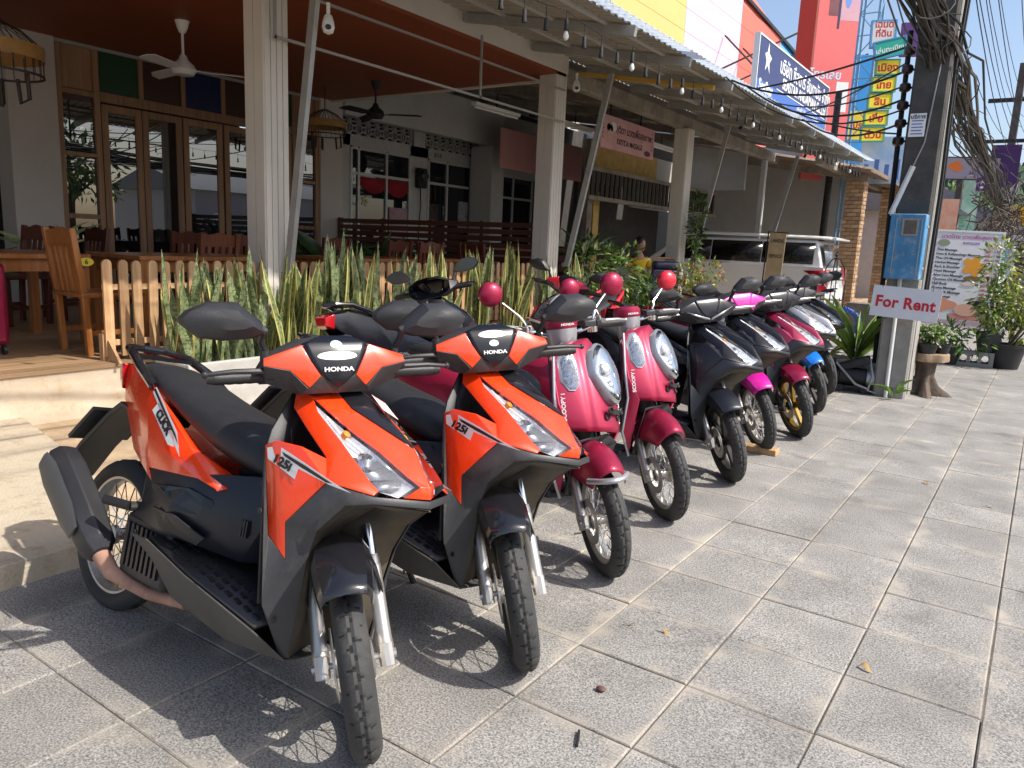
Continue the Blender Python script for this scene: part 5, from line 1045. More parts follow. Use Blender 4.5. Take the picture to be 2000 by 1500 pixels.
t6 = table('wooden table with the yellow number six tag at the left edge', -7.0, 2.55, .5, .7); table('long wooden table behind the picket fence with the chairs around it', -6.75, 4.3, .45, .75); table('wooden table behind the fence right of the second cream column', -6.7, 6.6, .45, .7); table('far wooden table beside the slatted partition', -6.8, 7.95, .4, .5)
m = MB(); pts = [(0, .06*cos(a)*(1), .034*sin(a)) for a in [2*pi*q/20 for q in range(20)]]
tg = thing('number_tag', 'yellow oval tag with the number six on the table edge', 'tag', (-6.47, 3.19, 1.08)); MB().prism(pts, (.006, 0, 0)).build('tag_plate', mat('yellow_tag', (.75, .6, .03), .5), tg); text('lettering', '6', M['black_print'], tg, plane_M((.007, 0, 0), (0, 1, 0), (1, 0, 0)), .055, .02)
su = thing('suitcase', 'red hard-shell suitcase with castors at the left edge of the terrace', 'suitcase', (-6.4, 2.42, .4))
MB().box(-.13, .13, -.2, .1, .07, .68).build('shell', M['maroon'], su, bev=.04)
for x in (-.09, .09):
    for y in (-.15, .06): MB().cyl((x, y-.012, .035), (x, y+.012, .035), .035, n=12).build('castor', M['plastic'], su)
MB().tube([(-.08, -.1, .68), (-.08, -.1, .95), (.08, -.1, .95), (.08, -.1, .68)], .01, 6).build('handle', M['plastic'], su); MB().box(.131, .136, -.06, -.02, .45, .56).build('sticker', M['white_print'], su)
def fan(label, x, y, zc, L_, mm, a0):
    t = thing('ceiling_fan', label, 'fan', (x, y, zc), 0, 'ceiling fans under the brown ceiling'); m = MB(); m.lathe([(.03, -.12), (.05, -.08), (.075, 0), (.0, .0)], (0, 0, 0), n=18); m.build('canopy', mm, t)
    MB().cyl((0, 0, -.1), (0, 0, -L_+.1), .014).build('rod', mm, t); MB().lathe([(.0, -L_-.09), (.1, -L_-.08), (.13, -L_-.03), (.11, -L_+.02), (.05, -L_+.07), (.03, -L_+.12)], (0, 0, 0), n=24).build('motor', mm, t)
    for k in range(3):
        a = a0+k*2*pi/3; u = V(cos(a), sin(a), 0); v = V(-sin(a), cos(a), 0); c = V(0, 0, -L_-.03); m = MB()
        m.prism([c+u*.1-v*.04, c+u*.1+v*.04, c+u*.2+v*.065+V(0, 0, .02), c+u*.58+v*.075+V(0, 0, .02), c+u*.66+v*.03, c+u*.66-v*.05-V(0, 0, .02), c+u*.2-v*.055-V(0, 0, .015)], (0, 0, .006)); m.build('blade', mm, t)
fan('white ceiling fan with three blades under the brown ceiling', -7.85, 5.0, 3.53, .46, M['white_plastic'], .95); fan('black ceiling fan under the brown ceiling near the white shophouse', -8.1, 8.1, 3.53, .42, M['black'], .55)
def cage(label, x, y, z, r):
    t = thing('birdcage_lamp', label, 'lamp', (x, y, z), 0, 'round cage-shaped pendant lamps'); m = MB()
    for k in range(24):
        a = 2*pi*k/24; m.tube([(.03*cos(a), .03*sin(a), .2*r/.3), (r*.6*cos(a), r*.6*sin(a), .13*r/.3), (r*cos(a), r*sin(a), .03)], .004, 4); m.cyl((r*.98*cos(a), r*.98*sin(a), .0), (r*.98*cos(a), r*.98*sin(a), -.16*r/.3), .004, n=4)
    m.build('wire_cage', M['lamp_dark'], t); MB().rings([[V(q*cos(2*pi*k/36), q*sin(2*pi*k/36), h) for q, h in ((r, .04), (r*1.02, .04), (r*1.02, -.06*r/.3), (r, -.06*r/.3))] for k in range(36)], closed=True, caps=False).build('rattan_band', M['brass'], t)
    MB().rings([[V(q*cos(2*pi*k/36), q*sin(2*pi*k/36), h) for q, h in ((r*.97, -.155*r/.3), (r*1.0, -.155*r/.3), (r*1., -.17*r/.3), (r*.97, -.17*r/.3))] for k in range(36)], closed=True, caps=False).build('lower_ring', M['lamp_dark'], t)
    MB().tube([(0, 0, .19*r/.3), (0, 0, 3.53-z)], .008, 6).build('cord', M['lamp_dark'], t)
    for s in (0, 1, 2): a = s*2.1+.5; MB().tube([(r*.8*cos(a), r*.8*sin(a), -.16*r/.3), (r*.82*cos(a), r*.82*sin(a), -.33*r/.3), (r*.6*cos(a), r*.6*sin(a), -.36*r/.3), (r*.55*cos(a), r*.55*sin(a), -.2*r/.3)], .014*r/.3, 6).build('hook_foot', M['lamp_dark'], t)
cage('round rattan-banded cage lamp at the top left corner', -7.4, 3.0, 2.78, .36); cage('round rattan-banded cage lamp just right of the second cream column', -9.1, 8.06, 3.0, .3)
def cctv(label, x, y, z, rz_):
    t = thing('security_camera', label, 'camera', (x, y, z), rz_, 'white security cameras'); t.scale = (.95, .95, .78); m = MB(); m.bar((0, 0, .0), (.0, .0, .1), .03, .03); m.bar((-.06, 0, .1), (.03, 0, .1), .03, .03); m.build('bracket', M['white_plastic'], t)
    MB().lathe([(.0, -.19), (.04, -.17), (.055, -.12), (.05, -.07), (.035, -.01), (.028, 0)], (0, 0, 0), n=18).build('housing', M['white_plastic'], t); MB().lathe([(.028, 0), (.026, .012), (.0, .014)], (.042, 0, -.125), (1, 0, -.25), n=14).build('lens', M['gloss_black'], t)
cctv('white security camera on the slanting strut beside the second cream column', -5.04, 4.5, 3.12, -.75); cctv('white security camera at the top of the restaurant corner column', -5.4, 9.05, 3.5, -.9)
# ================================================================== signs
def board(name, label, cat, M4, w_, h_, mm, th=.03, group=None, frame=None):
    t = thing(name, label, cat, group=group); t.matrix_world = M4; MB().box(-w_/2, w_/2, -h_/2, h_/2, -th, 0).build('board', mm, t)
    if frame:
        m = MB(); f_ = .03
        m.box(-w_/2-f_, w_/2+f_, h_/2, h_/2+f_, -th-.01, .012); m.box(-w_/2-f_, w_/2+f_, -h_/2-f_, -h_/2, -th-.01, .012); m.box(-w_/2-f_, -w_/2, -h_/2, h_/2, -th-.01, .012); m.box(w_/2, w_/2+f_, -h_/2, h_/2, -th-.01, .012); m.build('frame', frame, t)
    return t
P2 = lambda x, y, z=.0015: Matrix.Translation((x, y, z))
def spot(t, name, mm, x, y, rx, ry, n=20, z=.0015, fn=None):
    pts = [V(x+rx*cos(a)*(fn(a) if fn else 1), y+ry*sin(a)*(fn(a) if fn else 1), z) for a in [2*pi*q/n for q in range(n)]]; return MB().prism(pts, (0, 0, .002)).build(name, mm, t)
C_ = lambda n, c, r=.5: mat(n, c, r)
red_p, navy_p, purple_p = C_('red_print', (.55, .01, .03)), C_('navy_print', (.02, .03, .1)), C_('purple_print', (.35, .08, .4))
pk = mat('pink_sign_print', (.62, .3, .33), .5, col2=(.75, .45, .45), vscale=2.5)
t = board('hanging_sign', 'pink massage sign hanging under the awning between two cream columns', 'sign', plane_M((-6.5, 12.83, 3.32), (0, 1, 0), (1, 0, 0)), 2.1, .54, pk, .06, frame=None)
text('lettering', 'กฤติดา นวดเพื่อสุขภาพ', M['black_print'], t, P2(.15, .08), .17, .01); text('lettering', 'KRITIDA MASSAGE', M['black_print'], t, P2(.05, -.12), .13, .01, sx=.95)
spot(t, 'face_print', C_('skin_print', (.7, .45, .38)), -.72, -.0, .1, .14); spot(t, 'hair_print', M['black_print'], -.79, .08, .06, .06); spot(t, 'petal_print', M['white_print'], -.62, .1, .12, .08); spot(t, 'candle_print', C_('dark_print', (.12, .03, .04)), .78, -.19, .13, .05)
for x in (-.98, .97):
    for k in range(5): spot(t, 'scroll_print', M['black_print'], x, -.1+k*.07, .03, .03, 8, fn=lambda a: .6+.4*cos(3*a))
for x in (-.7, .5): MB().bar((x, .27, -.03), (x, .5, -.03), .02, .02).build('hanger', M['black'], t)
blue_s = mat('navy_sign', (.03, .04, .13), .4); sst = board('company_sign', 'dark blue company sign with white lettering standing above the awning roof', 'sign', plane_M((-4.6, 16.2, 4.61), (0, 1, .0), (1, 0, 0)), 4.95, .92, blue_s, .08, frame=M['white_paint'])
W = M['white_print']
text('lettering', 'บริษัท ซีสตาร์ อันดามัน จำกัด', W, sst, P2(.75, .2), .36, .012, sx=.95); text('lettering', 'SEASTAR ANDAMAN Co.,Ltd', W, sst, P2(.72, -.07), .27, .018, sx=.98); text('lettering', 'SeaStar', W, sst, P2(-1.92, -.32), .27, .03); text('lettering', '318 หมู่ที่ 2 ตำบลอ่าวนาง อำเภอเมือง', W, sst, P2(1.0, -.33), .12, .01)
MB().box(-1.3, 2.4, -.225, -.21, 0, .004).build('rule_line', W, sst); MB().box(-2.47, 2.47, -.455, -.235, 0, .0015).build('lower_band', C_('bright_blue_print', (.05, .13, .42)), sst)
star = [(0, .42), (.06, .2), (.28, .12), (.12, -.02), (.2, -.24), (.02, -.08), (-.16, -.22), (-.1, 0), (-.24, .14), (-.07, .2)]; MB().prism([V(-1.95+x*.75, .12+y*.75, .001) for x, y in star][::-1], (0, 0, .003)).build('star_emblem', W, sst)
for x in (-2.2, 0, 2.2): MB().bar((x, -.47, -.05), (x, -1.05, -.3), .05, .05).build('leg', M['dark_metal'], sst)
# red tower, red billboard, shoe-like poster shapes, yellow and blue strip
tw = thing('red_tower', 'tall red sign tower of the store rising behind the blue company sign', 'tower', (-6.3, 24.3, 0)); MB().box(-.75, .0, 0, .9, 0, 12).build('shaft', mat('red_tower_paint', (.62, .05, .02), .5), tw); MB().box(.001, .18, .0, .9, 0, 12).build('bright_edge', mat('bright_red_paint', (.8, .08, .03), .4), tw)
rbm = mat('red_poster', (.8, .16, .15), .45); rb = board('billboard', 'red billboard with pale lettering beside the red tower', 'billboard', plane_M((-5.35, 22.0, 6.6), (.9, .75, 0), (.64, -.77, 0)), 1.15, 6.4, rbm, .12)
pu = mat('poster_purple', (.5, .3, .5), .5, col2=(.75, .4, .35), vscale=1.2); MB().box(.02, .57, .8, 3.2, 0, .003).build('poster_panel', pu, rb); MB().box(-.3, -.05, .9, 3.2, 0, .003).build('poster_panel', mat('poster_dark', (.12, .04, .06), .5, col2=(.3, .1, .1), vscale=1.2), rb); MB().box(-.04, .015, .6, 3.2, 0, .006).build('poster_bar', navy_p, rb)
spot(rb, 'swirl_print', C_('orange_print', (.8, .3, .1)), .32, 1.9, .14, .5, z=.004); spot(rb, 'swirl_print', C_('blue_print', (.15, .3, .7)), .2, 1.5, .1, .4, z=.004)
lb = C_('pale_blue_print', (.55, .7, .85)); text('lettering', 'โทรเลย', lb, rb, P2(-.2, -.55, .002), .3, .02, shear=0); text('lettering', 'ร้านค้า', C_('pale_red_print', (.85, .4, .4)), rb, P2(-.25, -1.5, .002), .2, .01); text('lettering', 'ครบวงจร', C_('pale_red_print2', (.85, .4, .4)), rb, P2(-.2, -2.0, .002), .24, .01); MB().box(.12, .45, -1.45, -.7, 0, .003).build('white_square', M['white_print'], rb)
yb = board('banner', 'narrow blue and yellow banner right of the red billboard', 'banner', plane_M((-4.55, 21.6, 4.9), (.9, .5, 0), (.5, -.85, 0)), .42, 3., C_('banner_blue', (.04, .3, .7)), .04); MB().box(-.2, .2, -.55, .15, 0, .003).build('yellow_panel', C_('banner_yellow', (.8, .62, .04)), yb); text('lettering', 'โปร', red_p, yb, P2(0, -.2, .004), .22, .03)
# lattice tower with stacked signs
lt_ = thing('lattice_tower', 'pale blue steel lattice tower carrying the stacked yellow signs', 'tower', (-4.62, 21.0, 0)); lm = mat('pale_blue_steel', (.25, .4, .55), .5, metal=.2)
for x in (0, .42):
    for y in (0, .42): MB().bar((x, y, 0), (x, y, 10), .05, .05).build('leg', lm, lt_)
for k in range(18):
    z = 1.2+k*.5; s = k % 2; m = MB(); m.bar((0, -.03, z+(.5 if s else 0)), (.42, -.03, z+(0 if s else .5)), .03, .02); m.bar((-.0, -.03, z), (.42, -.03, z), .03, .02); m.bar((.45, 0, z+(.5 if s else 0)), (.45, .42, z+(0 if s else .5)), .02, .03); m.build('brace', lm, lt_)
MB().cyl((-.25, -.2, 0), (-.25, -.2, 5.4), .09, .08, 12).build('dark_post', M['dark_metal'], lt_)
yel = C_('sign_yellow', (.9, .7, .02)); edge = C_('sign_green_edge', (.1, .35, .2))
SX = plane_M((0, 0, 0), (1, .5, .04), (.5, -1, 0))
for k, (tx, zc, x) in enumerate((('เมือง', 5.8, -3.75), ('ไทย', 5.42, -3.79), ('สิน', 5.05, -3.83), ('เชื่อ', 4.67, -3.87), ('ด่วน', 4.3, -3.9))):
    t = board('stacked_sign', 'yellow sign with red Thai lettering, %s of the lattice tower stack' % ('topmost', 'second from top', 'middle one', 'fourth from top', 'lowest')[k], 'sign', Matrix.Translation((x, 20.4, zc)) @ SX, .48, .29, yel, .1, 'stacked yellow signs on the lattice tower', edge); text('lettering', tx, red_p, t, P2(0, -.02), .23, .03)
t = board('tower_sign', 'white sign with dark red Thai lettering at the top of the lattice tower', 'sign', Matrix.Translation((-3.93, 20.4, 6.55)) @ SX, .5, .55, C_('sign_cream', (.7, .62, .55)), .1, frame=C_('sign_blue_edge', (.05, .3, .6))); text('lettering', 'โฉนด\nที่ดิน', red_p, t, P2(0, .1), .2, .02)
t = board('tower_sign', 'tilted teal sign with white Thai lettering under the white sign', 'sign', Matrix.Translation((-3.72, 20.3, 6.2)) @ SX @ Matrix.Rotation(.2, 4, 'Z'), .66, .34, C_('sign_teal', (.01, .35, .26)), .1, frame=C_('sign_blue_edge2', (.03, .25, .5))); text('lettering', 'เล่มทะเบียน', W, t, P2(0, -.03), .15, .015)
board('tower_sign', 'purple bank sign partly hidden behind the cable bundle', 'sign', Matrix.Translation((-3.3, 21, 6.5)) @ SX, .7, .75, C_('sign_purple', (.09, .02, .16)), .1)
t = board('banner', 'pale blue printed banner low behind the end of the awning', 'banner', plane_M((-3.7, 20.9, 3.75), (1, .3, 0), (.2, -1, 0)), 1.0, 1.1, mat('sky_banner', (.25, .5, .8), .5, col2=(.75, .8, .85), vscale=2), .04)
for k in range(4): MB().box(-.4+k*.23, -.3+k*.23, -.45, -.1+.12*(k % 2), 0, .003).build('figure_print', C_('navy_figure', (.1, .2, .5)), t)
# ================================================================== utility pole and everything on it
pc = mat('pole_concrete', (.30, .285, .26), .9, var=.2, vscale=3, bump=.35, bscale=50, grime=.4, grime_col=(.14, .13, .12)); pd = mat('blackened_concrete', (.075, .07, .065), .85, var=.35, vscale=4, bump=.35, bscale=40, grime=.4, grime_col=(.16, .15, .13))
up_ = thing('utility_pole', 'tall square concrete utility pole with blackened upper part', 'utility pole', (-1.17, 8.68, 0))
def sq(z, a, b, c=.02): return [V(x, y, z) for x, y in ((-a, -b+c), (-a+c, -b), (a-c, -b), (a, -b+c), (a, b-c), (a-c, b), (-a+c, b), (-a, b-c))]
MB().rings([sq(-.1, .152, .2), sq(1.2, .155, .2)]).build('base', pc, up_); MB().rings([sq(1.201, .155, .2), sq(4, .158, .2), sq(9.5, .12, .15)]).build('shaft', pd, up_)
MB().box(.153, .162, -.12, .16, .05, 4).build('pale_strip', pc, up_)
m = MB(); m.tube([(-.02, -.225, 0), (-.03, -.225, 1.25)], .02, 10); m.tube([(-.12, -.225, 1.78), (-.19, -.22, 1.83), (-.05, -.215, 2.28)], .026, 10); m.build('white_conduit', M['white_plastic'], up_)
m = MB(); m.tube([(-.05, -.215, 2.28), (.02, -.21, 2.5), (.07, -.21, 3.2), (.0, -.21, 4.2)], .008, 6); m.build('grey_cable', M['thin_steel'], up_)
for k, (x, y) in enumerate(((.19, -.1), (.2, -.02), (.185, .08))): MB().tube([(x, y, 0.9), (x+.01, y, 2.0), (x-.01, y, 3.2), (x+.03, y, 4.5)], .016-.003*k, 6).build('black_cable', M['black'], up_)
bx = thing('meter_box', 'weathered blue steel box with a small window strapped to the utility pole', 'meter box', (-1.17, 8.36, 1.2)); bm = mat('faded_blue_steel', (.05, .22, .42), .5, var=.25, vscale=5, grime=1., grime_col=(.36, .37, .35))
MB().box(-.155, .155, -.1, .11, 0, .62).build('case', bm, bx, bev=.01); m = MB(); m.box(-.03, .08, -.107, -.1005, .43, .56); m.build('window', mat('dirty_window', (.12, .1, .085), .5, var=.4), bx); m = MB()
for a in ((-.045, .095, .56, .575), (-.045, .095, .415, .43), (-.045, -.03, .43, .56), (.08, .095, .43, .56)): m.box(a[0], a[1], -.112, -.1005, a[2], a[3])
m.build('window_frame', mat('worn_rim', (.3, .28, .24), .6), bx)
for x in (-.1, .12): MB().box(x, x+.008, -.106, -.1, .05, .58).build('seam', mat('worn_seam', (.3, .34, .36), .6), bx)
for z in (.1, .5): MB().box(-.16, .16, -.02, .13, z, z+.02).build('strap', M['steel'], bx)
fr_ = board('rental_sign', 'white board reading For Rent in red fixed to the utility pole', 'sign', plane_M((-1.1, 8.25, .972), (1, .02, -.045), (0, -1, .02)), .6, .3, mat('white_board', (.68, .69, .72), .35, var=.05), .012); text('lettering', 'For Rent', red_p, fr_, P2(0.0, -.005), .15, .03, sx=.93, sp=1.05)
MB().tube([(-.22, .14, .004), (-.2, .3, -.1)], .003, 5).build('wire_tie', M['black'], fr_); MB().tube([(.22, .14, .004), (.2, .3, -.1)], .003, 5).build('wire_tie', M['black'], fr_)
no = board('paper_notice', 'white paper notice with blue print taped to the blackened pole', 'notice', plane_M((-1.23, 8.455, 2.66), (1, 0, 0), (0, -1, 0)), .14, .215, M['white_print'], .003)
text('lettering', 'บริการ', navy_p, no, P2(0, .075), .05, .02)
for k in range(5): MB().box(-.05, .05-.01*(k % 2), .035-k*.03, .045-k*.03, 0, .001).build('print_line', C_('blue_print_line', (.1, .15, .5)), no)
ip = thing('insulator_post', 'thin black post with insulators carrying the service wires left of the utility pole', 'post', (-1.42, 8.75, 0)); MB().tube([(0.05, 0, 0), (0, 0, 2), (-.02, 0, 3.6)], .025, 8).build('tube', M['black'], ip)
for k in range(6): z = 2.55+k*.17; m = MB(); m.lathe([(.02, -.05), (.05, -.03), (.055, 0), (.05, .03), (.02, .05)], (.0, -.05, z), n=12); m.build('insulator', mat('dark_insulator', (.04, .02, .015), .3), ip); MB().bar((.0, -.02, z), (.25, -.02, z), .02, .02).build('arm', M['black'], ip)
# cables
cm = [mat('cable_black', (.018, .018, .02), .6), mat('cable_grey', (.12, .115, .1), .7), mat('cable_brown', (.07, .055, .04), .7)]
bn = thing('cable_bundle', 'thick sagging bundle of grey and black cables slung from the utility pole along the street', 'cables'); r = random.Random(5)
core = [(-2.0, 4.5, 5.6), (-1.55, 7.2, 4.3), (-1.28, 8.25, 3.65), (-1.12, 8.42, 3.38), (-1.0, 8.9, 3.1), (-1.05, 11.3, 2.98), (-1.12, 16.3, 3.0), (-1.22, 21.5, 2.92), (-1.3, 28, 3.3), (-1.5, 36, 4.6)]
for k in range(40):
    ox, oz, ph = r.gauss(0, .06), r.gauss(0, .09), r.uniform(0, 6.3); pts = []
    for i, p in enumerate(core):
        q = V(*p)+V(ox+.05*sin(ph+i*1.7), 0, oz+.06*cos(ph+i*1.3)); pts.append(q)
        if i+1 < len(core): n_ = V(*core[i+1]); pts.append(q.lerp(n_+V(ox, 0, oz), .5)+V(r.gauss(0, .02), 0, r.gauss(-.02, .03)))
    MB().tube(pts, r.choice((.007, .009, .012, .016)), 5).build('cable', cm[k % 3], bn)
for k in range(22):   # loops and loose ends round the bundle
    i = r.choice((2, 3, 4, 5, 5, 6, 7, 7)); p = V(*core[i])+V(r.gauss(0, .06), r.uniform(-.3, 1.2 if i > 3 else .2), r.gauss(0, .08)); R_ = r.uniform(.08, .28); a0 = r.uniform(0, 6); tilt = r.uniform(-.8, .8)
    pts = [p+V(R_*cos(a0+t_)*(1 if i > 4 else .9), tilt*R_*sin(a0+t_), R_*.8*sin(a0+t_)) for t_ in [q*.5 for q in range(r.choice((7, 10, 13)))]]
    MB().tube(pts, .006, 4).build('loop', cm[k % 3], bn)
tang = MB()
for k in range(150):
    p = V(-1.25+r.gauss(0, .22), 23+r.uniform(-1.5, 3.5), 2.75+r.gauss(-.15, .35)); q = [p]
    for j in range(5): q.append(q[-1]+V(r.gauss(0, .14), r.gauss(0, .2), r.gauss(-.05, .16)))
    tang.tube(q, r.uniform(.008, .018), 4)
stuff(tang.build('tangle', cm[2], bn))
def wire(label, a, b_, sag, rad=.008, grp='service wires', nm_='overhead_wire'):
    a, b_ = V(*a), V(*b_); pts = [a.lerp(b_, t_)-V(0, 0, 4*sag*t_*(1-t_)) for t_ in [q/14 for q in range(15)]]
    o = MB().tube(pts, rad, 5).build(nm_, cm[0]); return tag(o, label, 'wire', grp)
for k, (z, ye, ze, sg_) in enumerate(((3.45, 10.2, 3.46, .04), (3.3, 12.5, 3.5, .05), (3.22, 9.4, 3.42, .2), (3.08, 11.2, 3.46, .12), (2.95, 10.0, 3.45, .25), (2.85, 9.2, 3.42, .3), (2.72, 12.6, 3.46, .18), (2.62, 10.8, 3.46, .1))):
    wire('black service wire running from the insulator post across to the awning edge', (-1.42, 8.7, z), (-3.45, ye, ze), sg_, .009 if k % 2 else .012, 'service wires from the pole to the awning')
for k in range(24):
    x = -1.95+k*.1+r.uniform(-.03, .03); z = 4.9+(k % 6)*.42+r.uniform(-.1, .1)
    wire('thin dark overhead wire along the street against the sky', (x, -6, z+.3), (x+r.uniform(-.2, .4), 8.6, z+.25), .35, .006, 'overhead wires along the street'); wire('thin dark overhead wire along the street against the sky', (x+r.uniform(-.2, .2), 8.6, z+.25), (x*.9-.2, 37, z+.5), .9, .008, 'overhead wires along the street')
for k in range(3): wire('sagging wire crossing over the concrete apron', (-3.1+k*-.5, -6, 3.6+.1*k), (-1.3, 8.5, 4.1+k*.2), .5, .014, 'sagging wires near the terrace')
# ================================================================== pump, stump table, pots, block, menu board
pu_ = thing('water_pump', 'black and silver water pump on small wheels beside the utility pole', 'pump', (-1.55, 8.55, 0), .15)
m = MB(); m.cyl((-.12, 0, .16), (.14, 0, .16), .095, n=20); m.build('motor', M['dark_metal'], pu_, bev=.008); MB().cyl((.141, 0, .16), (.24, 0, .16), .09, n=20).build('end_cover', M['silver'], pu_, bev=.01)
m = MB(); m.lathe([(.03, -.06), (.1, -.04), (.11, 0), (.1, .04), (.03, .06)], (-.2, 0, .2), (1, 0, 0), 18); m.cyl((-.2, 0, .2), (-.2, 0, .34), .035); m.build('pump_head', M['plastic'], pu_); MB().bar((-.14, 0, .24), (.16, -.03, .36), .12, .09).build('switch_housing', M['plastic'], pu_, bev=.02)
m = MB(); m.tube([(.16, -.05, .36), (.2, -.12, .2), (.17, -.14, .05), (.26, -.1, .02)], .012, 6); m.tube([(-.16, -.06, .3), (.05, -.13, .1), (.18, -.13, .06)], .012, 6); m.build('hose', M['steel'], pu_)
for x in (-.1, .14):
    for y in (-.08, .08): MB().cyl((x, y-.012, .04), (x, y+.012, .04), .04, n=14).build('wheel', M['plastic'], pu_)
MB().box(-.15, .19, -.07, .07, .055, .07).build('base_plate', M['dark_metal'], pu_)
bark = mat('stump_bark', (.095, .07, .052), .9, var=.5, vscale=10, bump=.8, bscale=25)
sp_ = thing('stump_table', 'round wooden stump table on a flaring trunk behind the utility pole', 'table', (-.93, 9.02, 0)); R = []
for z, r0, lob in ((0, .2, .09), (.04, .17, .07), (.1, .12, .03), (.2, .085, .012), (.32, .095, .01), (.36, .12, 0)): R.append([V((r0+lob*cos(5*a))*cos(a), (r0+lob*cos(5*a))*sin(a), z) for a in [2*pi*q/40 for q in range(40)]])
MB().rings(R).build('trunk', bark, sp_); MB().rings([[V((.2+.012*sin(7*a))*k_*cos(a), (.2+.012*sin(7*a))*k_*sin(a), z) for a in [2*pi*q/40 for q in range(40)]] for k_, z in ((1, .361), (1.02, .38), (1., .44), (.97, .445))]).build('slab_top', mat('stump_top', (.3, .21, .13), .8, var=.3, vscale=14, bump=.4), sp_)
clay = mat('terracotta', (.33, .13, .065), .8, var=.15); bpot = mat('black_pot', (.02, .02, .023), .5)
def pot(name, label, x, y, z, r0, h, mm, grp=None):
    t = thing(name, label, 'pot', (x, y, z), 0, grp); MB().lathe([(r0*.72, 0), (r0*.98, h*.86), (r0*1.08, h*.87), (r0*1.1, h), (r0*.98, h), (r0*.95, h*.9)], (0, 0, 0), n=24).build('shell', mm, t); MB().lathe([(r0*.94, h*.86), (.001, h*.88)], (0, 0, 0), n=18).build('soil', soil, t); return t
pot('flower_pot', 'small terracotta pot on the stump table', -1.03, 8.95, .445, .07, .13, clay); pot('flower_pot', 'shallow dark clay pot on the stump table beside the terracotta one', -.92, 8.9, .445, .1, .1, bpot); pot('flower_pot', 'dark pot at the right side of the stump table', -.8, 9.03, .445, .08, .1, bpot)
bush('pot_plant', 'leafy green plant growing in the pots on the stump table', (-.9, 8.95, .54), (0, 0, .09), (.2, .15, .12), 420, .06, 61, ['leaf_mid', 'leaf_mid', 'leaf_pale', 'leaf_dark'], 'plant', 4)
pot('flower_pot', 'black plastic pot left of the concrete block', -.98, 12.05, 0, .15, .22, bpot); bush('pot_plant', 'sprawling dark plant in the black pot left of the concrete block', (-.98, 12.05, .2), (.05, 0, .14), (.4, .3, .2), 200, .16, 63, ['leaf_dark', 'leaf_mid'], 'plant', 4, asp=4)
pot('flower_pot', 'large black plastic pot right of the concrete block', -.33, 12.25, 0, .23, .33, bpot); bush('pot_plant', 'yellow-green croton shrub in the large black pot', (-.3, 12.3, .3), (.15, 0, .42), (.42, .4, .45), 520, .14, 65, ['leaf_yellow', 'leaf_yellow', 'leaf_mid'], 'shrub', 6, asp=3.5)
pot('flower_pot', 'grey plastic pot standing on the concrete block', -.55, 12.2, .21, .16, .26, mat('grey_pot', (.05, .05, .052), .6))
fb_ = bush('flowering_shrub', 'tall green shrub dotted with white flowers in front of the menu board', (-.5, 12.2, .42), (0, 0, .6), (.3, .3, .62), 820, .1, 67, ['leaf_mid', 'leaf_mid', 'leaf_pale', 'leaf_yellow'], 'shrub', 7)
rr_ = random.Random(9)
for k in range(60):
    a, b2 = rr_.uniform(0, 6.3), rr_.uniform(-1, 1); p = V(.36*cos(a)*sqrt(1-b2*b2)*rr_.uniform(.6, 1), .36*sin(a)*sqrt(1-b2*b2)*rr_.uniform(.6, 1), .62+.6*b2); m = MB(); m.sphere(p, .018, 7, 4, (1, 1, .6)); m.build('flower', M['petal'], fb_)
cb = thing('concrete_block', 'hollow grey concrete block lying on its side between the pots', 'block', (-.68, 12.15, 0), .06); blk = mat('block_concrete', (.28, .27, .25), .95, bump=.6, bscale=70); m = MB()
hx = [-.13, 0, .13]; zz_ = .105
for x0, x1 in ((-.23, -.178), (-.082, -.048), (.048, .082), (.178, .23)): m.box(x0, x1, -.1, .1, .0, .2)
for x in hx: m.box(x-.048, x+.048, -.1, .1, 0, .05); m.box(x-.048, x+.048, -.1, .1, .155, .2)
m.build('shell', blk, cb)
for x in hx: MB().rings([[V(x+.05*cos(2*pi*q/20)*(1 if abs(cos(2*pi*q/20)) < .96 else 1), -.1003+dy, zz_+.052*sin(2*pi*q/20)) for q in range(20)] for dy in (0, .19)], False).build('hole', M['black'], cb)
mb_m = mat('menu_print', (.74, .73, .76), .4, var=.06, vscale=3); me_ = board('menu_board', 'tall massage price list board with white frame behind the potted plants', 'sign', plane_M((-1.03, 13.0, 1.14), (1, .2, -.02), (.2, -1, .12)), .86, 1.36, mb_m, .04, frame=M['white_plastic'])
text('lettering', 'นวดไทย นวดเพื่อสุขภาพ', C_('pink_print', (.6, .05, .3)), me_, P2(.02, .61), .075, .008); text('lettering', 'ราคานวด', purple_p, me_, P2(.05, .53), .06, .005)
for k, s_ in enumerate(('Thai Massage', 'Foot & Reflexology Massage', 'Thai Oil Massage', 'Herbal Massage', 'Back & Shoulder', 'Head Massage', 'Aloe Vera Massage', 'Coconut Oil Massage', 'Half Body', 'Aroma Massage', 'Slim Herb Massage', 'Milk Massage')):
    text('lettering', s_, M['black_print'], me_, P2(-.38, .42-k*.062), .05, .012, align='LEFT'); text('lettering', ('300', '300', '400', '500', '300', '300', '500', '500', '250', '500', '600', '500')[k]+' / 1 hr', red_p, me_, P2(.24, .42-k*.062), .046, .012, align='LEFT')
fl_ = lambda a: .55+.45*abs(cos(2.5*a)); spot(me_, 'flower_print', C_('orange_flower', (.8, .33, .02)), .12, .2, .15, .16, 40, .003, fl_); spot(me_, 'stone_print', C_('stone_brown', (.2, .13, .05)), .14, .02, .13, .04, z=.003); spot(me_, 'stone_print', C_('stone_pale', (.75, .6, .55)), .1, -.06, .1, .03, z=.003)
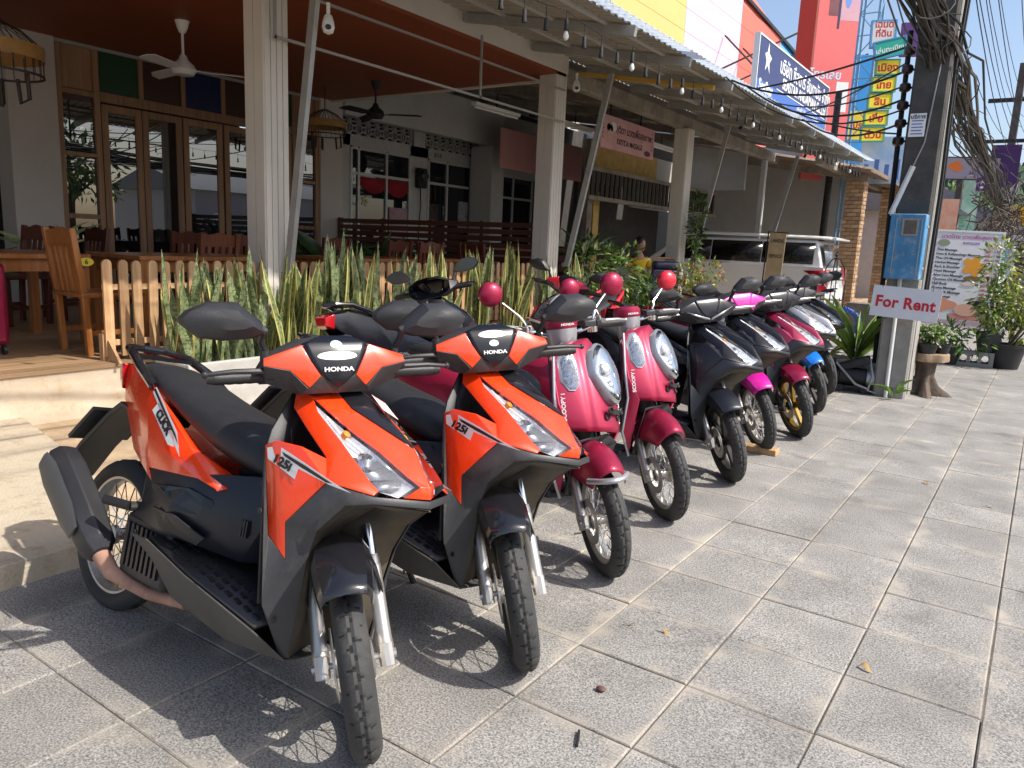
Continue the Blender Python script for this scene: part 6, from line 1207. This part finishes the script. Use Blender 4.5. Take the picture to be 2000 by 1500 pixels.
spot(me_, 'hands_print', C_('skin_orange', (.7, .3, .18)), -.2, -.38, .19, .13, 24, .003, lambda a: .8+.2*cos(3*a)); spot(me_, 'hair_print', M['black_print'], .24, -.4, .16, .11, z=.002); spot(me_, 'face_print', C_('face_tone', (.72, .42, .32)), .1, -.44, .15, .09, z=.004); MB().box(-.1, .4, -.58, -.5, 0, .003).build('towel_print', C_('towel', (.6, .25, .22)), me_)
spot(me_, 'leaf_print', C_('leafy_print', (.25, .3, .2)), -.3, .52, .08, .05, z=.002); spot(me_, 'fruit_print', C_('fruit_print', (.6, .3, .25)), .33, .5, .07, .04, z=.002); MB().box(-.43, .43, -.68, -.6, 0, .002).build('mauve_band', C_('mauve', (.5, .35, .45)), me_)
for x in (-.4, .4): MB().bar((x, -.7, -.02), (x, -1.12, -.05), .03, .03).build('leg', M['white_plastic'], me_)
# ================================================================== van
vn = thing('white_van', 'white people carrier parked nose-in under the awning with its red tail lamp towards the street', 'van', (-3.5, 16.45, 0), pi+.03)
vw = mat('van_white', (.72, .72, .72), .25, coat=.6); vg = mat('van_glass', (.006, .006, .007), .12, spec=.25); hw = .92
prof = [(.0, .42), (.02, .25), (4.55, .25), (4.75, .5), (4.7, .85), (3.9, 1.17), (.1, 1.17), (.0, .95)]   # x forward from the rear
m = MB(); n = len(prof); m.rings([[V(x, s*hw*k, z) for x, z in prof] for s, k in ((-1, .97), (-1, 1), (1, 1), (1, .97))]); m.build('body', vw, vn, bev=.05)
gp = [(.1, 1.1), (3.85, 1.1), (3.1, 1.68), (.26, 1.68)]; m = MB(); m.rings([[V(x+(.0), s*(hw-.03-(z-1.02)*.2), z) for x, z in gp] for s in (-1, 1)]); m.build('cabin', vw, vn, bev=.04)
rf = MB(); rf.rings([[V(x, y*(hw-.13), z+dz) for y, dz in ((-1, 0), (1, 0), (.94, .06), (-.94, .06))] for x, z in ((.02, 1.7), (.3, 1.71), (2.4, 1.74), (3.15, 1.68))]); rf.build('roof', vw, vn, bev=.03)
for s in (-1, 1):
    for x0, x1 in ((.3, 1.29), (1.31, 2.33), (2.35, 3.2)):
        y = lambda z: s*(hw-.022-(z-1.02)*.2); q = [V(x0, y(1.22), 1.22), V(x1+(.25 if x1 > 3 else 0), y(1.22), 1.22), V(x1-(.15 if x1 > 3 else 0), y(1.63), 1.63), V(x0, y(1.63), 1.63)]
        MB().poly(q if s > 0 else q[::-1]).build('side_window', vg, vn, sol=.004)
    m = MB(); m.rings([[V(x, s*yy, z) for yy, z in ((hw+.012, 1.12), (hw-.2, 1.13), (hw-.2, .88), (hw-.08, .8), (hw+.012, .92))] for x in (-.02, .05)]); m.add([V(-.02, s*(hw+.014), 1.12), V(.45, s*(hw+.014), 1.1), V(.1, s*(hw+.014), .92), V(-.02, s*(hw+.014), .9)], [(0, 1, 2, 3)]); m.build('tail_light', M['red_lens'], vn, sol=.006)
    for x in (.85, 3.9): w0 = MB().lathe([(.2, -.1), (.31, -.1), (.33, -.07), (.33, .07), (.31, .1), (.2, .1)], (x, s*(hw-.1), .33), (0, 1, 0), 28).build('wheel', M['rubber'], vn); MB().lathe([(.02, .06), (.2, .1), (.21, .12), (.02, .08)], (x, s*(hw-.1), .33), (0, s, 0), 20).build('hubcap', M['silver'], w0)
MB().poly([V(.06, -.76, 1.2), V(.06, .76, 1.2), V(.17, .68, 1.62), V(.17, -.68, 1.62)][::-1]).build('rear_window', mat('van_rear_glass', (.12, .14, .16), .05, coat=.8), vn, sol=.006); m = MB(); m.bar((-.02, -.5, 1.0), (-.02, .5, 1.0), .02, .06); m.build('chrome_strip', M['chrome'], vn); MB().box(-.03, -.004, -.2, .2, .72, .84).build('number_plate', M['white_print'], vn); MB().box(-.012, .0, .6, .64, .4, .55).build('reflector', M['red_lens'], vn); MB().box(-.012, .0, -.64, -.6, .4, .55).build('reflector', M['red_lens'], vn)
MB().rings([[V(x, y*.7, z) for y, z in ((-1, 1.7), (1, 1.7), (1, 1.75), (-1, 1.74))] for x in (-.06, .2)]).build('spoiler', vw, vn, bev=.01)
ob = thing('obelisk_trellis', 'tall black wire obelisk trellis with a bird finial in front of the van', 'trellis', (-2.62, 12.2, 0))
m = MB(); m2 = MB()
for k in range(4):
    a = k*pi/2+.4; MB().tube([(.17*cos(a), .17*sin(a), 0), (.16*cos(a), .16*sin(a), 1.0), (.13*cos(a), .13*sin(a), 1.22), (.06*cos(a), .06*sin(a), 1.34), (0, 0, 1.37)], .008, 6).build('upright', M['black'], ob)
for z, r0 in ((.35, .165), (.75, .16), (1.05, .155)): MB().tube([(r0*cos(2*pi*q/20), r0*sin(2*pi*q/20), z) for q in range(21)], .006, 5).build('hoop', M['black'], ob)
m = MB(); m.sphere((0, 0, 1.41), .03, 10, 8, (.8, 1.5, .9)); m.tube([(0, .03, 1.42), (0, .05, 1.46), (0, .075, 1.455)], [.014, .012, .004], 6); m.tube([(0, -.03, 1.41), (0, -.07, 1.44)], [.012, .004], 6); m.build('bird_finial', M['black'], ob)
ws = board('wooden_sign', 'tall narrow weathered board with dark hand-painted letters in front of the van', 'sign', plane_M((-4.05, 14.0, 1.1), (1, .05, -.03), (.1, -1, 0)), .28, 1.32, mat('weathered_board', (.36, .28, .17), .8, var=.25, vscale=5, grime=.8, grime_col=(.35, .16, .05)), .03)
text('lettering', 'LANDIS', M['black_print'], ws, P2(0, .52), .09, .02, sx=.75); text('lettering', 'SERVICE', M['black_print'], ws, P2(0, .25), .09, .02, sx=.68); MB().tube([(-.17, .68, -.02), (-.17, -.75, -.02)], .012, 6).build('iron_rod', M['black'], ws); MB().tube([(-.17, .67, -.015), (.17, .67, -.015)], .01, 6).build('top_rod', M['black'], ws)
hc = MB()
for k in range(9): q = random.Random(k); hc.tube([V((.2+q.uniform(-.06, .05))*cos(t_)*1.0, .12*cos(t_+1.2), .25+(.24+q.uniform(-.06, .04))*sin(t_)) for t_ in [2*pi*j/26 for j in range(27)]], .018, 6)
o = hc.build('hose_coil', C_('blue_hose', (.02, .09, .4))); o.location = (-2.85, 14.6, 0); tag(o, 'coil of blue hose hanging low beside the back of the van', 'hose')
o = MB().rings([[V(x*k_, y*k_, z) for x, y in ((-.5, -.25), (.1, -.3), (.5, -.2), (.55, .2), (0, .3), (-.5, .25))] for k_, z in ((1, 0), (.96, .3), (.88, .52))]).build('stone_ledge', mat('rough_stone', (.13, .12, .105), .95, var=.4, vscale=6, bump=.8, bscale=14)); o.location = (-2.7, 16.2, 0); tag(o, 'rough grey stone ledge at the foot of the brick pillar', 'ledge')
# ================================================================== seated woman and the chair beside her
skin = mat('skin', (.36, .2, .13), .55, var=.06); yt = mat('yellow_top', (.62, .4, .015), .8, var=.1); hairm = mat('black_hair', (.012, .009, .008), .5); jean = mat('dark_trousers', (.03, .03, .05), .85)
pe = thing('person', 'woman in a yellow top with dark tied-back hair sitting with folded arms behind the bushes', 'person', (-5.95, 12.45, .25), -.9)
def skinmesh(name, J, E_, mm, par, lv=2, root=0):
    me = bpy.data.meshes.new(name); me.from_pydata([j[:3] for j in J], E_, []); me.materials.append(mm); o = bpy.data.objects.new(name, me); COL.objects.link(o); o.parent = par
    md = o.modifiers.new('skin', 'SKIN'); md.use_smooth_shade = True; md.branch_smoothing = .3
    for i, j in enumerate(J): rr0 = j[3]; me.skin_vertices[0].data[i].radius = rr0 if isinstance(rr0, tuple) else (rr0, rr0)
    me.skin_vertices[0].data[root].use_root = True; sb_ = o.modifiers.new('sub', 'SUBSURF'); sb_.levels = sb_.render_levels = lv
    return o
# body: pelvis at seat height, facing +x, arms folded
J = [(0, 0, .5, (.15, .12)), (0, 0, .68, (.13, .1)), (.01, 0, .86, (.15, .1)), (.0, 0, .98, (.1, .08)), (.01, 0, 1.05, (.045, .045)), (.02, 0, 1.12, (.043, .045)),
     (0, .15, .95, .06), (.04, .2, .78, .045), (.17, .14, .68, .036), (.25, -.02, .69, .028), (0, -.15, .95, .06), (.04, -.2, .78, .045), (.17, -.12, .7, .036), (.25, .04, .72, .028),
     (.2, .1, .5, .085), (.42, .11, .5, .065), (.44, .11, .1, .045), (.54, .11, .04, .035), (.2, -.1, .5, .085), (.42, -.11, .5, .065), (.44, -.11, .1, .045), (.54, -.11, .04, .035)]
Ed = [(0, 1), (1, 2), (2, 3), (3, 4), (4, 5), (3, 6), (6, 7), (7, 8), (8, 9), (3, 10), (10, 11), (11, 12), (12, 13), (0, 14), (14, 15), (15, 16), (16, 17), (0, 18), (18, 19), (19, 20), (20, 21)]
skinmesh('body', J, Ed, skin, pe)
Jt = [(0, 0, .5, (.17, .135)), (0, 0, .68, (.147, .117)), (.01, 0, .86, (.165, .118)), (.0, 0, .965, (.12, .1)), (0, .15, .95, .077), (.03, .195, .8, .062), (0, -.15, .95, .077), (.03, -.195, .8, .062)]
skinmesh('top', Jt, [(0, 1), (1, 2), (2, 3), (3, 4), (4, 5), (3, 6), (6, 7)], yt, pe)
Jp = [(0, 0, .47, (.16, .14)), (.2, .1, .5, .1), (.42, .11, .49, .08), (.44, .11, .16, .062), (.2, -.1, .5, .1), (.42, -.11, .49, .08), (.44, -.11, .16, .062)]
skinmesh('trousers', Jp, [(0, 1), (1, 2), (2, 3), (0, 4), (4, 5), (5, 6)], jean, pe)
Rh = Matrix.Rotation(.55, 4, 'Z'); hT = Matrix.Translation((.03, 0, 1.21)) @ Rh
m = MB(hT); m.sphere((0, 0, 0), .1, 20, 14, (.95, .76, 1.15)); m.sphere((.085, 0, -.015), .02, 8, 6, (1, .7, 1.2)); m.sphere((.05, 0, -.085), .045, 10, 8, (1, .9, .7))
for s in (-1, 1): m.sphere((-.005, s*.078, -.01), .022, 8, 6, (.8, .35, 1.2))
head = m.build('head', skin, pe, angle=60)
m = MB(hT)
for s in (-1, 1): m.sphere((.082, s*.03, .018), .011, 8, 6, (.6, 1.3, .6)); m.bar((.086, s*.015, .038), (.08, s*.048, .036), .008, .006)
m.build('eyes', hairm, head); MB(hT).sphere((.082, 0, -.055), .018, 8, 6, (.5, 1.2, .4)).build('mouth', mat('lips', (.3, .08, .07), .5), head)
m = MB(hT); m.sphere((-.02, 0, .03), .107, 20, 12, (.97, .86, 1.05), half=(pi*.42, pi)); m.sphere((-.05, 0, -.01), .085, 16, 10, (.75, .95, 1.05)); m.sphere((-.13, 0, .02), .045, 12, 8); m.build('hair', hairm, head)
for s in (-1, 1):
    b0 = V(.25, -s*.03, .7); m = MB()
    for k in range(4): a_ = b0+V(.012, -s*(.02), .022-k*.016); m.tube([a_, a_+V(.012, -s*.035, -.004), a_+V(.0, -s*(.062-.006*abs(k-1.5)), -.012)], [.009, .0085, .006], 6)
    m.tube([b0+V(.01, 0, .025), b0+V(.02, -s*.02, .045), b0+V(.018, -s*.04, .05)], [.01, .009, .006], 6); m.build('hand', skin, pe)
st_l = thing('stool', 'dark wooden stool under the seated woman', 'stool', (-5.95, 12.45, .1), -.9); MB().box(-.18, .18, -.18, .18, .46, .5).build('seat', M['dark_chair'], st_l, bev=.01)
for sx in (-1, 1):
    for sy in (-1, 1): MB().bar((sx*.14, sy*.14, .46), (sx*.16, sy*.16, 0), .035, .035).build('leg', M['dark_chair'], st_l)
bl_c = mat('blue_vinyl', (.03, .035, .09), .4, bump=.1); bc = thing('massage_chair', 'dark blue padded chair with a curved wooden top beside the seated woman', 'chair', (-5.55, 12.75, .1), -.5)
MB().box(-.1, .02, -.3, .3, .35, .95).build('back', bl_c, bc, bev=.04); MB().box(-.12, .06, -.28, .28, .95, 1.08).build('head_pad', bl_c, bc, bev=.05); MB().box(.021, .55, -.3, .3, .3, .45).build('seat', bl_c, bc, bev=.04); MB().tube([(-.11, -.31, .4), (-.11, -.31, 1.05), (-.11, -.2, 1.13), (-.11, .2, 1.13), (-.11, .31, 1.05), (-.11, .31, .4)], .018, 8).build('wood_rim', M['chair_wood'], bc)
for x in (0, .5):
    for y in (-.26, .26): MB().bar((x, y, .32), (x, y, 0), .05, .05).build('leg', M['dark_chair'], bc)
# ================================================================== far street: houses, signs, second pole, trees, hills
gw = mat('pale_house_wall', (.55, .55, .56), .7, var=.08); gr_ = mat('grey_roof_metal', (.2, .22, .25), .5, var=.12); bw = mat('blue_paint_wall', (.1, .35, .6), .6)
def house(label, x, y, lx, ly, h, wall, roof, ridge=1.3):
    t = thing('roadside_house', label, 'house', (x, y, 0)); MB().box(0, lx, 0, ly, 0, h).build('wall', wall, t)
    m = MB(); m.prism([(-.3, -.35, h), (lx+.5, -.35, h), (lx/2, -.35, h+ridge)], (0, ly+.7, 0)); m.build('roof', roof, t)
    for k in range(3):
        w0 = MB().box(lx+.001, lx+.05, .5+k*ly/3, .5+k*ly/3+ly/5, 1., 2.4).build('window', bw, t); MB().box(lx+.051, lx+.06, .6+k*ly/3, .4+k*ly/3+ly/5, 1.1, 2.3).build('pane', M['glass2'], w0)
    m = MB()
    for k in range(6): m.box(.4, 1.7, -.06, -.02, 1.3+k*.2, 1.42+k*.2)
    m.build('louvre', M['white_paint'], t); return t
house('pale house with a grey metal roof and white louvres behind the menu board', -7.2, 29, 4.2, 7, 3.0, gw, gr_); house('grey gabled house further along the street', -7.4, 38, 5.6, 8, 3.1, gw, gr_, 1.6); house('low white house in the distance at the right edge', -5.5, 50, 5, 7, 2.6, gw, mat('brown_roof', (.15, .1, .08), .7), 1.2)
sr = thing('stone_wall', 'rough stone-faced wall beyond the flowering shrub', 'wall', (-.9, 26, 0)); stm = mat('field_stone', (.22, .19, .16), .9, obj_var=.35, var=.2, bump=.5, bscale=9); MB().box(.06, 2.4, .1, .3, 0, 2.05).build('mortar_core', mort, sr)
sms = []
for i in range(5):
    q = random.Random(i); sms.append(MB().rings([[V(.2*k_*cos(a)*(1+.15*q.random()), -.04+dy, .1*k_*sin(a)*(1+.2*q.random())) for a in [2*pi*j/9 for j in range(9)]] for k_, dy in ((1, .12), (1, .03), (.75, -.02))]).mesh('stone', stm, 30))
for i in range(7):
    for j in range(10): o = link('stone', sms[(i*3+j) % 5], sr); o.location = (.22+i*.36+(j % 2)*.15, .06, .1+j*.2); o.rotation_euler = (0, rnd.uniform(-.2, .2), 0)
MB().box(-.1, 2.5, -.2, .4, 2.06, 2.2).build('coping', M['white_paint'], sr)
t = board('street_sign', 'grey sign with an orange swirl logo hanging from a dark frame over the street', 'sign', plane_M((-2.6, 30, 4.45), (1, .1, -.03), (.1, -1, 0)), 1.6, .68, mat('grey_sign', (.33, .32, .38), .5), .1, frame=M['dark_metal'])
for k in range(3): spot(t, 'swirl_print', C_('orange_swirl', (.75, .2, .03)), -.5+k*.08, .1-k*.06, .2-.03*k, .15-.02*k, 24, .002+.002*k, lambda a: .75+.25*sin(2*a))
text('lettering', 'สปา', C_('dull_pink', (.5, .2, .25)), t, P2(.3, .12), .28, .01); text('lettering', 'Massage', C_('dull_violet', (.2, .15, .35)), t, P2(.3, -.15), .2, .01)
board('street_sign', 'tall dark purple bank sign behind the cable tangle at the right edge', 'sign', plane_M((-1.72, 31, 4.55), (1, .1, 0), (.1, -1, 0)), 0.85, 1.5, C_('deep_purple', (.06, .015, .12)), .15); MB().box(-2.4, -1.1, 31, 31.2, 5.38, 5.48).build('sign_arm', M['dark_metal'], [c for c in COL.objects if c.name.startswith('street_sign')][-1]).matrix_parent_inverse = [c for c in COL.objects if c.name.startswith('street_sign')][-1].matrix_world.inverted()
t = board('street_sign', 'small purple cash machine sign reading ATM', 'sign', plane_M((-2.05, 29.5, 3.9), (1, .1, 0), (.1, -1, 0)), .56, .42, C_('atm_purple', (.07, .02, .16)), .1); text('lettering', 'ATM', W, t, P2(.04, .06), .2, .02); spot(t, 'dot_print', W, -.12, -.1, .05, .04); spot(t, 'dot_print', W, .06, -.1, .05, .04)
t = board('street_sign', 'yellow sign with dark Thai lettering at the right edge', 'sign', plane_M((-.72, 28.5, 2.86), (1, .05, 0), (.05, -1, 0)), 1.15, .58, C_('amber_sign', (.85, .5, .01)), .08); text('lettering', 'ถ่ายรูปด่วน', M['black_print'], t, P2(0.05, .1), .26, .015); MB().box(-.5, .55, -.06, -.04, 0, .003).build('rule_line', red_p, t); text('lettering', 'Express Photo', red_p, t, P2(0, -.17), .14, .015)
for x in (-.3, .35): MB().bar((x, -.29, -.04), (x, -2.86, -.04), .06, .06).build('post', M['white_paint'], t)
t = board('banner', 'orange hanging banner under the eaves behind the utility pole', 'banner', plane_M((-2.7, 26.5, 2.75), (1, .3, 0), (.3, -1, 0)), .5, .95, mat('orange_banner', (.7, .28, .15), .6, col2=(.75, .5, .4), vscale=3), .02); t = board('banner', 'tall green and white banner beside the far dark post', 'banner', plane_M((-2.6, 31.5, 3.3), (1, .3, 0), (.3, -1, 0)), .5, 1.9, mat('green_banner', (.15, .5, .35), .6, col2=(.6, .72, .65), vscale=2), .03)
t = board('price_list', 'pale violet price list on dark posts right of the flowering shrub', 'sign', plane_M((.12, 17.5, 1.1), (1, 0, 0), (0, -1, 0)), .6, 1.1, mat('violet_print', (.42, .42, .62), .5), .03, frame=M['dark_metal'])
for k in range(9): MB().box(-.22, .2-.04*(k % 3), .4-k*.09, .42-k*.09, 0, .002).build('print_line', navy_p, t)
for x in (-.31, .31): MB().bar((x, -.55, -.02), (x, -1.1, -.02), .04, .04).build('post', M['dark_metal'], t)
p2 = thing('utility_pole', 'distant dark utility pole further along the street', 'utility pole', (-1.9, 36.5, 0)); MB().rings([sq(0, .17, .17), sq(9, .12, .12)]).build('shaft', pd, p2); MB().box(-1., 1., -.06, .06, 7.6, 7.75).build('cross_arm', M['dark_metal'], p2); o = thing('utility_pole', 'slim dark post behind the orange banner', 'post', (-2.9, 30.6, 0)); MB().rings([sq(0, .11, .11), sq(4.6, .1, .1)]).build('shaft', pd, o)
def tree(label, x, y, h, R, seed, ms_=('leaf_mid', 'leaf_dark'), n=900, size=.4):
    t = thing('street_tree', label, 'tree', (x, y, 0)); q = random.Random(seed); m = MB(); m.tube([(0, 0, 0), (.1, .05, h*.3), (-.05, .1, h*.6), (0, 0, h*.85)], [.22, .17, .11, .05], 9)
    for k in range(7): a = k*.9; m.tube([(0, .05, h*(.35+.05*k)), (R*.35*cos(a), R*.35*sin(a), h*(.5+.05*k)), (R*.7*cos(a), R*.7*sin(a), h*(.58+.055*k))], [.08, .05, .02], 6)
    m.build('trunk', bark, t); foliage((0, 0, h*.68), (R, R, h*.34), n, size, seed, mats=len(ms_)).build('crown', [M[z] for z in ms_], t, angle=0)
tree('small leafy tree between the ATM sign and the far house roof', -3.4, 45, 5.2, 2.0, 71); tree('round tree far down the street on the right', -1.5, 60, 5.5, 2.6, 72)
hm = mat('forest_hill', (.045, .075, .04), .95, col2=(.1, .14, .07), vscale=.09, bump=1., bscale=.25); q = random.Random(4)
vs = []; nx_, ny_ = 90, 14
for j in range(ny_):
    for i in range(nx_):
        x = -190+i*4.4; y = 230+j*9; u = j/(ny_-1); prof_ = 30+7*sin(x*.021+1.)+5*sin(x*.05)+2.2*sin(x*.13+j)
        vs.append((x, y, -1+prof_*min(1, u*1.7)**.8*(1 if u < .7 else 1-.3*(u-.7))+q.uniform(-1.2, 1.2)))
hills = struct(MB().add(vs, [(j*nx_+i, j*nx_+i+1, (j+1)*nx_+i+1, (j+1)*nx_+i) for j in range(ny_-1) for i in range(nx_-1)]).build('hills', hm, angle=180))
fo = MB(); q = random.Random(8)
for k in range(5000):
    x = q.uniform(-120, 60); j = q.uniform(0, .72); i = (x+190)/4.4; jj = j*(ny_-1); z = vs[int(jj)*nx_+int(i)][2]; y = 230+jj*9; s = q.uniform(1.2, 2.6)
    fo.add([(x-s, y, z-.5), (x+s, y, z-.5), (x+s*.3, y-.4*s, z+s*1.3), (x-s*.5, y+.2, z+s*1.1), (x, y-s, z)], [(0, 4, 3), (4, 1, 2), (4, 2, 3), (0, 1, 2, 3)])
stuff(fo.build('hill_forest', hm, angle=0))
# across the road: what the restaurant doors mirror
for k, (y, h, R_) in enumerate(((6, 5.2, 2.6), (11.5, 6., 3.0), (17, 5.4, 2.6), (-2, 4.6, 2.2))): tree('street tree across the road, mirrored in the restaurant doors, number of its kind counted from the near end: %d' % k if False else ('low street tree across the road', 'tall street tree across the road', 'broad street tree across the road', 'smallest street tree across the road')[k], 15.5+k % 2, y, h, R_, 80+k, ('leaf_dark', 'leaf_mid'), 700, .5)
house('plain low shop across the road with a grey roof', 15, -16, 8, 10, 3.2, gw, gr_); house('plain low shop across the road further along', 17, 24, 8, 12, 3.4, gw, gr_)
# ================================================================== litter and small things
def small(o, label, cat): return tag(o, label, cat)
small(MB().tube([(-.93, 1.775, .006), (-.915, 1.745, .008), (-.9, 1.71, .006)], .004, 6).build('twig', M['black']), 'short black twig lying on the paving in the foreground', 'twig')
m = MB(); m.sphere((0, 0, .008), .014, 10, 6, (1.2, .9, .6)); o = m.build('seed_pod', mat('seed_brown', (.12, .05, .04), .6)); o.location = tuple((-.98, 2.0, 0)); small(o, 'small reddish-brown seed pod on the paving near the second orange scooter', 'seed')
o = MB().box(-.14, .14, -.05, .05, 0, .045).build('wood_chock', M['picket'], bev=.006); o.location = (-1.52, 5.33, 0); small(o, 'scrap of wood under the front wheel of the pink-fendered scooter', 'chock')
o = MB().tube([(-1.72, 3.1, .004), (-1.7, 3.13, .006), (-1.68, 3.2, .004)], .004, 5).build('twig', M['stem']); small(o, 'tiny dry twig on the paving near the pink retro scooter', 'twig')
lf = mat('dry_leaf', (.3, .2, .08), .8, obj_var=.3); q = random.Random(3); lme = [blade(.05, .022, .3, .6, i, .1, 4, 'lance').mesh('fallen_leaf', lf, 60) for i in range(3)]
for k in range(14): o = link('fallen_leaf', lme[k % 3]); o.location = (q.uniform(-2.9, 0), q.uniform(2, 9), .006); o.rotation_euler = (1.5, q.uniform(-.2, .2), q.uniform(0, 6.3)); tag(o, 'small dry leaf fallen on the grey paving', 'leaf', 'fallen dry leaves on the paving')
